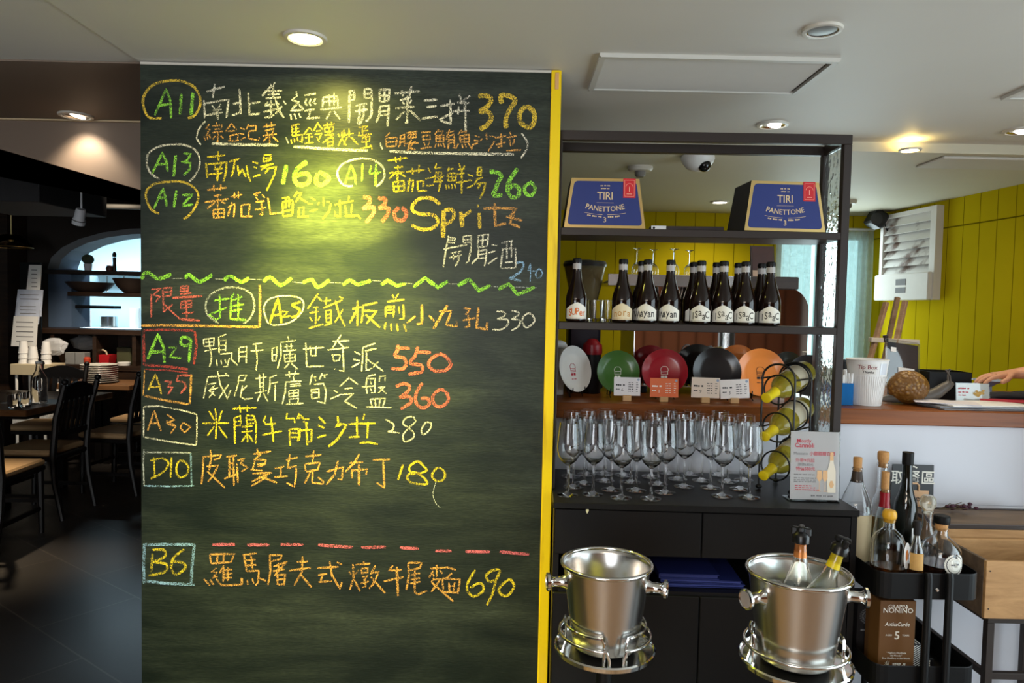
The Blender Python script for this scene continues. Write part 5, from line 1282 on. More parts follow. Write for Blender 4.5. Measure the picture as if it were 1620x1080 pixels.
p = onmach(MWD - 0.155, 0.12) + Vector((0, 0, 0.0025))
t = thing('desk_calendar', 'dark framed card standing on the coffee machine, left of the curtain', 'picture frame', p, 0.1)
Mc = Matrix.Rotation(-0.16, 4, 'X')
MB().bbox(-0.055, 0.055, 0, 0.006, 0, 0.17, 0.001, M=Mc).box(-0.05, 0.05, 0.05, 0.056, 0, 0.1, M=Matrix.Rotation(0.2, 4, 'X')).build('frame', M_darkwood, t)
MB().box(-0.048, 0.048, -0.0012, 0.0, 0.006, 0.06, M=Mc).build('lower_picture', mat('pale_brown_print', rgb(176, 150, 130), 0.5, var=0.3, scale=30), t)
MB().box(-0.048, 0.048, -0.0012, 0.0, 0.062, 0.164, M=Mc).build('dark_picture', mat('dark_red_print', rgb(58, 34, 30), 0.4, var=0.4, scale=20), t)

# grinder with smoky hopper at the left end
p = onbar(921, 3.15)
g = thing('coffee_grinder', 'coffee grinder with smoky hopper behind the orange labelled bottle', 'coffee grinder', p)
M_smoke = mat('smoky_hopper', (0.45, 0.38, 0.22), 0.15, trans=0.75, ior=1.2, var=0)
zt = P(921, 412, 3.15).z - ZK; zm = P(921, 500, 3.15).z - ZK
MB().bbox(-0.08, 0.08, -0.10, 0.14, 0, 0.13, 0.015).bbox(-0.07, 0.07, -0.06, 0.1, 0.13, zm - 0.02, 0.012).build('body', mat('grinder_dark', rgb(40, 34, 44), 0.35, var=0.05), g)
MB().lathe([(0.035, zm - 0.02), (0.045, zm), (0.092, zt - 0.025), (0.088, zt - 0.025), (0.041, zm), (0.031, zm - 0.015)], 32).build('hopper', M_smoke, g)
MB().lathe([(0, zt - 0.03), (0.094, zt - 0.028), (0.097, zt - 0.018), (0.09, zt - 0.004), (0.03, zt + 0.002), (0, zt + 0.002)], 32).build('hopper_lid', mat('dark_grey_lid', rgb(46, 44, 42), 0.3, var=0), g)
l = MB(); put_text(l, 'TCE', 0.05, 0.02, 0.08, flat(-0.1012)); l.build('side_lettering', mat('dim_blue_ink', rgb(90, 84, 120), 0.5, var=0), g)
# things on the counter behind the plates at the left
p = onbar(936, 2.99); 
t = thing('canister', 'dark red lidded canister behind the white plate', 'canister', (p.x, p.y + 0.0, ZK))
zc = P(936, 560, 2.99).z - ZK
MB().lathe([(0, 0), (0.035, 0), (0.037, 0.003), (0.037, zc), (0, zc)], 28).build('jar', M_black, t)
MB().lathe([(0, zc), (0.040, zc), (0.042, zc + 0.012), (0.040, zc + 0.04), (0.028, zc + 0.05), (0.02, zc + 0.062), (0.008, zc + 0.066), (0, zc + 0.066)], 28).build('red_lid', mat('red_lid', rgb(150, 16, 28), 0.35, var=0), t)
p = onbar(879, 2.92)
t = thing('takeaway_cup', 'tall white lidded cup at the far left of the counter, behind the white plate', 'cup', p)
zc = P(879, 548, 2.92).z - ZK
MB().lathe([(0, 0), (0.032, 0), (0.042, zc), (0, zc)], 28).build('cup_body', M_paper, t)
MB().lathe([(0, zc), (0.045, zc - 0.004), (0.045, zc + 0.006), (0.038, zc + 0.018), (0.02, zc + 0.026), (0, zc + 0.027)], 28).build('lid', M_white, t)

# ---------------------------------------------------------------- right part of the counter
p = onbar(1328, 2.80)
t = thing('straw_holder', 'blue see-through holder filled with wrapped straws, beside the tip cup', 'holder', p, -0.1)
zc = P(1328, 604, 2.80).z - ZK
M_bluegl = mat('blue_acrylic', rgb(52, 140, 214), 0.08, trans=0.45, ior=1.3, var=0)
mb = MB()
W = 0.040
mb.box(-W, W, -W, -W + 0.004, 0, zc).box(-W, W, W - 0.004, W, 0, zc).box(-W, -W + 0.004, -W + 0.004, W - 0.004, 0, zc).box(W - 0.004, W, -W + 0.004, W - 0.004, 0, zc).box(-W + 0.004, W - 0.004, -W + 0.004, W - 0.004, 0, 0.004)
mb.build('box', M_bluegl, t)
rr = random.Random(5)
for i in range(20):
    a_, b_ = rr.uniform(-0.034, 0.034), rr.uniform(-0.034, 0.034)
    h_ = zc + rr.uniform(0.025, 0.055)
    dx, dy = rr.uniform(-0.006, 0.008), rr.uniform(-0.006, 0.006)
    MB().tube([(a_, b_, 0.006), (a_ + dx, b_ + dy, h_)], 0.0058, 6).build('straw', M_paper, t)
p = onbar(1333, 3.0)
t = thing('black_bottle', 'black pointed bottle top peeking over the straw holder', 'bottle', p)
zc = P(1338, 568, 3.0).z - ZK
MB().lathe([(0, 0), (0.04, 0), (0.04, zc * 0.5), (0.034, zc * 0.62), (0.012, zc * 0.93), (0.012, zc), (0, zc)], 24).build('bottle_body', M_black, t)
MB().lathe([(0.013, zc * 0.93), (0.0145, zc * 0.94), (0.0145, zc), (0, zc + 0.002)], 20).build('cap', M_wire, t)

c = onbar(1371, 2.80)
t = thing('tip_cup', 'white tapered paper cup marked as tip box on the counter', 'cup', c)
s = c.y / FPX
zt = P(1371, 569, 2.80).z - ZK
rt, rb = 30.5 * s, 22 * s
MB().lathe([(0, 0.003), (rb - 0.002, 0.003), (rb, 0), (rb + 0.0005, 0.003), (rt, zt), (rt + 0.003, zt + 0.0015), (rt + 0.003, zt + 0.004), (rt, zt + 0.005), (rt - 0.002, zt), (rb - 0.002, 0.008), (0, 0.008)], 48).build('paper_body', M_paper, t)
mb = MB()
for i in range(26):
    a_ = -PI * 0.98 + i * PI * 0.95 / 25
    d = lambda r: Vector((r * math.cos(a_), r * math.sin(a_), 0))
    mb.tube([d(rb + 0.0008) + Vector((0, 0, 0.006)), d(rb + (rt - rb) * 0.66 + 0.0008) + Vector((0, 0, zt * 0.66))], 0.0007, 4)
mb.build('ribs', mat('pale_rib', rgb(206, 202, 198), 0.6, var=0), t)
def cone(off):
    def f(u, v):
        r = rb + (rt - rb) * v / zt + off
        a_ = u / r - 0.2
        return Vector((r * math.sin(a_), -r * math.cos(a_), v))
    return f
mb = MB()
for i in range(10):
    quad(mb, cone(0.0009), -0.048 + 0.006 * i, -0.042 + 0.006 * i, zt * 0.70, zt * 0.93)
lb = mb.build('paper_note', mat('note_paper', rgb(232, 228, 220), 0.7, var=0), t)
l = MB(); put_text(l, 'Tip Box', 0.022, -0.018, zt * 0.86, cone(0.0016), bold=0.0008); l.build('red_lettering', mat('maroon_ink', rgb(130, 24, 48), 0.6, var=0), lb)
l = MB(); put_text(l, 'Thanks', 0.014, -0.014, zt * 0.755, cone(0.0016), bold=0.0004); l.build('dark_lettering', M_ink, lb)
t2 = MB()
for i in range(6): quad(t2, cone(0.0009), 0.03 + 0.006 * i, 0.036 + 0.006 * i, zt * 0.70, zt * 0.95)
t2.build('clear_tape', mat('clear_tape', rgb(226, 230, 236), 0.12, var=0), t)

# snail ornament
c = onbar(1437, 2.86); s = c.y / FPX
sn = thing('snail_ornament', 'large snail ornament with bumpy golden brown shell on the counter', 'ornament', c)
def snail_shell():
    m, nt, N, L, b = nodes('snail_shell')
    tc = N.new('ShaderNodeTexCoord'); v = N.new('ShaderNodeTexVoronoi'); v.inputs['Scale'].default_value = 62
    nz = N.new('ShaderNodeTexNoise'); nz.inputs['Scale'].default_value = 9
    cr = N.new('ShaderNodeValToRGB'); cr.color_ramp.elements[0].color = rgb(206, 160, 84); cr.color_ramp.elements[1].color = rgb(112, 74, 26); cr.color_ramp.elements[1].position = 0.7
    L.new(tc.outputs['Object'], v.inputs['Vector']); L.new(tc.outputs['Object'], nz.inputs['Vector'])
    mx = N.new('ShaderNodeMath'); mx.operation = 'MULTIPLY_ADD'; mx.inputs[1].default_value = 0.6
    L.new(nz.outputs['Fac'], mx.inputs[0]); L.new(v.outputs['Distance'], mx.inputs[2])
    L.new(mx.outputs[0], cr.inputs[0]); L.new(cr.outputs[0], b.inputs['Base Color'])
    bp = N.new('ShaderNodeBump'); bp.inputs['Strength'].default_value = 0.8; bp.inputs['Distance'].default_value = 0.006; bp.invert = True
    L.new(v.outputs['Distance'], bp.inputs['Height']); L.new(bp.outputs[0], b.inputs['Normal']); b.inputs['Roughness'].default_value = 0.4
    return m
rs = 31 * s
mb = MB()
# coiled shell: tube shrinking along a spiral, whorls overlapping
pts = []; rad = []
for i in range(46):
    q_ = i / 45
    a_ = -0.5 - q_ * PI * 3.6
    R_ = rs * 0.56 * (1 - q_) ** 1.1
    pts.append((R_ * math.cos(a_), -0.03 * q_ + 0.0, rs * 0.92 + R_ * math.sin(a_) * 0.85)); rad.append(max(0.004, rs * 0.50 * (1 - q_ * 0.72)))
mb.tube(pts, rad, 16); mb.ball((0, 0.0, rs * 0.85), rs * 1.0, rs * 0.85, rs * 0.86, 24)
mb.build('shell', snail_shell(), sn)
M_slug = mat('grey_brown_snail_skin', rgb(86, 80, 74), 0.45, var=0.35, scale=25, bump=0.3)
xe = 66 * s
body = [(-44 * s, 0, 0.010), (-36 * s, 0, 0.016), (-15 * s, 0, 0.022), (12 * s, 0, 0.026), (32 * s, 0, 0.030), (46 * s, 0, 0.045), (57 * s, 0, 0.066), (65 * s, 0, 0.080), (71 * s, 0, 0.084)]
br = [0.003, 0.012, 0.020, 0.024, 0.025, 0.024, 0.021, 0.017, 0.008]
MB().tube(body, br, 14).build('body', M_slug, sn)
for k in (-1, 1):
    mb = MB(); mb.tube([(65 * s, k * 0.008, 0.09), ((62 + 4 * (k > 0)) * s, k * 0.016, 0.115), ((54 + 16 * (k > 0)) * s, k * 0.022, 0.138)], [0.004, 0.003, 0.0025], 8); mb.ball(((54 + 16 * (k > 0)) * s, k * 0.022, 0.138), 0.0045, 0.0045, 0.0045, 10)
    mb.build('feeler', M_slug, sn)
# black tray behind the snail
c = onbar(1489, 3.03)
t = thing('black_box', 'black open box behind the snail ornament', 'box', c, -0.05)
zc = P(1482, 586, 3.02).z - ZK; W = 0.085
mb = MB().box(-W, W, -0.07, -0.065, 0, zc).box(-W, W, 0.065, 0.07, 0, zc).box(-W, -W + 0.005, -0.065, 0.065, 0, zc).box(W - 0.005, W, -0.065, 0.065, 0, zc).box(-W + 0.005, W - 0.005, -0.065, 0.065, 0, 0.004)
mb.build('box_body', M_black, t)
MB().box(-W + 0.006, W - 0.006, -0.064, 0.064, 0.0045, zc * 0.7).build('contents', mat('dark_napkins', rgb(52, 46, 42), 0.8, var=0.2), t)
# tilted acrylic menu with a black board
c = onbar(1428, 2.99)
t = thing('menu_stand', 'tilted clear menu stand with black card behind the snail ornament', 'menu stand', c, 0.12)
Mx = Matrix.Translation((0.0, 0, 0.011)) @ Matrix.Rotation(0.12, 4, 'Y') @ Matrix.Rotation(-0.22, 4, 'X')
zc = P(1435, 541, 2.99).z - ZK
MB().box(-0.075, 0.08, -0.003, -0.0005, 0.0, zc, M=Mx).box(-0.075, 0.08, 0.0025, 0.005, 0.0, zc, M=Mx).box(-0.075, 0.08, 0, 0.09, 0.0, 0.003).build('acrylic_stand', M_acryl, t)
cd = MB().box(-0.066, 0.074, 0.0, 0.002, 0.004, zc - 0.012, M=Mx).build('black_card', mat('dark_card', rgb(54, 46, 46), 0.5, var=0.15), t)
fn = lambda u, v: Mx @ Vector((u, -0.0035, v))
l = MB(); quad(l, fn, -0.02, 0.055, zc * 0.36, zc * 0.52); quad(l, fn, -0.055, -0.03, zc * 0.78, zc * 0.86); l.build('white_slip', M_paper, cd)
# small menu card
c = onbar(1541, 2.88); s = c.y / FPX
t = thing('table_tent', 'small clear stand with a dish picture at the right on the counter', 'menu stand', c, -0.05)
Mx = Matrix.Rotation(-0.12, 4, 'X'); W = 26 * s; zc = 34 * s
MB().box(-W, W, -0.002, -0.0006, 0, zc, M=Mx).box(-W, W, 0.0016, 0.003, 0, zc, M=Mx).box(-W, W, -0.003, 0.05, 0, 0.002).build('acrylic_stand', M_acryl, t)
cd = MB().box(-W * 0.97, W * 0.97, 0.0, 0.001, 0.003, zc * 0.98, M=Mx).build('printed_card', M_paper, t)
fn = lambda u, v: Mx @ Vector((u, -0.0024, v))
l = MB(); fine_print(l, fn, -W * 0.86, -W * 0.2, zc * 0.74, 0.007, 2); fine_print(l, fn, -W * 0.86, -W * 0.25, zc * 0.56, 0.005, 3); fine_print(l, fn, -W * 0.86, -W * 0.3, zc * 0.42, 0.005, 4); quad(l, fn, -W * 0.9, W * 0.9, zc * 0.12, zc * 0.15); l.build('red_print', M_redink, cd)
l = MB()
rr = random.Random(9)
for i in range(16):
    a_, r_ = rr.uniform(0, 2 * PI), rr.uniform(0, 0.02); x_, z_ = W * 0.42 + r_ * math.cos(a_) * 1.2, zc * 0.52 + r_ * math.sin(a_) * 0.8
    l.add([fn(x_ + 0.006 * math.cos(2 * PI * j / 8), z_ + 0.005 * math.sin(2 * PI * j / 8)) + Vector((0, -0.00002 * i, 0)) for j in range(8)], [tuple(range(8))])
l.build('dish_picture', mat('dish_print', rgb(204, 170, 96), 0.6, var=0.6, scale=120), cd)
# papers
M_mag = mat('newsprint_print', rgb(224, 218, 222), 0.55, var=0.12, scale=60)
pp = [(1555, 2.735, 0.36, 0.17, 0.04, 'dark bottom sheet of the paper pile on the counter', M_greyink), (1552, 2.745, 0.36, 0.16, -0.02, 'grey printed magazine in the paper pile on the counter', mat('grey_magazine', rgb(140, 142, 150), 0.4, var=0.2, scale=20)), (1560, 2.75, 0.34, 0.16, 0.10, 'white printed sheet, top of the paper pile on the counter', M_paper)]
zz = ZK
for px, Y, wd, dp, rz, lab, mm in pp:
    p = onbar(px, Y); th = 0.0055
    o = MB().bbox(-wd / 2, wd / 2, -0.07, dp - 0.07, 0, th, 0.001).build('magazine', mm); o.location = (p.x, p.y + 0.02, zz); o.rotation_euler = (0, 0, rz); zz += th + 0.0005
    tag(o, lab, 'magazine', 'paper pile on the counter')
p = onbar(1490, 2.76)
o = MB().bbox(-0.11, 0.11, -0.05, 0.07, 0, 0.004, 0.001).build('leaflet', M_mag); o.location = (p.x + 0.02, p.y, zz); o.rotation_euler = (0, 0, -0.42)
tag(o, 'printed leaflet fanned out at the left end of the paper pile', 'leaflet')
zz += 0.0045
p = onbar(1600, 2.80)
o = MB().tube([(-0.10, 0.03, 0.003), (-0.05, -0.005, 0.004), (0.0, -0.02, 0.003), (0.06, -0.035, 0.004), (0.12, -0.05, 0.003), (0.17, -0.045, 0.003), (0.19, -0.01, 0.003), (0.12, 0.0, 0.004), (0.02, 0.012, 0.003), (-0.06, 0.035, 0.003)], 0.004, 8).build('red_ribbon', mat('red_ribbon', rgb(170, 36, 50), 0.5, var=0.1))
o.location = (p.x, p.y, zz + 0.001); tag(o, 'thin red ribbon cord lying loosely on the white papers at the right edge', 'ribbon')
p = onbar(1590, 3.02)
mb = MB().ball((0, 0, 0.02), 0.10, 0.05, 0.02, 18).ball((0.09, 0.01, 0.022), 0.07, 0.05, 0.022, 18).ball((-0.07, 0.0, 0.014), 0.06, 0.04, 0.015, 18)
o = mb.build('dark_cloth', mat('dark_blue_cloth', rgb(32, 34, 44), 0.8, var=0.2, scale=20), loc=None); o.location = (p.x, p.y, ZK)
tag(o, 'bunched dark cloth behind the small dish menu at the right edge', 'cloth')
# pick-up sign leaning on the counter front
p = P(1441, 800, 2.635, K2)
t = thing('pickup_sign', 'dark grey pick-up sign with white Chinese lettering behind the bottle trolley', 'sign', (p.x, p.y, 0.0), -0.02)
z1 = P(1441, 733, 2.635).z; z0 = P(1441, 905, 2.635).z; s = p.y / FPX; W = 34 * s
Mx = Matrix.Translation((0, 0, 0))
MB().prism([(-W * 1.12, z0), (W * 1.08, z0), (W * 0.94, z1), (-W * 0.95, z1)], -0.006, 0.0).build('board', mat('dark_grey_card', rgb(66, 68, 70), 0.5, var=0.05), t)
fn = flat(-0.0066)
l = MB(); put_text(l, '取餐區', 0.055, 0.0, z1 - 22 * s, fn, bold=0.0022)
l.tube([(-0.012, -0.0062, z1 - 5 * s), (0, -0.0062, z1 - 2.5 * s), (0.012, -0.0062, z1 - 5 * s)], 0.003, 6)
l.build('white_lettering', M_whiteink, t)
zs = z1 - 41 * s
bagm = MB().box(-W * 0.62, W * 0.75, -0.0072, -0.006, zs - 70 * s, zs)
M_tan = mat('tan_card', rgb(222, 178, 136), 0.6, var=0.03)
bagm.tube([(-0.02, -0.0065, zs - 0.002), (-0.02, -0.0065, zs + 0.018), (-0.014, -0.0065, zs + 0.026), (0.016, -0.0065, zs + 0.026), (0.022, -0.0065, zs + 0.018), (0.022, -0.0065, zs - 0.002)], 0.004, 6)
bag = bagm.build('paper_bag_picture', M_tan, t)
l = MB(); put_text(l, 'Uber', 0.034, 0.006, zs - 0.030, flat(-0.0076), bold=0.0008); l.build('black_lettering', M_ink, bag)
l = MB(); put_text(l, 'Eats', 0.034, 0.006, zs - 0.066, flat(-0.0076), bold=0.0008); l.build('green_lettering', mat('green_ink', rgb(60, 140, 66), 0.6, var=0), bag)
MB().tube([(0, 0.0, z0 + 0.02), (0, 0.03, 0.006)], 0.004, 6).box(-0.05, 0.05, -0.03, 0.034, 0, 0.012).box(-0.008, 0.008, -0.006, 0.0, 0.01, z0 + 0.02).build('stand', M_black, t)

# louvred window and panel on the yellow wall
def on_right(px, py):
    r = ray(px, py); n = rn
    t_ = (Vector((2.70, 3.75, 0)) - CAM).dot(n) / r.dot(n)
    return RWM.inverted() @ (CAM + r * t_)
a = on_right(1398, 500); b = on_right(1486, 500)
xa, xb = a.x, b.x
za = on_right(1486, 326).z; zb_ = on_right(1486, 474).z; zmid = on_right(1483, 430).z
lo, hi = min(xa, xb), max(xa, xb)
t = thing('louvred_window', 'old white louvred window unit with a control panel on the yellow right wall', 'window', (0, 0, 0))
t.matrix_world = RWM; t.location = RWM.to_translation(); t.rotation_euler = RWM.to_euler()
M_oldwhite = mat('aged_white_paint', rgb(214, 208, 200), 0.5, var=0.1, scale=9)
fb = 0.05
mb = MB().box(lo, lo + fb * 0.6, -0.05, -0.001, zb_, za).box(hi - fb, hi, -0.05, -0.001, zb_, za).box(lo + fb * .6, hi - fb, -0.05, -0.001, za - fb * 0.5, za)
mb.build('frame', M_oldwhite, t)
def louvre_mat():
    m, nt, N, L, b = nodes('stained_louvre')
    tc = N.new('ShaderNodeTexCoord'); nz = N.new('ShaderNodeTexNoise'); nz.inputs['Scale'].default_value = 7; nz.inputs['Detail'].default_value = 6
    cr = N.new('ShaderNodeValToRGB'); cr.color_ramp.elements[0].position = 0.33; cr.color_ramp.elements[0].color = rgb(110, 84, 70); cr.color_ramp.elements[1].position = 0.47; cr.color_ramp.elements[1].color = rgb(216, 212, 206)
    L.new(tc.outputs['Object'], nz.inputs['Vector']); L.new(nz.outputs['Fac'], cr.inputs[0]); L.new(cr.outputs[0], b.inputs['Base Color'])
    b.inputs['Roughness'].default_value = 0.5
    return m
M_louv = louvre_mat()
for i in range(7):
    z = zmid + (za - fb * 0.5 - zmid) * (i + 0.5) / 7
    hh = (za - zmid) / 7 * 0.62
    MB().box(lo + fb * 0.6, hi - fb, -0.002, 0.002, -hh, hh, M=Matrix.Translation((0, -0.026, z)) @ Matrix.Rotation(-0.5, 4, 'X')).build('louvre_blade', M_louv, t)
MB().box(lo + fb * .6, hi - fb, -0.006, -0.001, zmid, za - fb * .5).build('dark_backing', M_grilledark, t)
cp = MB().bbox(lo - 0.01, hi - fb * 0.3, -0.075, -0.001, zb_, zmid, 0.006).build('control_panel', M_oldwhite, t)
xm = (lo + hi) / 2; zq = (zb_ + zmid) / 2
MB().box(xm - 0.05, xm + 0.05, -0.077, -0.0745, zq + 0.01, zq + 0.05).box(xm - 0.05, xm + 0.05, -0.077, -0.0745, zq - 0.04, zq - 0.005).build('buttons', M_greyink, cp)

# wooden easel behind the counter
p0 = P(1415, 560, 3.75)
t = thing('wooden_easel', 'wooden easel standing behind the counter against the yellow wall', 'easel', (p0.x, 3.75, 0), 0)
M_easel = wood('easel_wood', rgb(150, 116, 88), rgb(188, 156, 128), 0.6, 6, (1, 1, 6))
def L_(px, py, Y): 
    q_ = P(px, py, Y); return Vector((q_.x - p0.x, Y - 3.75, q_.z))
def beam(mb, a, b, w_, d_):
    q_ = (b - a).to_track_quat('Z', 'Y').to_matrix().to_4x4()
    mb.bbox(-w_, w_, -d_, d_, 0, (b - a).length, 0.002, M=Matrix.Translation(a) @ q_)
for (x0, y0, x1, y1) in ((1402, 478, 1378, 562), (1432, 476, 1418, 540)):
    a = L_(x0, y0, 3.75); b = L_(x1, y1, 3.72); d = (b - a); b = a + d * (a.z - 0.03) / (-d.z)
    mb = MB(); beam(mb, a, b, 0.013, 0.010); mb.build('leg', M_easel, t)
a = L_(1420, 470, 3.80); b = Vector((a.x, 0.55, 0.03)); mb = MB(); beam(mb, a, b, 0.012, 0.01); mb.build('rear_leg', M_easel, t)
mb = MB(); beam(mb, L_(1376, 537, 3.725), L_(1452, 541, 3.725), 0.018, 0.012); mb.build('ledge', M_oldwhite, t)
mb = MB(); beam(mb, L_(1401, 530, 3.71), L_(1401, 541, 3.71), 0.012, 0.01); mb.build('peg', M_darkwood, t)
# ================================================================ ice buckets on stands
def bucket(px, py, w_px, R, label, rz, knobs, stand_rot, dz):
    Y = FPX * 2 * R / w_px
    c = P(px, py, Y)
    H = 0.205
    zr = c.z
    z0 = zr - H
    t = thing('ice_bucket', label, 'ice bucket', (c.x, c.y, z0), rz, group='steel ice buckets')
    rb = R * 0.70
    out = [(0, 0.0), (rb - 0.012, 0.0), (rb, 0.008), (rb + 0.004, 0.03), (R * 0.93, H - 0.012), (R * 0.945, H - 0.004)]
    inn = [(R * 0.925, H - 0.008), (R * 0.91, H - 0.012), (rb, 0.03), (rb - 0.006, 0.012), (rb - 0.02, 0.006), (0, 0.006)]
    MB().lathe(out + inn, 72).build('bucket_body', M_steel, t)
    MB().tube([(R * 0.965 * math.cos(2 * PI * i / 72), R * 0.965 * math.sin(2 * PI * i / 72), H) for i in range(72)], 0.0048, 10, closed=True).build('rolled_rim', M_chrome, t)
    for a in knobs:
        q = Matrix.Rotation(a, 4, 'Z') @ Matrix.Translation((R * 0.88, 0, H - 0.045)) @ Matrix.Rotation(PI / 2, 4, 'Y')
        MB().lathe([(0, -0.004), (0.019, -0.004), (0.016, 0.004), (0.0125, 0.010), (0.0125, 0.032), (0.016, 0.038), (0.0225, 0.040), (0.0225, 0.046), (0.019, 0.048), (0.0185, 0.046), (0, 0.0455)], 28, M=q).build('knob_handle', M_chrome, t)
    # pedestal stand
    s = thing('bucket_stand', 'chrome collar stand under the ' + ('empty left' if px < 1100 else 'right') + ' ice bucket' + (''), 'stand', (c.x, c.y, 0), stand_rot, group='ice bucket stands')
    rt = rb + 0.038
    zt = z0 - 0.0015
    MB().lathe([(0, zt - 0.010), (rt - 0.004, zt - 0.010), (rt + 0.004, zt - 0.006), (rt + 0.006, zt + 0.004), (rt + 0.003, zt + 0.007), (rt, zt + 0.002), (rt - 0.006, zt), (0, zt)], 64).build('tray', M_chrome, s)
    def ring(z, r, a0, a1, n=40): return [(r * math.cos(a0 + (a1 - a0) * i / n), r * math.sin(a0 + (a1 - a0) * i / n), z) for i in range(n + 1)]
    zu = zt + 0.062; zl = zt + 0.038
    rr_ = rt - 0.006
    gaps = [-PI / 2 - 0.15, -PI / 2 + 0.15] if dz else [-PI / 2 - 1.25, -PI / 2 + 1.25]
    g0, g1 = gaps
    # collar wire: rises, runs round the back and drops again either side of the front opening
    mb = MB()
    if not dz: mb.tube(ring(zl, rr_, 0, 2 * PI, 60)[:-1], 0.0038, 10, closed=True)
    else: mb.tube([(rr_ * math.cos(g1), rr_ * math.sin(g1), zt)] + [(rr_ * math.cos(g1), rr_ * math.sin(g1), zl * 0.5 + zt * 0.5)] + ring(zl, rr_, g1 + 0.06, g0 - 0.06 + 2 * PI, 60) + [(rr_ * math.cos(g0), rr_ * math.sin(g0), zl * 0.5 + zt * 0.5), (rr_ * math.cos(g0), rr_ * math.sin(g0), zt)], 0.0038, 10)
    mb.build('collar_wire', M_chrome, s)
    mb = MB()
    r2 = rr_ - 0.012
    for (a0, a1) in ((g1 + 0.12, g1 + 1.9), (g0 - 1.9, g0 - 0.12)) if dz else ((g1 + 0.1, g1 + 0.9), (g0 - 0.9, g0 - 0.1)):
        mb.tube([(r2 * math.cos(a0), r2 * math.sin(a0), zt)] + [(r2 * math.cos(a0), r2 * math.sin(a0), zu - 0.01)] + ring(zu, r2, a0 + 0.05, a1 - 0.05, 24) + [(r2 * math.cos(a1), r2 * math.sin(a1), zu - 0.01), (r2 * math.cos(a1), r2 * math.sin(a1), zt)], 0.0036, 8)
    mb.build('inner_wire', M_chrome, s)
    MB().lathe([(0.019, 0.03), (0.019, zt - 0.02), (0.032, zt - 0.010), (0, zt - 0.010)], 28).build('pole', M_black, s)
    MB().lathe([(0, 0), (0.15, 0), (0.15, 0.008), (0.13, 0.018), (0.03, 0.03), (0, 0.032)], 48).build('base', M_chrome, s)
    return t, zr, z0, R
b1 = bucket(960, 890.5, 148, 0.112, 'empty steel ice bucket in front of the cabinet, left of two', 0.0, (PI * 1.02, -0.30), 0.12, True)
b2 = bucket(1263, 904, 163, 0.116, 'steel ice bucket holding two stoppered bottles, right of two', 0.0, (PI * 1.12, -0.22), -0.1, False)
# bottles and ice in the right bucket
tb, zr, z0, R = b2
cx_, cy_ = tb.location.x, tb.location.y
M_ice = mat('ice', (0.95, 0.98, 1.0), 0.05, trans=0.9, ior=1.31, var=0)
rr = random.Random(11)
for k in range(9):
    a_ = k * 2 * PI / 8; rad_ = 0.0 if k == 8 else 0.052
    c_ = Vector((cx_ + rad_ * math.cos(a_), cy_ + rad_ * math.sin(a_), zr - 0.055 + rr.uniform(0, 0.008)))
    o = MB().bbox(-0.014, 0.014, -0.014, 0.014, -0.012, 0.012, 0.004, M=Matrix.Rotation(rr.uniform(0, 3), 4, 'Z') @ Matrix.Rotation(rr.uniform(-.4, .4), 4, 'X')).build('ice_cube', M_ice)
    o.location = c_; tag(o, 'clear ice cube among others around the bottles in the right bucket', 'ice cube', 'ice cubes in the right bucket')
def bucket_bottle(px, py, tx, tz, label, cap, m_glass):
    """tip of the stopper seen at px, py; leaning by tx, tz"""
    t = thing('sparkling_bottle', label, 'bottle', (0, 0, 0), group='stoppered bottles in the right bucket')
    L_ = 0.285
    prof = [(0, 0.014), (0.03, 0.002), (0.042, 0.0), (0.0435, 0.008), (0.0435, 0.13), (0.040, 0.15), (0.030, 0.178), (0.021, 0.205), (0.0165, 0.23), (0.0148, 0.27), (0.0165, 0.272), (0.0165, 0.28), (0.0148, 0.282)]
    inn = [(0.011, 0.282), (0.0115, 0.232), (0.017, 0.202), (0.027, 0.175), (0.037, 0.148), (0.040, 0.13), (0.040, 0.012), (0.02, 0.012), (0, 0.018)]
    sc = 0.86
    f = lambda pr: [(r * sc, z * sc) for r, z in pr]
    MB().lathe(f(prof + inn), 32).build('glass_body', m_glass, t)
    MB().lathe(f([(0.0176, 0.226), (0.0152, 0.25), (0.0152, 0.262), (0.0147, 0.262), (0.0150, 0.246), (0.0171, 0.226)]), 28).build('neck_foil', cap, t)
    z = 0.270 * sc
    MB().lathe([(0.0148, z - 0.006), (0.019, z - 0.004), (0.0195, z + 0.012), (0.016, z + 0.018), (0.012, z + 0.022), (0.012, z + 0.03), (0, z + 0.031)], 24).bbox(-0.022, 0.022, -0.006, 0.006, z + 0.012, z + 0.032, 0.003).bbox(-0.006, 0.006, -0.018, 0.018, z + 0.022, z + 0.036, 0.003).build('stopper', mat('black_rubber', rgb(20, 20, 20), 0.3, var=0) if 'black_rubber' not in bpy.data.materials else bpy.data.materials['black_rubber'], t)
    axis = Vector((math.sin(tx), math.sin(tz), 1)).normalized()
    topd = z + 0.034
    tip = P(px, py, cy_ + (0.042 if tx < 0.1 else -0.034))
    base = tip - axis * topd
    t.location = base; t.rotation_euler = axis.to_track_quat('Z', 'Y').to_euler()
    return t
bucket_bottle(1268, 832, 0.015, 0.03, 'clear bottle with copper neck foil and black stopper standing in the ice bucket', mat('copper_foil', rgb(206, 128, 66), 0.35, 0.4, var=0.05), M_glassg)
bucket_bottle(1335, 850, 0.34, 0.0, 'clear bottle with yellow neck foil leaning right in the ice bucket', M_lemon, M_glassg)

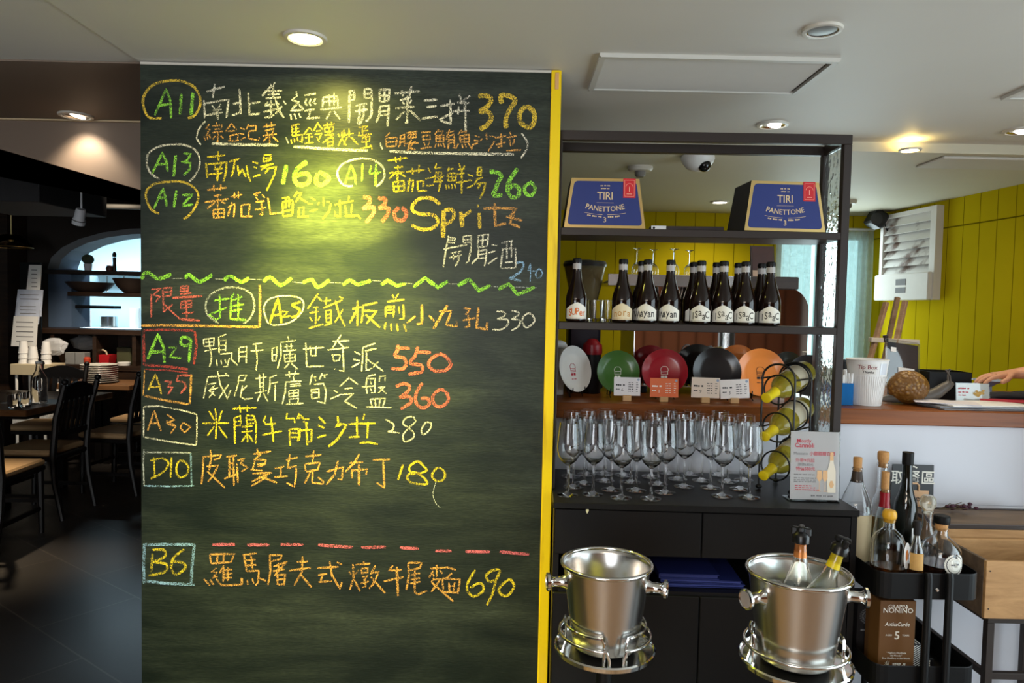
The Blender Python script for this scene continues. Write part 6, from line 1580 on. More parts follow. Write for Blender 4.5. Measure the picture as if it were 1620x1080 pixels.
# ================================================================ black trolley with bottles
TF = 2.05
tl = P(1390, 905, TF); tr = P(1556, 905, TF)
TW = tr.x - tl.x; TD = 0.40
zt = tl.z
tro = thing('trolley', 'black metal trolley with rounded trays, carrying bottles and boxes', 'trolley', (tl.x, TF, 0), 0.0)
def tray(z, h):
    mb = MB(); n = 6; r = 0.04
    def loop(i):
        pts = []
        for (cx0, cy0, a0) in ((TW - r, r, -PI / 2), (TW - r, TD - r, 0), (r, TD - r, PI / 2), (r, r, PI)):
            for k in range(n + 1):
                a = a0 + PI / 2 * k / n
                pts.append((cx0 + (r - i) * math.cos(a), cy0 + (r - i) * math.sin(a)))
        return pts
    o_, i_ = loop(0.0), loop(0.0025)
    rings = [[(x, y, z - h) for x, y in o_], [(x, y, z - 0.003) for x, y in o_], [(x, y, z) for x, y in loop(0.0008)], [(x, y, z - 0.001) for x, y in i_], [(x, y, z - h + 0.003) for x, y in i_]]
    mb.rings(rings, cap=True)
    return mb
zf = zt - 0.075                                  # height of the top tray's floor
for z, h in ((zt, 0.078), (0.478, 0.07), (0.17, 0.075)):
    tray(z, h).build('tray', M_black, tro)
for (x, y) in ((TW * 0.46, -0.011), (TW * 0.66, -0.011), (TW * 0.40, TD + 0.011), (TW * 0.60, TD + 0.011)):
    MB().tube([(x, y, 0.075), (x, y, zt - 0.01), (x, y + (0.004 if y < 0 else -0.004), zt + 0.004)], 0.0105, 12).build('upright', M_black, tro)
MB().lathe([(0, 0), (0.006, 0), (0.006, 0.003), (0.004, 0.005), (0, 0.0055)], 16, M=Matrix.Translation((TW * 0.56, -0.0005, zt - 0.048)) @ Matrix.Rotation(PI / 2, 4, 'X')).build('screw', M_chrome, tro)
for (x, y) in ((TW * 0.46, -0.011), (TW * 0.66, -0.011), (TW * 0.40, TD + 0.011), (TW * 0.60, TD + 0.011)):
    MB().lathe([(0, -0.009), (0.028, -0.009), (0.032, -0.004), (0.032, 0.004), (0.028, 0.009), (0, 0.009)], 20, M=Matrix.Translation((x, y, 0.034)) @ Matrix.Rotation(PI / 2, 4, 'Y')).box(x - 0.011, x + 0.011, y - 0.012, y + 0.012, 0.06, 0.08).build('caster', M_wire, tro)

def spirit(label, px, Y, prof, mglass, top_px_y, stopper, m_stop, liquid=None, floor=None, wall=0.0028, extra=None):
    """bottle of revolution; prof as fractions of (half width in px, height 0..1)"""
    z0 = (zf if floor is None else floor) + 0.0008
    Y = TF + (Y - 1.86) * 1.3
    c = P(px, 800, Y); s = c.y / FPX
    H = P(px, top_px_y, Y).z - z0
    t = thing('spirit_bottle', label, 'bottle', (c.x, c.y, z0), 0, 'spirit bottles on the trolley' if floor is None else None)
    pr = [(r * s, z * H) for r, z in prof]
    if mglass in (M_glass, M_glassg):
        inn = [(max(r - wall, 0.001), z) for r, z in reversed(pr[3:])]
        MB().lathe([(0, pr[0][1])] + pr + inn + [(max(pr[2][0] - wall * 2, 0.002), 0.008), (0, 0.008)], 36).build('glass_body', mglass, t)
    else:
        MB().lathe([(0, 0)] + pr + [(0, pr[-1][1])], 36).build('glass_body', mglass, t)
    if liquid:
        lv, mcol = liquid
        lp = []
        for (r0, z0_), (r1, z1_) in zip(pr, pr[1:]):
            if z0_ <= lv * H: lp.append((max(r0 - wall - 0.0004, 0.001), max(z0_, 0.0085)))
            if z0_ <= lv * H < z1_:
                k = (lv * H - z0_) / (z1_ - z0_); lp.append((r0 + (r1 - r0) * k - wall - 0.0004, lv * H))
        MB().lathe([(0, 0.0085)] + lp + [(0, lv * H)], 32).build('liquid', mcol, t)
    if stopper:
        MB().lathe([(r * s, z * H) for r, z in stopper], 28).build('stopper', m_stop, t)
    if extra: extra(t, s, H)
    return t
M_goldliq = mat('straw_spirit', (0.80, 0.66, 0.25), 0.0, trans=0.9, ior=1.33, var=0)
M_amber = mat('amber_spirit', (0.50, 0.20, 0.05), 0.0, trans=0.85, ior=1.33, var=0)
M_brownliq = mat('dark_brown_liqueur', (0.06, 0.025, 0.015), 0.05, trans=0.3, ior=1.33, var=0)
M_paleliq = mat('pale_spirit', (0.92, 0.88, 0.76), 0.0, trans=0.95, ior=1.33, var=0)
def patch(t, r, z0, z1, a0, a1, m_, name='paper_label', off=0.0006, n=14):
    mb = MB(); mb.lathe([(r + off, z0), (r + off, z1)], n, a0=a0, a1=a1)
    return mb.build(name, m_, t, recalc=False)
F_ = -PI / 2
# tall clear bottle with wooden stopper, yellow spirit
spirit('tall clear bottle with round wooden stopper and straw coloured spirit, back of the trolley', 1394, 2.09, [(9, 0), (13.5, 0.003), (14.5, 0.02), (14.5, 0.50), (13, 0.57), (8.5, 0.63), (7.4, 0.70), (7.2, 0.87), (8.4, 0.875), (8.4, 0.90), (7.4, 0.905)], M_glass, 714,
       [(0, 0.86), (6.3, 0.86), (6.8, 0.905), (6.9, 0.915), (8.2, 0.925), (8.6, 0.95), (8.6, 0.985), (7.6, 1.0), (0, 1.0)], M_cork, (0.42, M_goldliq))
def red_caps(t, s, H):
    MB().lathe([(8.6 * s, 0.655 * H), (7.4 * s, 0.70 * H), (7.2 * s, 0.80 * H), (6.9 * s, 0.80 * H), (7.0 * s, 0.70 * H), (8.2 * s, 0.655 * H)], 28).build('red_capsule', mat('red_capsule', rgb(150, 22, 36), 0.35, var=0.05), t)
spirit('clear bottle with red capsule and bare cork at the left of the trolley', 1399, 2.02, [(10, 0), (14.5, 0.003), (15.5, 0.02), (15.5, 0.30), (14.8, 0.42), (12, 0.56), (8.0, 0.66), (6.9, 0.72), (6.6, 0.80), (7.4, 0.805), (7.4, 0.83), (6.4, 0.835)], M_glassg, 746,
       [(0, 0.78), (5.4, 0.78), (5.9, 0.83), (5.8, 1.0), (0, 1.0)], M_cork, (0.25, M_paleliq), extra=red_caps)
def black_cap(t, s, H):
    MB().lathe([(8.2 * s, 0.885 * H), (8.4 * s, 0.89 * H), (8.4 * s, 0.995 * H), (0, 1.001 * H)], 28).build('cap', M_black, t)
    patch(t, 17 * s, 0.04 * H, 0.34 * H, F_ + 0.1, F_ + 1.2, M_paper)
spirit('tall black wine bottle at the back of the trolley', 1433, 2.09, [(12, 0), (16.5, 0.004), (17, 0.03), (17, 0.50), (15.5, 0.56), (11.5, 0.62), (8.2, 0.70), (7.4, 0.80), (7.2, 0.90), (7.8, 0.90), (7.8, 0.99)], M_blkglass, 714, None, None, extra=black_cap)
def tagx(t, s, H):
    Mx = Matrix.Translation((16 * s, -25.5 * s, 0.0)) @ Matrix.Rotation(0.5, 4, 'Z')
    pts = [(0.0145 * math.cos(2 * PI * i / 20), 0.110 + 0.040 * math.sin(2 * PI * i / 20)) for i in range(20)]
    g_ = MB().prism(pts, -0.0006, 0.0006, M=Mx).build('hang_tag', M_paper, t); g_['label'] = 'white oval paper tag'
    MB().prism([(x * 0.45, 0.112 + (z - 0.110) * 0.4) for x, z in pts], -0.0010, -0.0007, M=Mx).build('tag_emblem', mat('orange_emblem', rgb(216, 130, 60), 0.6, var=0.1), g_)
spirit('round shouldered clear flask with yellow cap at the front of the trolley', 1408, 1.93, [(18, 0), (24, 0.003), (25.5, 0.02), (25.5, 0.52), (24.5, 0.60), (20, 0.68), (12, 0.735), (9, 0.76), (8.2, 0.85), (9.2, 0.855), (9.2, 0.885), (8.2, 0.89)], M_glass, 806,
       [(0, 0.84), (7.4, 0.84), (8.3, 0.892), (10.2, 0.895), (10.8, 0.92), (10.4, 0.965), (8.2, 0.995), (0, 1.0)], mat('amber_yellow_cap', rgb(226, 170, 44), 0.4, var=0), (0.28, M_amber), extra=tagx)
def smal(t, s, H):
    patch(t, 11.65 * s, 0.075, 0.125, F_ - 1.3, F_ + 0.5, mat('tan_label', rgb(206, 160, 92), 0.6, var=0.15, scale=60))
spirit('small clear bottle with dark screw cap at the front of the trolley', 1453, 1.89, [(8, 0), (11, 0.004), (11.6, 0.03), (11.6, 0.50), (10, 0.60), (6.5, 0.70), (4.8, 0.76), (4.6, 0.82), (4.4, 0.82)], M_glass, 823,
       [(0, 0.80), (4.9, 0.80), (5.4, 0.81), (5.4, 0.995), (0, 1.0)], M_ink, (0.40, M_amber), extra=smal)
spirit('dark bottle with round clear glass stopper on the trolley', 1468, 2.02, [(12, 0), (16, 0.004), (16.5, 0.03), (16.5, 0.38), (15, 0.47), (9, 0.56), (7.4, 0.62), (7.2, 0.76), (8.2, 0.765), (8.2, 0.80), (7.2, 0.80)], M_glass, 783,
       [(0, 0.76), (6.2, 0.76), (6.8, 0.805), (8.4, 0.82), (11.3, 0.87), (12, 0.91), (11, 0.96), (7.5, 0.995), (0, 1.0)], mat('amber_tinted_stopper', (0.9, 0.85, 0.7), 0.05, trans=0.8, ior=1.5, var=0), (0.30, M_brownliq))
def wreath(t, s, H):
    r = 30.5 * s
    fn = lambda u, v: Vector(((r + 0.0009) * math.sin(u / r), -(r + 0.0009) * math.cos(u / r), v))
    l = MB(); zc = H * 0.40; R0 = 0.030
    for i in range(26):
        a = PI * 0.62 + PI * 1.76 * i / 25
        for rr_ in (R0, R0 - 0.008):
            cx0, cz0 = rr_ * math.cos(a), zc + rr_ * math.sin(a)
            tang = a + PI / 2 + (0.5 if rr_ == R0 else -0.5)
            pts = [(0.0055 * math.cos(b), 0.0022 * math.sin(b)) for b in (2 * PI * j / 8 for j in range(8))]
            l.add([fn(cx0 + x * math.cos(tang) - z * math.sin(tang) + 0.012, cz0 + x * math.sin(tang) + z * math.cos(tang)) for x, z in pts], [tuple(range(8))])
    l.add([fn(0.012 + 0.019 * math.cos(2 * PI * j / 24), zc + 0.019 * math.sin(2 * PI * j / 24)) for j in range(24)], [tuple(range(24))])
    lb = l.build('white_wreath_label', M_whiteink, t)
    k = MB(); fk = lambda u, v: fn(u, v) * 1.0 + Vector((0, -0.0006, 0)); fine_print(k, fk, -0.002, 0.026, zc, 0.006, 3); k.build('label_lettering', M_greyink, lb)
    MB().lathe([(11.2 * s, 0.895 * H), (12 * s, 0.91 * H), (12 * s, 0.985 * H), (10.5 * s, 1.0 * H), (0, 1.0 * H)], 28).build('black_cap', M_black, t)
spirit('broad clear decanter with black cap and white wreath label on the trolley', 1491, 1.93, [(24, 0), (29, 0.004), (30.5, 0.03), (30.5, 0.46), (29, 0.55), (22, 0.64), (13, 0.70), (10, 0.73), (9.2, 0.80), (10.2, 0.805), (10.2, 0.83), (9.2, 0.835)], M_glass, 815,
       [(0, 0.80), (8.6, 0.80), (9.0, 0.84), (9.6, 0.90), (0, 0.90)], M_cork, (0.34, M_brownliq), extra=wreath)
def conical(t, s, H):
    MB().lathe([(9.2 * s, 0.775 * H), (8.8 * s, 0.80 * H), (7.7 * s, 0.85 * H), (7.3 * s, 0.875 * H), (6.9 * s, 0.875 * H), (7.3 * s, 0.85 * H), (8.4 * s, 0.80 * H), (8.8 * s, 0.775 * H)], 28).build('dark_collar', mat('dark_collar', rgb(66, 52, 44), 0.5, var=0.1), t)
    patch(t, 24.5 * s, 0.08 * H, 0.50 * H, F_ - 1.2, F_ + 0.75, mat('beige_label', rgb(206, 188, 150), 0.6, var=0.05))
spirit('cone-shouldered clear bottle with cork and beige label, half hidden by the black cabinet', 1354, 2.065, [(16, 0), (23.5, 0.004), (24.5, 0.02), (24.5, 0.54), (22, 0.60), (13, 0.73), (8.6, 0.80), (7.2, 0.85), (6.9, 0.885), (8, 0.89), (8, 0.905), (6.8, 0.91)], M_glass, 723,
       [(0, 0.87), (5.8, 0.87), (6.4, 0.912), (6.7, 0.99), (6.2, 1.0), (0, 1.0)], M_cork, (0.48, M_brownliq), extra=conical)

# boxes on the trolley's middle tray
def gbox(label, px0, px1, Y, top_py, depth, m_, z0, rz=0.0, name='bottle_box'):
    a = P(px0, top_py, Y); b = P(px1, top_py, Y)
    t = thing(name, label, 'box', ((a.x + b.x) / 2, Y, z0 + 0.0008), rz)
    W = (b.x - a.x) / 2; H = a.z - z0
    MB().bbox(-W, W, 0, depth, 0, H, 0.0015).build('carton', m_, t)
    return t, W, H
zl = 0.17 - 0.072
zm = 0.478 - 0.0665
M_brownbox = mat('brown_gift_carton', rgb(106, 72, 40), 0.4, var=0.04)
# the tray under the tall boxes
t, W, H = gbox('tall brown gift box with white lettering on the trolley under the bottles', 1393, 1450, 2.10, 950, 0.085, M_brownbox, zm)
fn = flat(-0.0008)
l = MB()
put_text(l, 'GRAPPA', 0.0165, 0, H * 0.925, fn, bold=0.0003); put_text(l, 'NONINO', 0.0215, 0, H * 0.875, fn, bold=0.0007)
sk = lambda u, v: Vector((u + (v - H * 0.70) * 0.25, -0.0008, v)); put_text(l, 'AnticaCuvée', 0.0165, 0, H * 0.70, sk, sx=0.86, bold=0.0004)
put_text(l, 'AGED', 0.0075, -0.025, H * 0.56, fn); put_text(l, '5', 0.034, 0, H * 0.555, fn, bold=0.0006); put_text(l, 'YEARS', 0.0075, 0.026, H * 0.56, fn)
for k, tx in enumerate(('“Migliore Distilleria', 'del Mondo”', 'Best Distillery in the World')): put_text(l, tx, 0.0075, 0, H * (0.335 - 0.035 * k), fn)
fine_print(l, fn, -0.010, 0.030, H * 0.195, 0.006, 2); fine_print(l, fn, -0.010, 0.030, H * 0.172, 0.005, 3); quad(l, fn, -0.012, 0.032, H * 0.155, H * 0.16); fine_print(l, fn, -0.044, 0.044, H * 0.12, 0.003, 4)
for i in range(6):
    a_ = PI / 2 + 0.5 * i - 0.4
    l.tube([(-0.024, -0.0008, H * 0.15), (-0.024 + 0.010 * math.cos(a_), -0.0008, H * 0.185 + 0.012 * math.sin(a_))], 0.0007, 4)
l.build('white_lettering', M_whiteink, t)
t, W, H = gbox('black box with pale wreath emblem, left of the brown gift box on the trolley', 1358, 1391, 2.22, 945, 0.08, mat('black_gift_carton', rgb(34, 30, 30), 0.5, var=0.05), zm)
l = MB(); zc = H * 0.70
for i in range(22):
    a = 2 * PI * i / 22
    for rr_ in (0.024, 0.017): l.add([fn(rr_ * math.cos(a) + 0.004 * math.cos(b + a), zc + rr_ * math.sin(a) + 0.0017 * math.sin(b + a)) for b in (2 * PI * j / 6 for j in range(6))], [tuple(range(6))])
l.add([fn(0.012 * math.cos(2 * PI * j / 20), zc + 0.012 * math.sin(2 * PI * j / 20)) for j in range(20)], [tuple(range(20))])
fine_print(l, fn, -0.022, 0.022, zc - 0.045, 0.007, 3)
l.build('wreath_emblem', M_greyink, t)
def chevron():
    m, nt, N, L, b = nodes('black_white_pattern')
    tc = N.new('ShaderNodeTexCoord'); mp = N.new('ShaderNodeMapping'); mp.inputs['Rotation'].default_value = (0, 0.6, 0)
    wv = N.new('ShaderNodeTexWave'); wv.inputs['Scale'].default_value = 55; wv.bands_direction = 'Z'; wv.wave_profile = 'TRI'
    ck = N.new('ShaderNodeMath'); ck.operation = 'GREATER_THAN'; ck.inputs[1].default_value = 0.55
    cr = N.new('ShaderNodeValToRGB'); cr.color_ramp.elements[0].color = rgb(20, 20, 20); cr.color_ramp.elements[1].color = rgb(210, 210, 205)
    L.new(tc.outputs['Object'], mp.inputs[0]); L.new(mp.outputs[0], wv.inputs['Vector']); L.new(wv.outputs['Fac'], ck.inputs[0]); L.new(ck.outputs[0], cr.inputs[0]); L.new(cr.outputs[0], b.inputs['Base Color'])
    b.inputs['Roughness'].default_value = 0.5
    return m
t, W, H = gbox('small black and white patterned box beside the brown gift box', 1443, 1457, 2.15, 1018, 0.06, chevron(), zm)
MB().box(-W, W, -0.0006, 0, H * 0.94, H).build('top_band', M_ink, t)
t, W, H = gbox('small black box with white lettering, behind the trolley uprights', 1462, 1478, 2.17, 1042, 0.05, mat('black_small_carton', rgb(28, 26, 28), 0.5, var=0.05), zm)
l = MB(); fine_print(l, lambda u, v: Vector((v, -0.0008, u)), H * 0.2, H * 0.9, 0.0, 0.007, 6); l.build('white_lettering', M_whiteink, t)

# ================================================================ wooden crates on a metal stand
M_crate = wood('rough_crate_wood', rgb(150, 108, 62), rgb(196, 152, 100), 0.6, 2.5, (1.5, 6, 9))
M_crated = wood('weathered_lid_and_side_shade', rgb(74, 60, 48), rgb(120, 98, 76), 0.65, 3, (1, 7, 7))
fx0 = P(1561, 888, 2.10); 
zc1 = P(1590, 888, 2.10).z; zc0 = P(1590, 979, 2.10).z
LX = 0.42
t = thing('wooden_crate', 'open topped light wooden crate at the right edge, in front of the lidded one', 'crate', (fx0.x, 2.10, zc0), 0.0, group='wooden crates')
H = zc1 - zc0; D = 0.225
MB().bbox(0, LX, 0, 0.012, 0, H, 0.0015).build('front_board', M_crate, t)
MB().bbox(0, 0.012, 0.012, D - 0.012, 0, H, 0.0015).build('side_board', M_crated, t)  # darker wood on the sides paints in their shading
MB().bbox(LX - 0.012, LX, 0.012, D - 0.012, 0, H, 0.0015).build('side_board', M_crated, t)
MB().bbox(0, LX, D - 0.012, D, 0, H, 0.0015).build('rear_board', M_crate, t)
MB().bbox(0.012, LX - 0.012, 0.012, D - 0.012, 0, 0.012, 0.0015).build('bottom_board', M_crated, t)
mb = MB()
for x in (0.012, LX - 0.02):
    for z in (0.03, H - 0.03): mb.lathe([(0, 0), (0.0025, 0), (0.002, 0.001), (0, 0.0012)], 10, M=Matrix.Translation((x, -0.0003, z)) @ Matrix.Rotation(PI / 2, 4, 'X'))
mb.build('nail_heads', M_frameblk, t)
bx0 = P(1489, 832, 2.34); zb1 = P(1560, 831, 2.34).z
t = thing('wooden_crate', 'lidded light wooden crate beside the trolley, with a dark framed lid', 'crate', (bx0.x, 2.34, zc0 - 0.003), 0.0, group='wooden crates')
H2 = zb1 - zc0 + 0.003; LX2 = 0.50; D2 = 0.22
MB().bbox(0, LX2, 0, D2, 0, H2 - 0.014, 0.002).build('crate_body', M_crate, t)
MB().bbox(0.004, LX2 - 0.004, 0.004, D2 - 0.004, H2 - 0.0135, H2 - 0.004, 0.002).build('lid', M_crated, t)
mb = MB().bbox(0, LX2, 0, 0.012, H2 - 0.0135, H2, 0.001).bbox(0, LX2, D2 - 0.012, D2, H2 - 0.0135, H2, 0.001).bbox(0, 0.012, 0.012, D2 - 0.012, H2 - 0.0135, H2, 0.001).bbox(LX2 - 0.012, LX2, 0.012, D2 - 0.012, H2 - 0.0135, H2, 0.001)
mb.build('lid_frame', M_darkwood, t)
sx0 = P(1562, 1000, 2.13).x
t = thing('metal_stand', 'dark metal stand under the wooden crates at the right edge', 'stand', (sx0, 2.13, 0), 0.0)
ztp = zc0 - 0.0045
mb = MB()
mb.bbox(0, 0.46, 0, 0.022, ztp - 0.022, ztp, 0.001).bbox(0, 0.46, 0.44, 0.462, ztp - 0.022, ztp, 0.001).bbox(0, 0.022, 0.022, 0.44, ztp - 0.022, ztp, 0.001).bbox(0.438, 0.46, 0.022, 0.44, ztp - 0.022, ztp, 0.001).box(0.2, 0.23, 0.022, 0.44, ztp - 0.02, ztp)
mb.build('top_frame', M_frameblk, t)
for x in (0.0, 0.438):
    for y in (0.0, 0.44): MB().bbox(x, x + 0.022, y, y + 0.022, 0, ztp - 0.022, 0.001).build('leg', M_frameblk, t)
MB().bbox(0.022, 0.438, 0.002, 0.02, 0.40, 0.42, 0.001).bbox(0.002, 0.02, 0.022, 0.44, 0.40, 0.42, 0.001).build('rail', M_frameblk, t)
# dried flowers lying on the lid's rear edge
p = P(1508, 802, 2.50)
t = thing('dried_flowers', 'small bunch of dark dried flowers at the back of the lidded crate', 'dried flowers', (p.x, 2.50, zb1 + 0.004))
mb = MB(); rr = random.Random(4)
for i in range(9):
    a = rr.uniform(-0.9, 0.9); L_ = rr.uniform(0.05, 0.10)
    mb.tube([(-0.05, 0, 0.004), (-0.05 + L_ * 0.6, 0.02 * a, 0.006 + 0.01 * abs(a)), (-0.05 + L_ * 1.1, 0.045 * a, 0.010 + rr.uniform(0, 0.015))], 0.0012, 5)
mb.build('stems', mat('dry_stem', rgb(84, 70, 44), 0.8, var=0.1), t)
mb = MB()
for i in range(16): mb.ball((rr.uniform(-0.02, 0.07), rr.uniform(-0.03, 0.03), rr.uniform(0.008, 0.026)), 0.008, 0.008, 0.006, 8)
mb.build('flower_heads', mat('dry_purple_flower', rgb(66, 34, 48), 0.8, var=0.3, scale=60), t)
# ================================================================ dining room on the left
M_chair = mat('black_stained_chair', rgb(20, 17, 16), 0.45, var=0.15, scale=9)
M_seat = mat('beige_seat_cushion', rgb(196, 160, 116), 0.8, var=0.08, scale=30)
M_table = wood('brown_table_wood', rgb(108, 74, 46), rgb(150, 108, 72), 0.32, 2.5, (1, 6, 6))
def chair():
    t = thing('dining_chair', '', 'chair')
    sw, sd, sh = 0.42, 0.42, 0.45
    MB().bbox(-sw / 2, sw / 2, -sd / 2, sd / 2, sh - 0.045, sh - 0.012, 0.006).build('seat_frame', M_chair, t)
    MB().bbox(-sw / 2 + 0.004, sw / 2 - 0.004, -sd / 2 + 0.03, sd / 2 + 0.006, sh - 0.0115, sh + 0.03, 0.012).build('seat_cushion', M_seat, t)
    for k in (-1, 1):
        x = k * (sw / 2 - 0.02)
        MB().tube([(x, sd / 2 - 0.03, sh - 0.045), (x, sd / 2 - 0.025, 0.2), (x, sd / 2 - 0.02, 0)], [0.022, 0.019, 0.016], 8).build('leg', M_chair, t)
        # rear leg runs on up as the back post
        mb = MB(); mb.tube([(x, -sd / 2 - 0.05, 0), (x, -sd / 2 + 0.0, 0.25), (x, -sd / 2 + 0.012, sh), (x, -sd / 2 - 0.01, 0.70), (x, -sd / 2 - 0.07, 0.93)], [0.017, 0.02, 0.022, 0.021, 0.019], 8)
        mb.ball((x, -sd / 2 - 0.073, 0.948), 0.022, 0.022, 0.022, 12)
        mb.build('leg', M_chair, t)
    yb = lambda z: -sd / 2 + 0.005 - max(0, z - 0.6) * 0.18
    def rail(z0, z1, arch):
        mb = MB(); n = 10; rings = []
        for i in range(n + 1):
            x = -sw / 2 + 0.03 + (sw - 0.06) * i / n
            k = math.sin(PI * i / n) * arch
            y = yb((z0 + z1) / 2)
            rings.append([(x, y - 0.010, z0), (x, y + 0.010, z0), (x, y + 0.008 , z1 + k), (x, y - 0.012, z1 + k)])
        return mb.rings(rings)
    rail(0.82, 0.885, 0.05).build('top_rail', M_chair, t)
    rail(0.56, 0.60, 0.0).build('lower_rail', M_chair, t)
    for i in range(5):
        x = -0.115 + 0.0575 * i
        MB().rings([[(x - 0.014, yb(0.6) - 0.007, 0.595), (x + 0.014, yb(0.6) - 0.007, 0.595), (x + 0.014, yb(0.6) + 0.007, 0.595), (x - 0.014, yb(0.6) + 0.007, 0.595)], [(x - 0.018, yb(0.84) - 0.007, 0.84), (x + 0.018, yb(0.84) - 0.007, 0.84), (x + 0.018, yb(0.84) + 0.007, 0.84), (x - 0.018, yb(0.86) + 0.007, 0.84)]]).build('back_slat', M_chair, t)
    MB().box(-sw / 2 + 0.03, sw / 2 - 0.03, sd / 2 - 0.035, sd / 2 - 0.015, 0.2, 0.225).box(-sw / 2 + 0.012, -sw / 2 + 0.03, -sd / 2 + 0.0, sd / 2 - 0.03, 0.15, 0.175).box(sw / 2 - 0.03, sw / 2 - 0.012, -sd / 2 + 0.0, sd / 2 - 0.03, 0.15, 0.175).build('stretchers', M_chair, t)
    return t
ch = chair()
ch.location = (-3.30, 4.98, 0); ch.rotation_euler = (0, 0, PI / 2); ch['label'] = 'black slat-back dining chair with beige seat, nearest the chalkboard in front'; ch['group'] = 'dining chairs'
dup(ch, (-3.12, 5.66, 0), PI / 2 - 0.1, 'black dining chair half hidden behind the chalkboard edge, beside the table', 'dining chairs')
dup(ch, (-3.19, 4.33, 0), 0.06, 'black dining chair cut off by the left edge of the picture', 'dining chairs')
dup(ch, (-3.9, 5.93, 0), PI + 0.06, 'black dining chair at the far end of the table, facing the viewer', 'dining chairs')
dup(ch, (-3.3, 6.4, 0), PI / 2, 'farthest dining chair by the second table, only its beige seat showing', 'dining chairs')
def table(label, x0, x1, y0, y1, g=True):
    t = thing('dining_table', label, 'table', ((x0 + x1) / 2, (y0 + y1) / 2, 0), 0, 'dining tables')
    a, b = (x1 - x0) / 2, (y1 - y0) / 2
    MB().bbox(-a, a, -b, b, 0.705, 0.75, 0.004).build('tabletop', M_table, t)
    for i in (-1, 1):
        for j in (-1, 1): MB().bbox(i * (a - 0.30) - 0.03, i * (a - 0.30) + 0.03, j * (b - 0.2) - 0.035, j * (b - 0.2) + 0.035, 0, 0.66, 0.003).build('leg', M_chair, t)
    MB().box(-a + 0.1, a - 0.1, -b + 0.15, b - 0.15, 0.661, 0.7045).build('apron', M_chair, t)
table('brown wooden dining table with a glass bottle and two tumblers on it', -4.5, -3.29, 4.80, 5.85)
table('second wooden table farther back carrying a stack of plates', -4.1, -3.42, 6.34, 6.82)
TZ = 0.7508
# water bottle and tumblers
p = PZ(62, 637, 0.75)
t = thing('water_bottle', 'clear glass water bottle standing on the nearer dining table', 'bottle', (p.x, p.y, TZ))
s = p.y / FPX; H = 66 * s
pr = [(11 * s, 0), (11.6 * s, 0.006), (11.6 * s, H * 0.52), (10.5 * s, H * 0.62), (5 * s, H * 0.78), (4 * s, H * 0.92), (4.6 * s, H * 0.93), (4.6 * s, H * 0.955)]
MB().lathe([(0, 0)] + pr + [(r - 0.003, z) for r, z in reversed(pr[1:])] + [(0, 0.012)], 28).build('glass_body', M_glass, t)
MB().lathe([(0, H * 0.94), (3.2 * s, H * 0.94), (5 * s, H * 0.96), (5 * s, H * 1.0), (0, H * 1.01)], 20).build('stopper', M_paper, t)
p = PZ(22, 645, 0.75); tumbler('tumbler', 'clear tumbler on the dining table, left one by the bottle', 'glass', (p.x, p.y, TZ), 0.036, 0.042, 0.105, 'tumblers on the dining table')
p = PZ(39, 643, 0.75); tumbler('tumbler', 'clear tumbler on the dining table, right one by the bottle', 'glass', (p.x, p.y, TZ), 0.036, 0.042, 0.105, 'tumblers on the dining table')
p = PZ(72, 639, 0.75)
o = MB().bbox(-0.2, 0.2, -0.12, 0.12, 0, 0.002, 0.0005).build('paper_placemat', M_paper); o.location = (p.x - 0.12, 5.22, TZ); o.rotation_euler = (0, 0, 0.04)
tag(o, 'pale paper mat lying under the glass bottle on the dining table', 'placemat')
# stack of plates
p = P(157, 606, 6.52)
px_, py_ = p.x, 6.52
pr = None
for k in range(9):
    R = 0.155
    z = TZ + 0.019 * k
    mbp_ = MB().lathe([(0, 0), (R * 0.6, 0), (R * 0.7, 0.004), (R, 0.017), (R - 0.001, 0.0185), (R * 0.68, 0.007), (0, 0.004)], 32)
    if pr is None:
        pr = mbp_.build('dinner_plate', mat('white_porcelain', rgb(232, 228, 218), 0.25, var=0.0)); o = pr
    else:
        o = pr.copy(); COL.objects.link(o)
    o.location = (px_, py_, z); tag(o, 'white dinner plate in the stack on the farther table, %s from the top' % ['ninth', 'eighth', 'seventh', 'sixth', 'fifth', 'fourth', 'third', 'second', 'first'][k], 'plate', 'stacked dinner plates')
# station with paper cups
sx = P(40, 600, 6.5)
t = thing('cup_station', 'slim cream stand holding stacks of paper cups behind the dining table', 'stand', (sx.x + 0.02, 6.62, 0))
zc = P(40, 576, 6.5).z
M_cream_p = mat('cream_paint', rgb(206, 190, 156), 0.5, var=0.04)
MB().bbox(-0.16, 0.20, -0.12, 0.12, zc - 0.10, zc, 0.004).build('top_box', M_cream_p, t)
for x in (-0.12, 0.14):
    for y in (-0.09, 0.09): MB().cyl((x, y, 0), (x, y, zc - 0.1), 0.012).build('leg', M_paper, t)
MB().bbox(-0.15, 0.19, -0.11, 0.11, 0.3, 0.33, 0.003).build('lower_shelf', M_cream_p, t)
cups = None
for k, (px, n, lab) in enumerate(((34, 3, 'left'), (49, 2, 'middle'), (70, 3, 'right'))):
    q_ = P(px, 575, 6.55)
    for i in range(n):
        mbc = MB().lathe([(0, 0), (0.030, 0), (0.042, 0.105), (0.044, 0.107), (0.044, 0.110), (0.041, 0.11), (0.029, 0.004), (0, 0.004)], 20)
        if cups is None: cups = mbc.build('paper_cup', M_paper); o = cups
        else: o = cups.copy(); COL.objects.link(o)
        o.rotation_euler = (PI, 0, 0)
        o.location = (q_.x, 6.58, zc + 0.1108 + 0.048 * i); tag(o, 'white paper cup upside down in the %s stack on the cream stand, %s' % (lab, ['bottom', 'second', 'third'][i]), 'cup', 'paper cups on the cream stand')
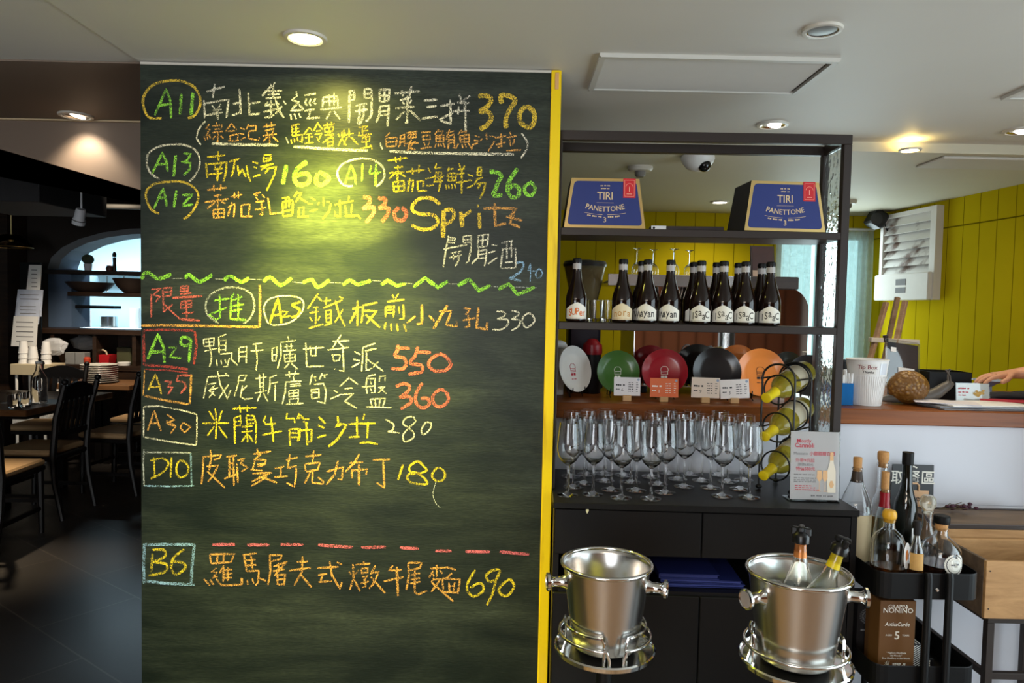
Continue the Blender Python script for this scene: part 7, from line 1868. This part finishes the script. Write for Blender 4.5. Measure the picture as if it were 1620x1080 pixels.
# white boxes low behind the table
p = P(62, 672, 6.45)
for k in range(2):
    o = MB().bbox(-0.17, 0.17, -0.1, 0.1, 0, 0.085, 0.004).build('storage_box', M_paper); o.location = (sx.x + 0.03, 6.62, 0.3308 + 0.0865 * k)
    tag(o, 'white storage box on the low shelf of the cream stand, %s one' % ('lower' if k == 0 else 'upper'), 'box', 'white storage boxes')

# pillar with leaflet rack and dark cabinet with a glass lamp
xk = P(76, 480, 7.0).x
MB_p = MB().box(-7.1, P(18, 480, 7.05).x, 7.0, 7.28, 0, 2.6)
o = MB_p.build('wall_cupboard', M_darkwood); tag(o, 'tall dark wooden cupboard against the left wall', 'cupboard')
t = thing('leaflet_rack', 'hanging rack of white leaflets and printed sheets left of the kitchen opening', 'rack', (P(48, 480, 6.78).x, 6.78, 0))
s = 6.78 / FPX
def zz_(py): return P(48, py, 6.78).z
MB().box(-0.10, 0.10, 0.0, 0.02, zz_(552), zz_(415)).box(-0.03, 0.03, 0.0, 0.03, 0.02, zz_(552)).box(-0.15, 0.15, -0.03, 0.04, 0, 0.02).build('rack_frame', M_black, t)
M_sheet = mat('blue_white_sheet', rgb(196, 204, 222), 0.6, var=0.25, scale=14)
for k, (x0, x1, ya, yb_, tilt) in enumerate(((44, 68, 419, 460, -0.02), (28, 72, 458, 500, 0.03), (30, 70, 478, 512, -0.03), (26, 68, 500, 547, 0.05))):
    xa = (x0 - 48) * s; xb = (x1 - 48) * s
    za, zb2 = zz_(yb_), zz_(ya)
    Mx = Matrix.Translation((0, -0.02 - 0.02 * k, 0)) @ Matrix.Rotation(tilt, 4, 'Y') 
    sh_ = MB().prism([(xa, za), (xb - 0.02, za), (xb, zb2), (xa + 0.03, zb2)], 0, 0.012, M=Matrix.Translation((0, -0.02 - 0.02 * k, 0))).build('leaflets', M_paper if k in (0, 3) else M_sheet, t)
    l = MB()
    for i in range(5): quad(l, flat(-0.0208 - 0.02 * k), xa + 0.05, xb - 0.04, za + (zb2 - za) * (0.15 + 0.16 * i), za + (zb2 - za) * (0.18 + 0.16 * i))
    l.build('print', M_greyink, sh_)
p = P(18, 391, 6.6)
t = thing('glass_lampshade', 'clear glass dome lampshade hanging in the dark at the left edge', 'pendant lamp', (p.x, 6.6, p.z))
MB().lathe([(0.17, 0), (0.165, 0.03), (0.13, 0.075), (0.07, 0.11), (0.02, 0.12), (0.02, 0.123), (0.072, 0.1135), (0.133, 0.078), (0.169, 0.031), (0.174, 0.0)], 36).build('shade', pane('lamp_glass', (0.8, 0.75, 0.65, 1)), t)
MB().tube([(0.172 * math.cos(2 * PI * i / 40), 0.172 * math.sin(2 * PI * i / 40), 0) for i in range(40)], 0.004, 6, closed=True).build('brass_rim', M_gold, t)
MB().cyl((0, 0, 0.12), (0, 0, 2.85 - p.z), 0.006).lathe([(0, 0.05), (0.018, 0.055), (0.022, 0.12), (0, 0.125)], 16).build('stem', M_gold, t)

# ceiling track spot
p = P(126, 343, 4.6)
t = thing('track_spotlight', 'small white spotlight hanging on a rod from the dark ceiling', 'spotlight', (p.x, 4.6, p.z))
MB().cyl((0.012, 0, 0.045), (0.012, 0, 2.85 - p.z), 0.006).build('rod', M_white, t)
q_ = Matrix.Rotation(0.35, 4, 'Y') @ Matrix.Rotation(0.25, 4, 'X')
MB().lathe([(0, 0.055), (0.026, 0.053), (0.030, 0.04), (0.032, -0.01), (0.038, -0.02), (0.038, -0.05), (0.032, -0.05), (0.03, -0.03), (0, -0.03)], 28, M=q_).build('lamp_head', M_white, t)
MB().tube([(0.038 * math.cos(2 * PI * i / 24), 0.038 * math.sin(2 * PI * i / 24), -0.022) for i in range(24)], 0.003, 6, closed=True).xf(q_).build('collar_ring', M_chrome, t)
# pipes under the dark ceiling
p = P(110, 325, 6.2); 
o = MB().cyl((-7.0, 6.2, p.z), (-1.2, 6.2, p.z), 0.022).build('ceiling_pipe', mat('grey_pipe', rgb(150, 146, 140), 0.4, 0.5, var=0.05)); tag(o, 'long grey pipe running across the dark dining room ceiling', 'pipe')
p = P(20, 254, 4.0)
o = MB().tube([(p.x - 1.2, 4.0, p.z - 0.01), (p.x + 0.06, 4.0, p.z), (p.x + 0.13, 4.05, p.z + 0.04), (p.x + 0.16, 4.2, p.z + 0.10)], 0.03, 12).build('ceiling_duct', mat('pale_duct', rgb(196, 190, 176), 0.5, var=0.05)); tag(o, 'short pale duct bending up into the ceiling at the left edge', 'duct')
p0_ = P(60, 312, 5.0)
o = MB().bbox(p0_.x - 0.6, p0_.x + 0.14, 4.8, 5.6, p0_.z - 0.06, p0_.z + 0.2, 0.005).build('air_unit', mat('dark_grey_unit', rgb(58, 58, 60), 0.6, var=0.05)); tag(o, 'dark box-shaped air unit under the dining room ceiling', 'air conditioner')

# ---------------------------------------------------------------- kitchen opening: shelves, dishes and sideboard
kxr = -1.75
def kx(px, Y=KY): return P(px, 480, Y).x
def kzz(py, Y=KY): return P(150, py, Y).z
sideb = thing('sideboard', 'dark wooden sideboard with open compartments under the kitchen opening', 'sideboard', (kx(78), 6.86, 0))
W = kxr - kx(78); D = 0.42
zt_, zs = kzz(521, 6.86), kzz(578, 6.86)
MB().bbox(-0.02, W, 0, D, zt_ - 0.05, zt_, 0.004).build('top', M_darkwood, sideb)
mb = MB().box(0, W, 0.02, D, zs - 0.05, zs).box(0, W, D - 0.02, D, 0.0, zt_ - 0.05)
mb.box(0, W, 0.03, D - 0.02, 0.0, zs - 0.05)
mb.build('carcass', M_darkwood, sideb)
for px in (80, 147, 210): MB().box(kx(px, 6.86) - kx(78) - 0.018, kx(px, 6.86) - kx(78) + 0.018, 0.02, D - 0.02, zs, zt_ - 0.05).build('divider', M_darkwood, sideb)
# shelves across the opening
for py, lab in ((430, 'upper dark shelf across the kitchen opening, at the foot of the arch'), (464, 'middle dark shelf across the kitchen opening, under the bowls')):
    z = kzz(py, KY); 
    o = MB().bbox(kx(112) if py > 440 else kx(78), kxr, KY - 0.06, KY + 0.24, z - 0.03, z + 0.012, 0.003).build('kitchen_shelf', M_darkwood, loc=(-3.5, KY, z)); tag(o, lab, 'shelf', 'kitchen opening shelves')
z = kzz(485, KY)
o = MB().bbox(kx(114), kx(175), KY + 0.05, KY + 0.2, z - 0.02, z + 0.012, 0.002).build('hood_rail', M_black, loc=(-4, KY, z)); tag(o, 'short black bar across the lit kitchen opening, below the bowls', 'rail')
def bowl(px, w_, h_, pybase, label, m_):
    z = kzz(464) + 0.0125; s = KY / FPX; R = w_ * s / 2; H = h_ * s
    t = thing('serving_bowl', label, 'bowl', (kx(px), KY + 0.08, z), 0, 'bowls on the kitchen shelf')
    MB().lathe([(0, 0), (R * 0.45, 0), (R * 0.5, 0.006), (R * 0.8, H * 0.45), (R, H), (R * 0.97, H), (R * 0.76, H * 0.5), (R * 0.45, 0.012), (0, 0.01)], 32).build('bowl_body', m_, t)
    MB().tube([(R * 0.985 * math.cos(2 * PI * i / 32), R * 0.985 * math.sin(2 * PI * i / 32), H) for i in range(32)], 0.006, 6, closed=True).build('rim', m_, t)
M_bowl = mat('dark_bowl', rgb(66, 52, 44), 0.5, var=0.15)
bowl(136, 70, 15, 462, 'wide shallow dark bowl on the kitchen shelf, left one', M_bowl)
bowl(205, 60, 22, 462, 'deep dark bowl on the kitchen shelf by the chalkboard edge', M_bowl)
z = kzz(430) + 0.0125; s = KY / FPX
t = thing('potted_cactus', 'round cactus in a small white pot on the upper kitchen shelf', 'plant', (kx(135), KY + 0.05, z))
MB().lathe([(0, 0), (5 * s, 0), (6.2 * s, 11 * s), (5.4 * s, 11 * s), (0, 9 * s)], 20).build('pot', M_paper, t)
M_cactus = mat('cactus_green', rgb(74, 84, 62), 0.7, var=0.2, scale=40, bump=0.4)
mb = MB()
n = 40; rings = []
for i in range(11):
    a = -PI / 2 + PI * i / 10
    rings.append([((8.2 * s * math.cos(a) * (1 + 0.07 * math.cos(10 * 2 * PI * j / n)) + 0.0005) * math.cos(2 * PI * j / n), (8.2 * s * math.cos(a) * (1 + 0.07 * math.cos(10 * 2 * PI * j / n)) + 0.0005) * math.sin(2 * PI * j / n), 18 * s + 8 * s * math.sin(a)) for j in range(n)])
mb.rings(rings, smooth=True); mb.build('cactus', M_cactus, t)
t = thing('pepper_mill', 'tall dark pepper mill on the upper kitchen shelf', 'pepper mill', (kx(177), KY + 0.05, z))
MB().lathe([(0, 0), (3.2 * s, 0), (3.0 * s, 6 * s), (2.3 * s, 12 * s), (2.6 * s, 22 * s), (0, 22.3 * s)], 20).build('mill_body', M_darkwood, t)
MB().lathe([(0, 22.4 * s), (2.9 * s, 22.8 * s), (3.0 * s, 27 * s), (1.8 * s, 30 * s), (0, 31 * s)], 20).build('mill_head', M_darkwood, t)
o = MB().lathe([(0, 0), (5 * s, 0), (6 * s, 4 * s), (4.5 * s, 9 * s), (0, 10 * s)], 20).build('round_jar', mat('rust_red_jar', rgb(96, 52, 42), 0.4, var=0.1), loc=None); o.location = (kx(168), KY + 0.07, z); tag(o, 'small rust coloured round jar left of the pepper mill', 'jar')
# red basket bag and other things in the sideboard
zsb = zs + 0.0008
def kxs(px): return P(px, 560, 6.95).x
s = 6.95 / FPX
t = thing('red_basket', 'red handled basket in the sideboard compartment', 'basket', (kxs(162), 6.98, zsb))
mb = MB().rings([[(-9 * s, -0.05, 0), (11 * s, -0.05, 0), (11 * s, 0.07, 0), (-9 * s, 0.07, 0)], [(-11 * s, -0.06, 16 * s), (14 * s, -0.06, 16 * s), (14 * s, 0.08, 16 * s), (-11 * s, 0.08, 16 * s)]])
mb.build('basket_body', mat('red_weave', rgb(190, 26, 34), 0.5, var=0.15, scale=60), t)
MB().tube([(-9 * s, 0, 15 * s), (-7 * s, 0, 21 * s), (-2 * s, 0, 23.5 * s), (3 * s, 0, 21 * s), (5 * s, 0, 15 * s)], 0.008, 8).build('handle', M_cream_p, t)
o = MB().bbox(-0.07, 0.07, -0.06, 0.06, 0, 0.17, 0.006).build('olive_tin', mat('olive_tin', rgb(74, 74, 50), 0.45, var=0.1)); o.location = (kxs(189), 7.08, zsb); tag(o, 'olive coloured square tin behind the red basket', 'tin')
o = MB().lathe([(0, 0), (0.055, 0), (0.06, 0.03), (0.05, 0.034), (0, 0.034)], 20).build('small_dish', M_paper); o.location = (kxs(198), 6.93, zsb); tag(o, 'small white dish in the sideboard, right of the red basket', 'dish')
for k, (px, lab) in enumerate(((112, 'left'), (128, 'right'))):
    o = MB().bbox(-0.045, 0.045, -0.05, 0.05, 0, 0.115, 0.003).build('grey_carton', mat('pale_grey_carton', rgb(138, 138, 136), 0.6, var=0.05) if k == 0 else bpy.data.materials['pale_grey_carton']); o.location = (kxs(px), 6.98, zsb); tag(o, 'small grey carton in the sideboard, %s of two' % lab, 'carton', 'grey cartons in the sideboard')
o = MB().lathe([(0, 0), (0.028, 0), (0.032, 0.06), (0.02, 0.075), (0, 0.076)], 20).build('red_jar', mat('orange_red_jar', rgb(206, 76, 50), 0.4, var=0.1)); o.location = (kxs(139), 6.94, zsb); tag(o, 'small orange-red jar beside the grey cartons', 'jar')
# crumpled see-through bags on the stand and sideboard
def crumple(name, label, c, rx, ry, rz, seed, m_):
    r_ = random.Random(seed); mb = MB(); n = 18; rings = []
    for i in range(9):
        a = -PI / 2 + PI * i / 8
        rings.append([(rx * math.cos(a) * (1 + r_.uniform(-.28, .28)) * math.cos(2 * PI * j / n) + 0.0004 * j, ry * math.cos(a) * (1 + r_.uniform(-.2, .2)) * math.sin(2 * PI * j / n), rz + rz * math.sin(a) * (1 + r_.uniform(-.12, .12) * math.cos(a))) for j in range(n)])
    mb.rings(rings, smooth=False)
    o = mb.build(name, m_); o.location = c; tag(o, label, 'bag', 'crumpled plastic bags'); return o
M_bag = mat('milky_plastic_bag', rgb(222, 222, 224), 0.25, var=0.05, trans=0.25, ior=1.2)
crumple('plastic_bag', 'crumpled white plastic bag on the sideboard shelf, behind the paper cups', (kxs(101), 6.80, 0.97), 0.13, 0.03, 0.085, 3, M_bag)
o = crumple('plastic_bag', 'bulging see-through bag in the sideboard above the grey cartons', (kxs(122), 7.08, zsb + 0.13), 0.14, 0.07, 0.075, 8, mat('grey_plastic_bag', rgb(150, 150, 152), 0.3, var=0.05, trans=0.3, ior=1.2))
# kitchen fittings
Yk = 8.6
t = thing('steel_worktop', 'steel kitchen worktop seen through the lit opening', 'worktop', (-5.9, Yk, 0))
MB().bbox(0, 4.4, 0, 0.7, 1.14, 1.18, 0.003).build('top', M_steel, t)
MB().box(0.02, 4.38, 0.05, 0.68, 0.0, 1.14).build('cabinet_front', mat('pale_steel', rgb(176, 190, 196), 0.3, 0.3, var=0.05), t)
t = thing('steel_shelf', 'steel wall shelf with hanging utensils in the lit kitchen', 'shelf', (-5.6, 9.28, 1.84))
MB().bbox(0, 4.0, 0, 0.31, 0, 0.03, 0.003).build('shelf_board', M_steel, t)
mb = MB(); rr = random.Random(2)
for i in range(16):
    x = 0.3 + 0.22 * i; L_ = rr.uniform(0.08, 0.17)
    mb.cyl((x, 0.02, -L_), (x, 0.02, 0.0), 0.006, n=6); mb.ball((x, 0.02, -L_ - 0.02), 0.02, 0.008, 0.03, 8)
mb.build('utensils', M_steel, t)
rr = random.Random(6)
for k, (x, h_, r_, cm) in enumerate(((-5.35, 0.20, 0.07, M_paper), (-5.05, 0.13, 0.10, M_steel), (-4.72, 0.24, 0.06, M_paper), (-4.35, 0.15, 0.11, M_steel), (-3.95, 0.10, 0.12, M_steel))):
    o = MB().lathe([(0, 0), (r_ * 0.94, 0), (r_, 0.006), (r_, h_), (r_ * 0.96, h_), (r_ * 0.95, 0.01), (0, 0.01)], 24).build('kitchen_pot' if cm is M_steel else 'white_jug', cm); o.location = (x, Yk + 0.3, 1.1808)
    tag(o, '%s on the steel worktop in the lit kitchen, %s from the left' % ('steel pot' if cm is M_steel else 'white jug', ['first', 'second', 'third', 'fourth', 'fifth'][k]), 'pot' if cm is M_steel else 'jug', 'kitchen pots and jugs')
# added warm spots without fixtures, brightening the dining seats and plates
spot('dining_fill_spot', (-3.75, 4.9, 2.8), (0.05, 0.05, -1), 330, (1, 0.78, 0.5), math.radians(74), 0.7, 0.06)
spot('dining_fill_spot', (-3.2, 5.5, 2.7), (-0.42, 0.85, -1.25), 170, (1, 0.85, 0.65), math.radians(60), 0.7, 0.06)
# ================================================================ person reaching over the counter at the right edge
def skin_obj(name, joints, bones, material, parent, levels=2):
    me = bpy.data.meshes.new(name)
    me.from_pydata([j[0] for j in joints], bones, [])
    o = bpy.data.objects.new(name, me); COL.objects.link(o); o.parent = parent
    sk = o.modifiers.new('skin', 'SKIN')
    lay = me.skin_vertices[0] if me.skin_vertices else None
    if lay is None:
        me.attributes.new  # pragma: no cover
    for i, j in enumerate(joints):
        lay.data[i].radius = (j[1], j[2] if len(j) > 2 else j[1])
        lay.data[i].use_root = i == 0
    sk.use_smooth_shade = True
    sb = o.modifiers.new('smooth', 'SUBSURF'); sb.levels = levels; sb.render_levels = levels
    me.materials.append(material)
    return o
wr = P(1604, 590, 2.93)                                # wrist
el = P(1726, 587, 2.74)                                # elbow, outside the frame
hx = wr.x - 0.0
pers = thing('person', 'person reaching a bare forearm across the counter from the right edge', 'person', (el.x + 0.10, 2.42, 0))
O = Vector(pers.location)
YP = 2.42
def yy(v): return YP - (v - 3.5) if v > 3.3 else v      # the trunk faces the counter
def J(x, y, z, r, r2=None): return ((x - O.x, yy(y) - O.y, z - O.z), r, r2 if r2 else r)
px0 = O.x + 0.0
M_skin = mat('skin', rgb(206, 150, 118), 0.5, var=0.06, scale=20)
hd = Vector((px0 + 0.02, 3.46, 1.66))
J_ = [J(px0, 3.50, 0.95, 0.15, 0.11), J(px0, 3.50, 1.12, 0.14, 0.10), J(px0, 3.49, 1.30, 0.16, 0.11), J(px0, 3.48, 1.44, 0.10, 0.09), J(px0, 3.47, 1.52, 0.055), J(px0 + 0.0, 3.46, 1.58, 0.058),
      J(px0, 3.445, 1.64, 0.078, 0.09), J(px0, 3.45, 1.71, 0.078, 0.095), J(px0, 3.46, 1.765, 0.05, 0.06),
      J(px0 - 0.15, 3.46, 1.42, 0.062), J(el.x - 0.03, 2.60, 1.345, 0.050), J(el.x, el.y, el.z, 0.043), J((wr.x * .45 + el.x * .55), (wr.y * .45 + el.y * .55), (wr.z * .45 + el.z * .55) + 0.002, 0.042), J(wr.x + 0.02, wr.y, wr.z, 0.027, 0.023), J(wr.x - 0.03, wr.y - 0.005, wr.z - 0.004, 0.034, 0.018), J(wr.x - 0.075, wr.y - 0.01, wr.z - 0.012, 0.036, 0.015),
      J(px0 + 0.16, 3.48, 1.42, 0.062), J(px0 + 0.23, 3.47, 1.16, 0.048), J(px0 + 0.20, 3.38, 0.95, 0.04), J(px0 + 0.17, 3.48, 0.90, 0.03),
      J(px0 - 0.09, 3.50, 0.86, 0.095), J(px0 - 0.10, 3.50, 0.48, 0.062), J(px0 - 0.10, 3.52, 0.09, 0.042), J(px0 - 0.10, 3.43, 0.035, 0.036), J(px0 + 0.09, 3.50, 0.86, 0.095), J(px0 + 0.10, 3.50, 0.48, 0.062), J(px0 + 0.10, 3.52, 0.09, 0.042), J(px0 + 0.10, 3.43, 0.035, 0.036)]
B_ = [(0, 1), (1, 2), (2, 3), (3, 4), (4, 5), (5, 6), (6, 7), (7, 8), (3, 9), (9, 10), (10, 11), (11, 12), (12, 13), (13, 14), (14, 15), (3, 16), (16, 17), (17, 18), (18, 19), (0, 20), (20, 21), (21, 22), (22, 23), (0, 24), (24, 25), (25, 26), (26, 27)]
# fingers and thumb rooted in the palm
palm = Vector((wr.x - 0.075, wr.y - 0.01, wr.z - 0.012))
for k, (dy, ln) in enumerate(((-0.030, 0.066), (-0.010, 0.078), (0.010, 0.074), (0.029, 0.058))):
    b0 = len(J_)
    a = palm + Vector((-0.012, dy, 0.0))
    J_ += [J(a.x, a.y, a.z, 0.010), J(a.x - ln * 0.45, a.y + dy * 0.10, a.z - 0.006, 0.0088), J(a.x - ln * 0.78, a.y + dy * 0.12, a.z - 0.020, 0.0080), J(a.x - ln * 0.98, a.y + dy * 0.12, a.z - 0.036, 0.0072)]
    B_ += [(15, b0), (b0, b0 + 1), (b0 + 1, b0 + 2), (b0 + 2, b0 + 3)]
b0 = len(J_); a = Vector((wr.x - 0.04, wr.y - 0.04, wr.z - 0.010))
J_ += [J(a.x, a.y, a.z, 0.012), J(a.x - 0.030, a.y - 0.022, a.z - 0.014, 0.0105), J(a.x - 0.058, a.y - 0.026, a.z - 0.026, 0.0085)]
B_ += [(14, b0), (b0, b0 + 1), (b0 + 1, b0 + 2)]
body = skin_obj('body', J_, B_, M_skin, pers)
# clothing and hair
def shell(name, rings, m_, label=None):
    mb = MB(); mb.rings(rings, smooth=True)
    o = mb.build(name, m_, pers)
    return o
def ell(cx0, cy0, z, rx_, ry_, n=28): return [(cx0 - O.x + rx_ * math.cos(2 * PI * j / n), yy(cy0) - O.y + ry_ * math.sin(2 * PI * j / n), z) for j in range(n)]
M_shirt = mat('dark_work_shirt', rgb(40, 42, 48), 0.8, var=0.1, scale=30)
shirt = shell('shirt', [ell(px0, 3.50, 0.90, 0.185, 0.14), ell(px0, 3.50, 1.10, 0.172, 0.128), ell(px0, 3.49, 1.30, 0.195, 0.14), ell(px0, 3.485, 1.42, 0.185, 0.125), ell(px0, 3.48, 1.485, 0.11, 0.095), ell(px0, 3.475, 1.51, 0.07, 0.07)], M_shirt)
MB().tube([Vector((px0 - 0.13, 2.46, 1.42)) - O, Vector((el.x - 0.03, 2.56, 1.365)) - O, Vector((el.x - 0.025, 2.61, 1.342)) - O], [0.082, 0.068, 0.066], 16).build('sleeve', M_shirt, pers)
MB().tube([Vector((px0 + 0.13, 2.44, 1.43)) - O, Vector((px0 + 0.20, 2.445, 1.30)) - O, Vector((px0 + 0.225, 2.45, 1.2)) - O], [0.082, 0.07, 0.066], 16).build('sleeve', M_shirt, pers)
M_trou = mat('dark_trousers', rgb(30, 30, 34), 0.8, var=0.1, scale=30)
for k in (-1, 1):
    MB().tube([Vector((px0 + k * 0.085, 2.42, 0.93)) - O, Vector((px0 + k * 0.10, 2.42, 0.48)) - O, Vector((px0 + k * 0.10, 2.40, 0.07)) - O], [0.112, 0.082, 0.07], 16).build('trouser_leg', M_trou, pers)
M_hair = mat('black_hair', rgb(22, 18, 16), 0.5, var=0.3, scale=80, bump=0.3)
MB().lathe([(0, 0.118), (0.045, 0.112), (0.085, 0.08), (0.102, 0.03), (0.100, -0.02), (0.09, -0.03), (0.094, 0.02), (0.08, 0.07), (0, 0.105)], 28, M=Matrix.Translation(Vector((px0, 2.445, 1.70)) - O)).build('hair', M_hair, pers)
mb = MB(); f0 = Vector((px0, 2.558, 1.675)) - O
for k in (-1, 1): mb.ball((f0.x + k * 0.031, f0.y - 0.012, f0.z + 0.018), 0.012, 0.009, 0.007, 12)
mb.build('eyes', mat('eye_white', rgb(210, 205, 200), 0.2, var=0), pers)
mb = MB(); mb.lathe([(0, 0.02), (0.008, 0.01), (0.014, -0.016), (0.009, -0.024), (0, -0.025)], 12, M=Matrix.Translation((f0.x, f0.y, f0.z + 0.0)) @ Matrix.Rotation(0.35, 4, 'X'))
for k in (-1, 1): mb.ball((f0.x + k * 0.083, f0.y - 0.085, f0.z + 0.01), 0.010, 0.018, 0.03, 12)
mb.build('nose_and_ears', M_skin, pers)
MB().ball((f0.x, f0.y - 0.008, f0.z - 0.047), 0.024, 0.008, 0.007, 14).build('lips', mat('lips', rgb(170, 96, 86), 0.4, var=0), pers)
# dish added behind the little menu, its pale blue painting in a bluish reflection
p = P(1585, 604, 3.12)
t = thing('reflection_dish', 'added pale blue dish standing for a bluish reflection under the reaching forearm', 'dish', (p.x, 3.20, ZK))
MB().lathe([(0, 0), (0.028, 0), (0.03, 0.004), (0.012, 0.012), (0.010, (p.z - ZK) * 0.6), (0.03, (p.z - ZK) * 0.8), (0.075, p.z - ZK), (0.072, p.z - ZK + 0.003), (0.028, (p.z - ZK) * 0.86), (0, (p.z - ZK) * 0.8)], 32).build('dish_body', mat('blue_reflection_glass', rgb(176, 192, 226), 0.1, var=0, trans=0.4), t)
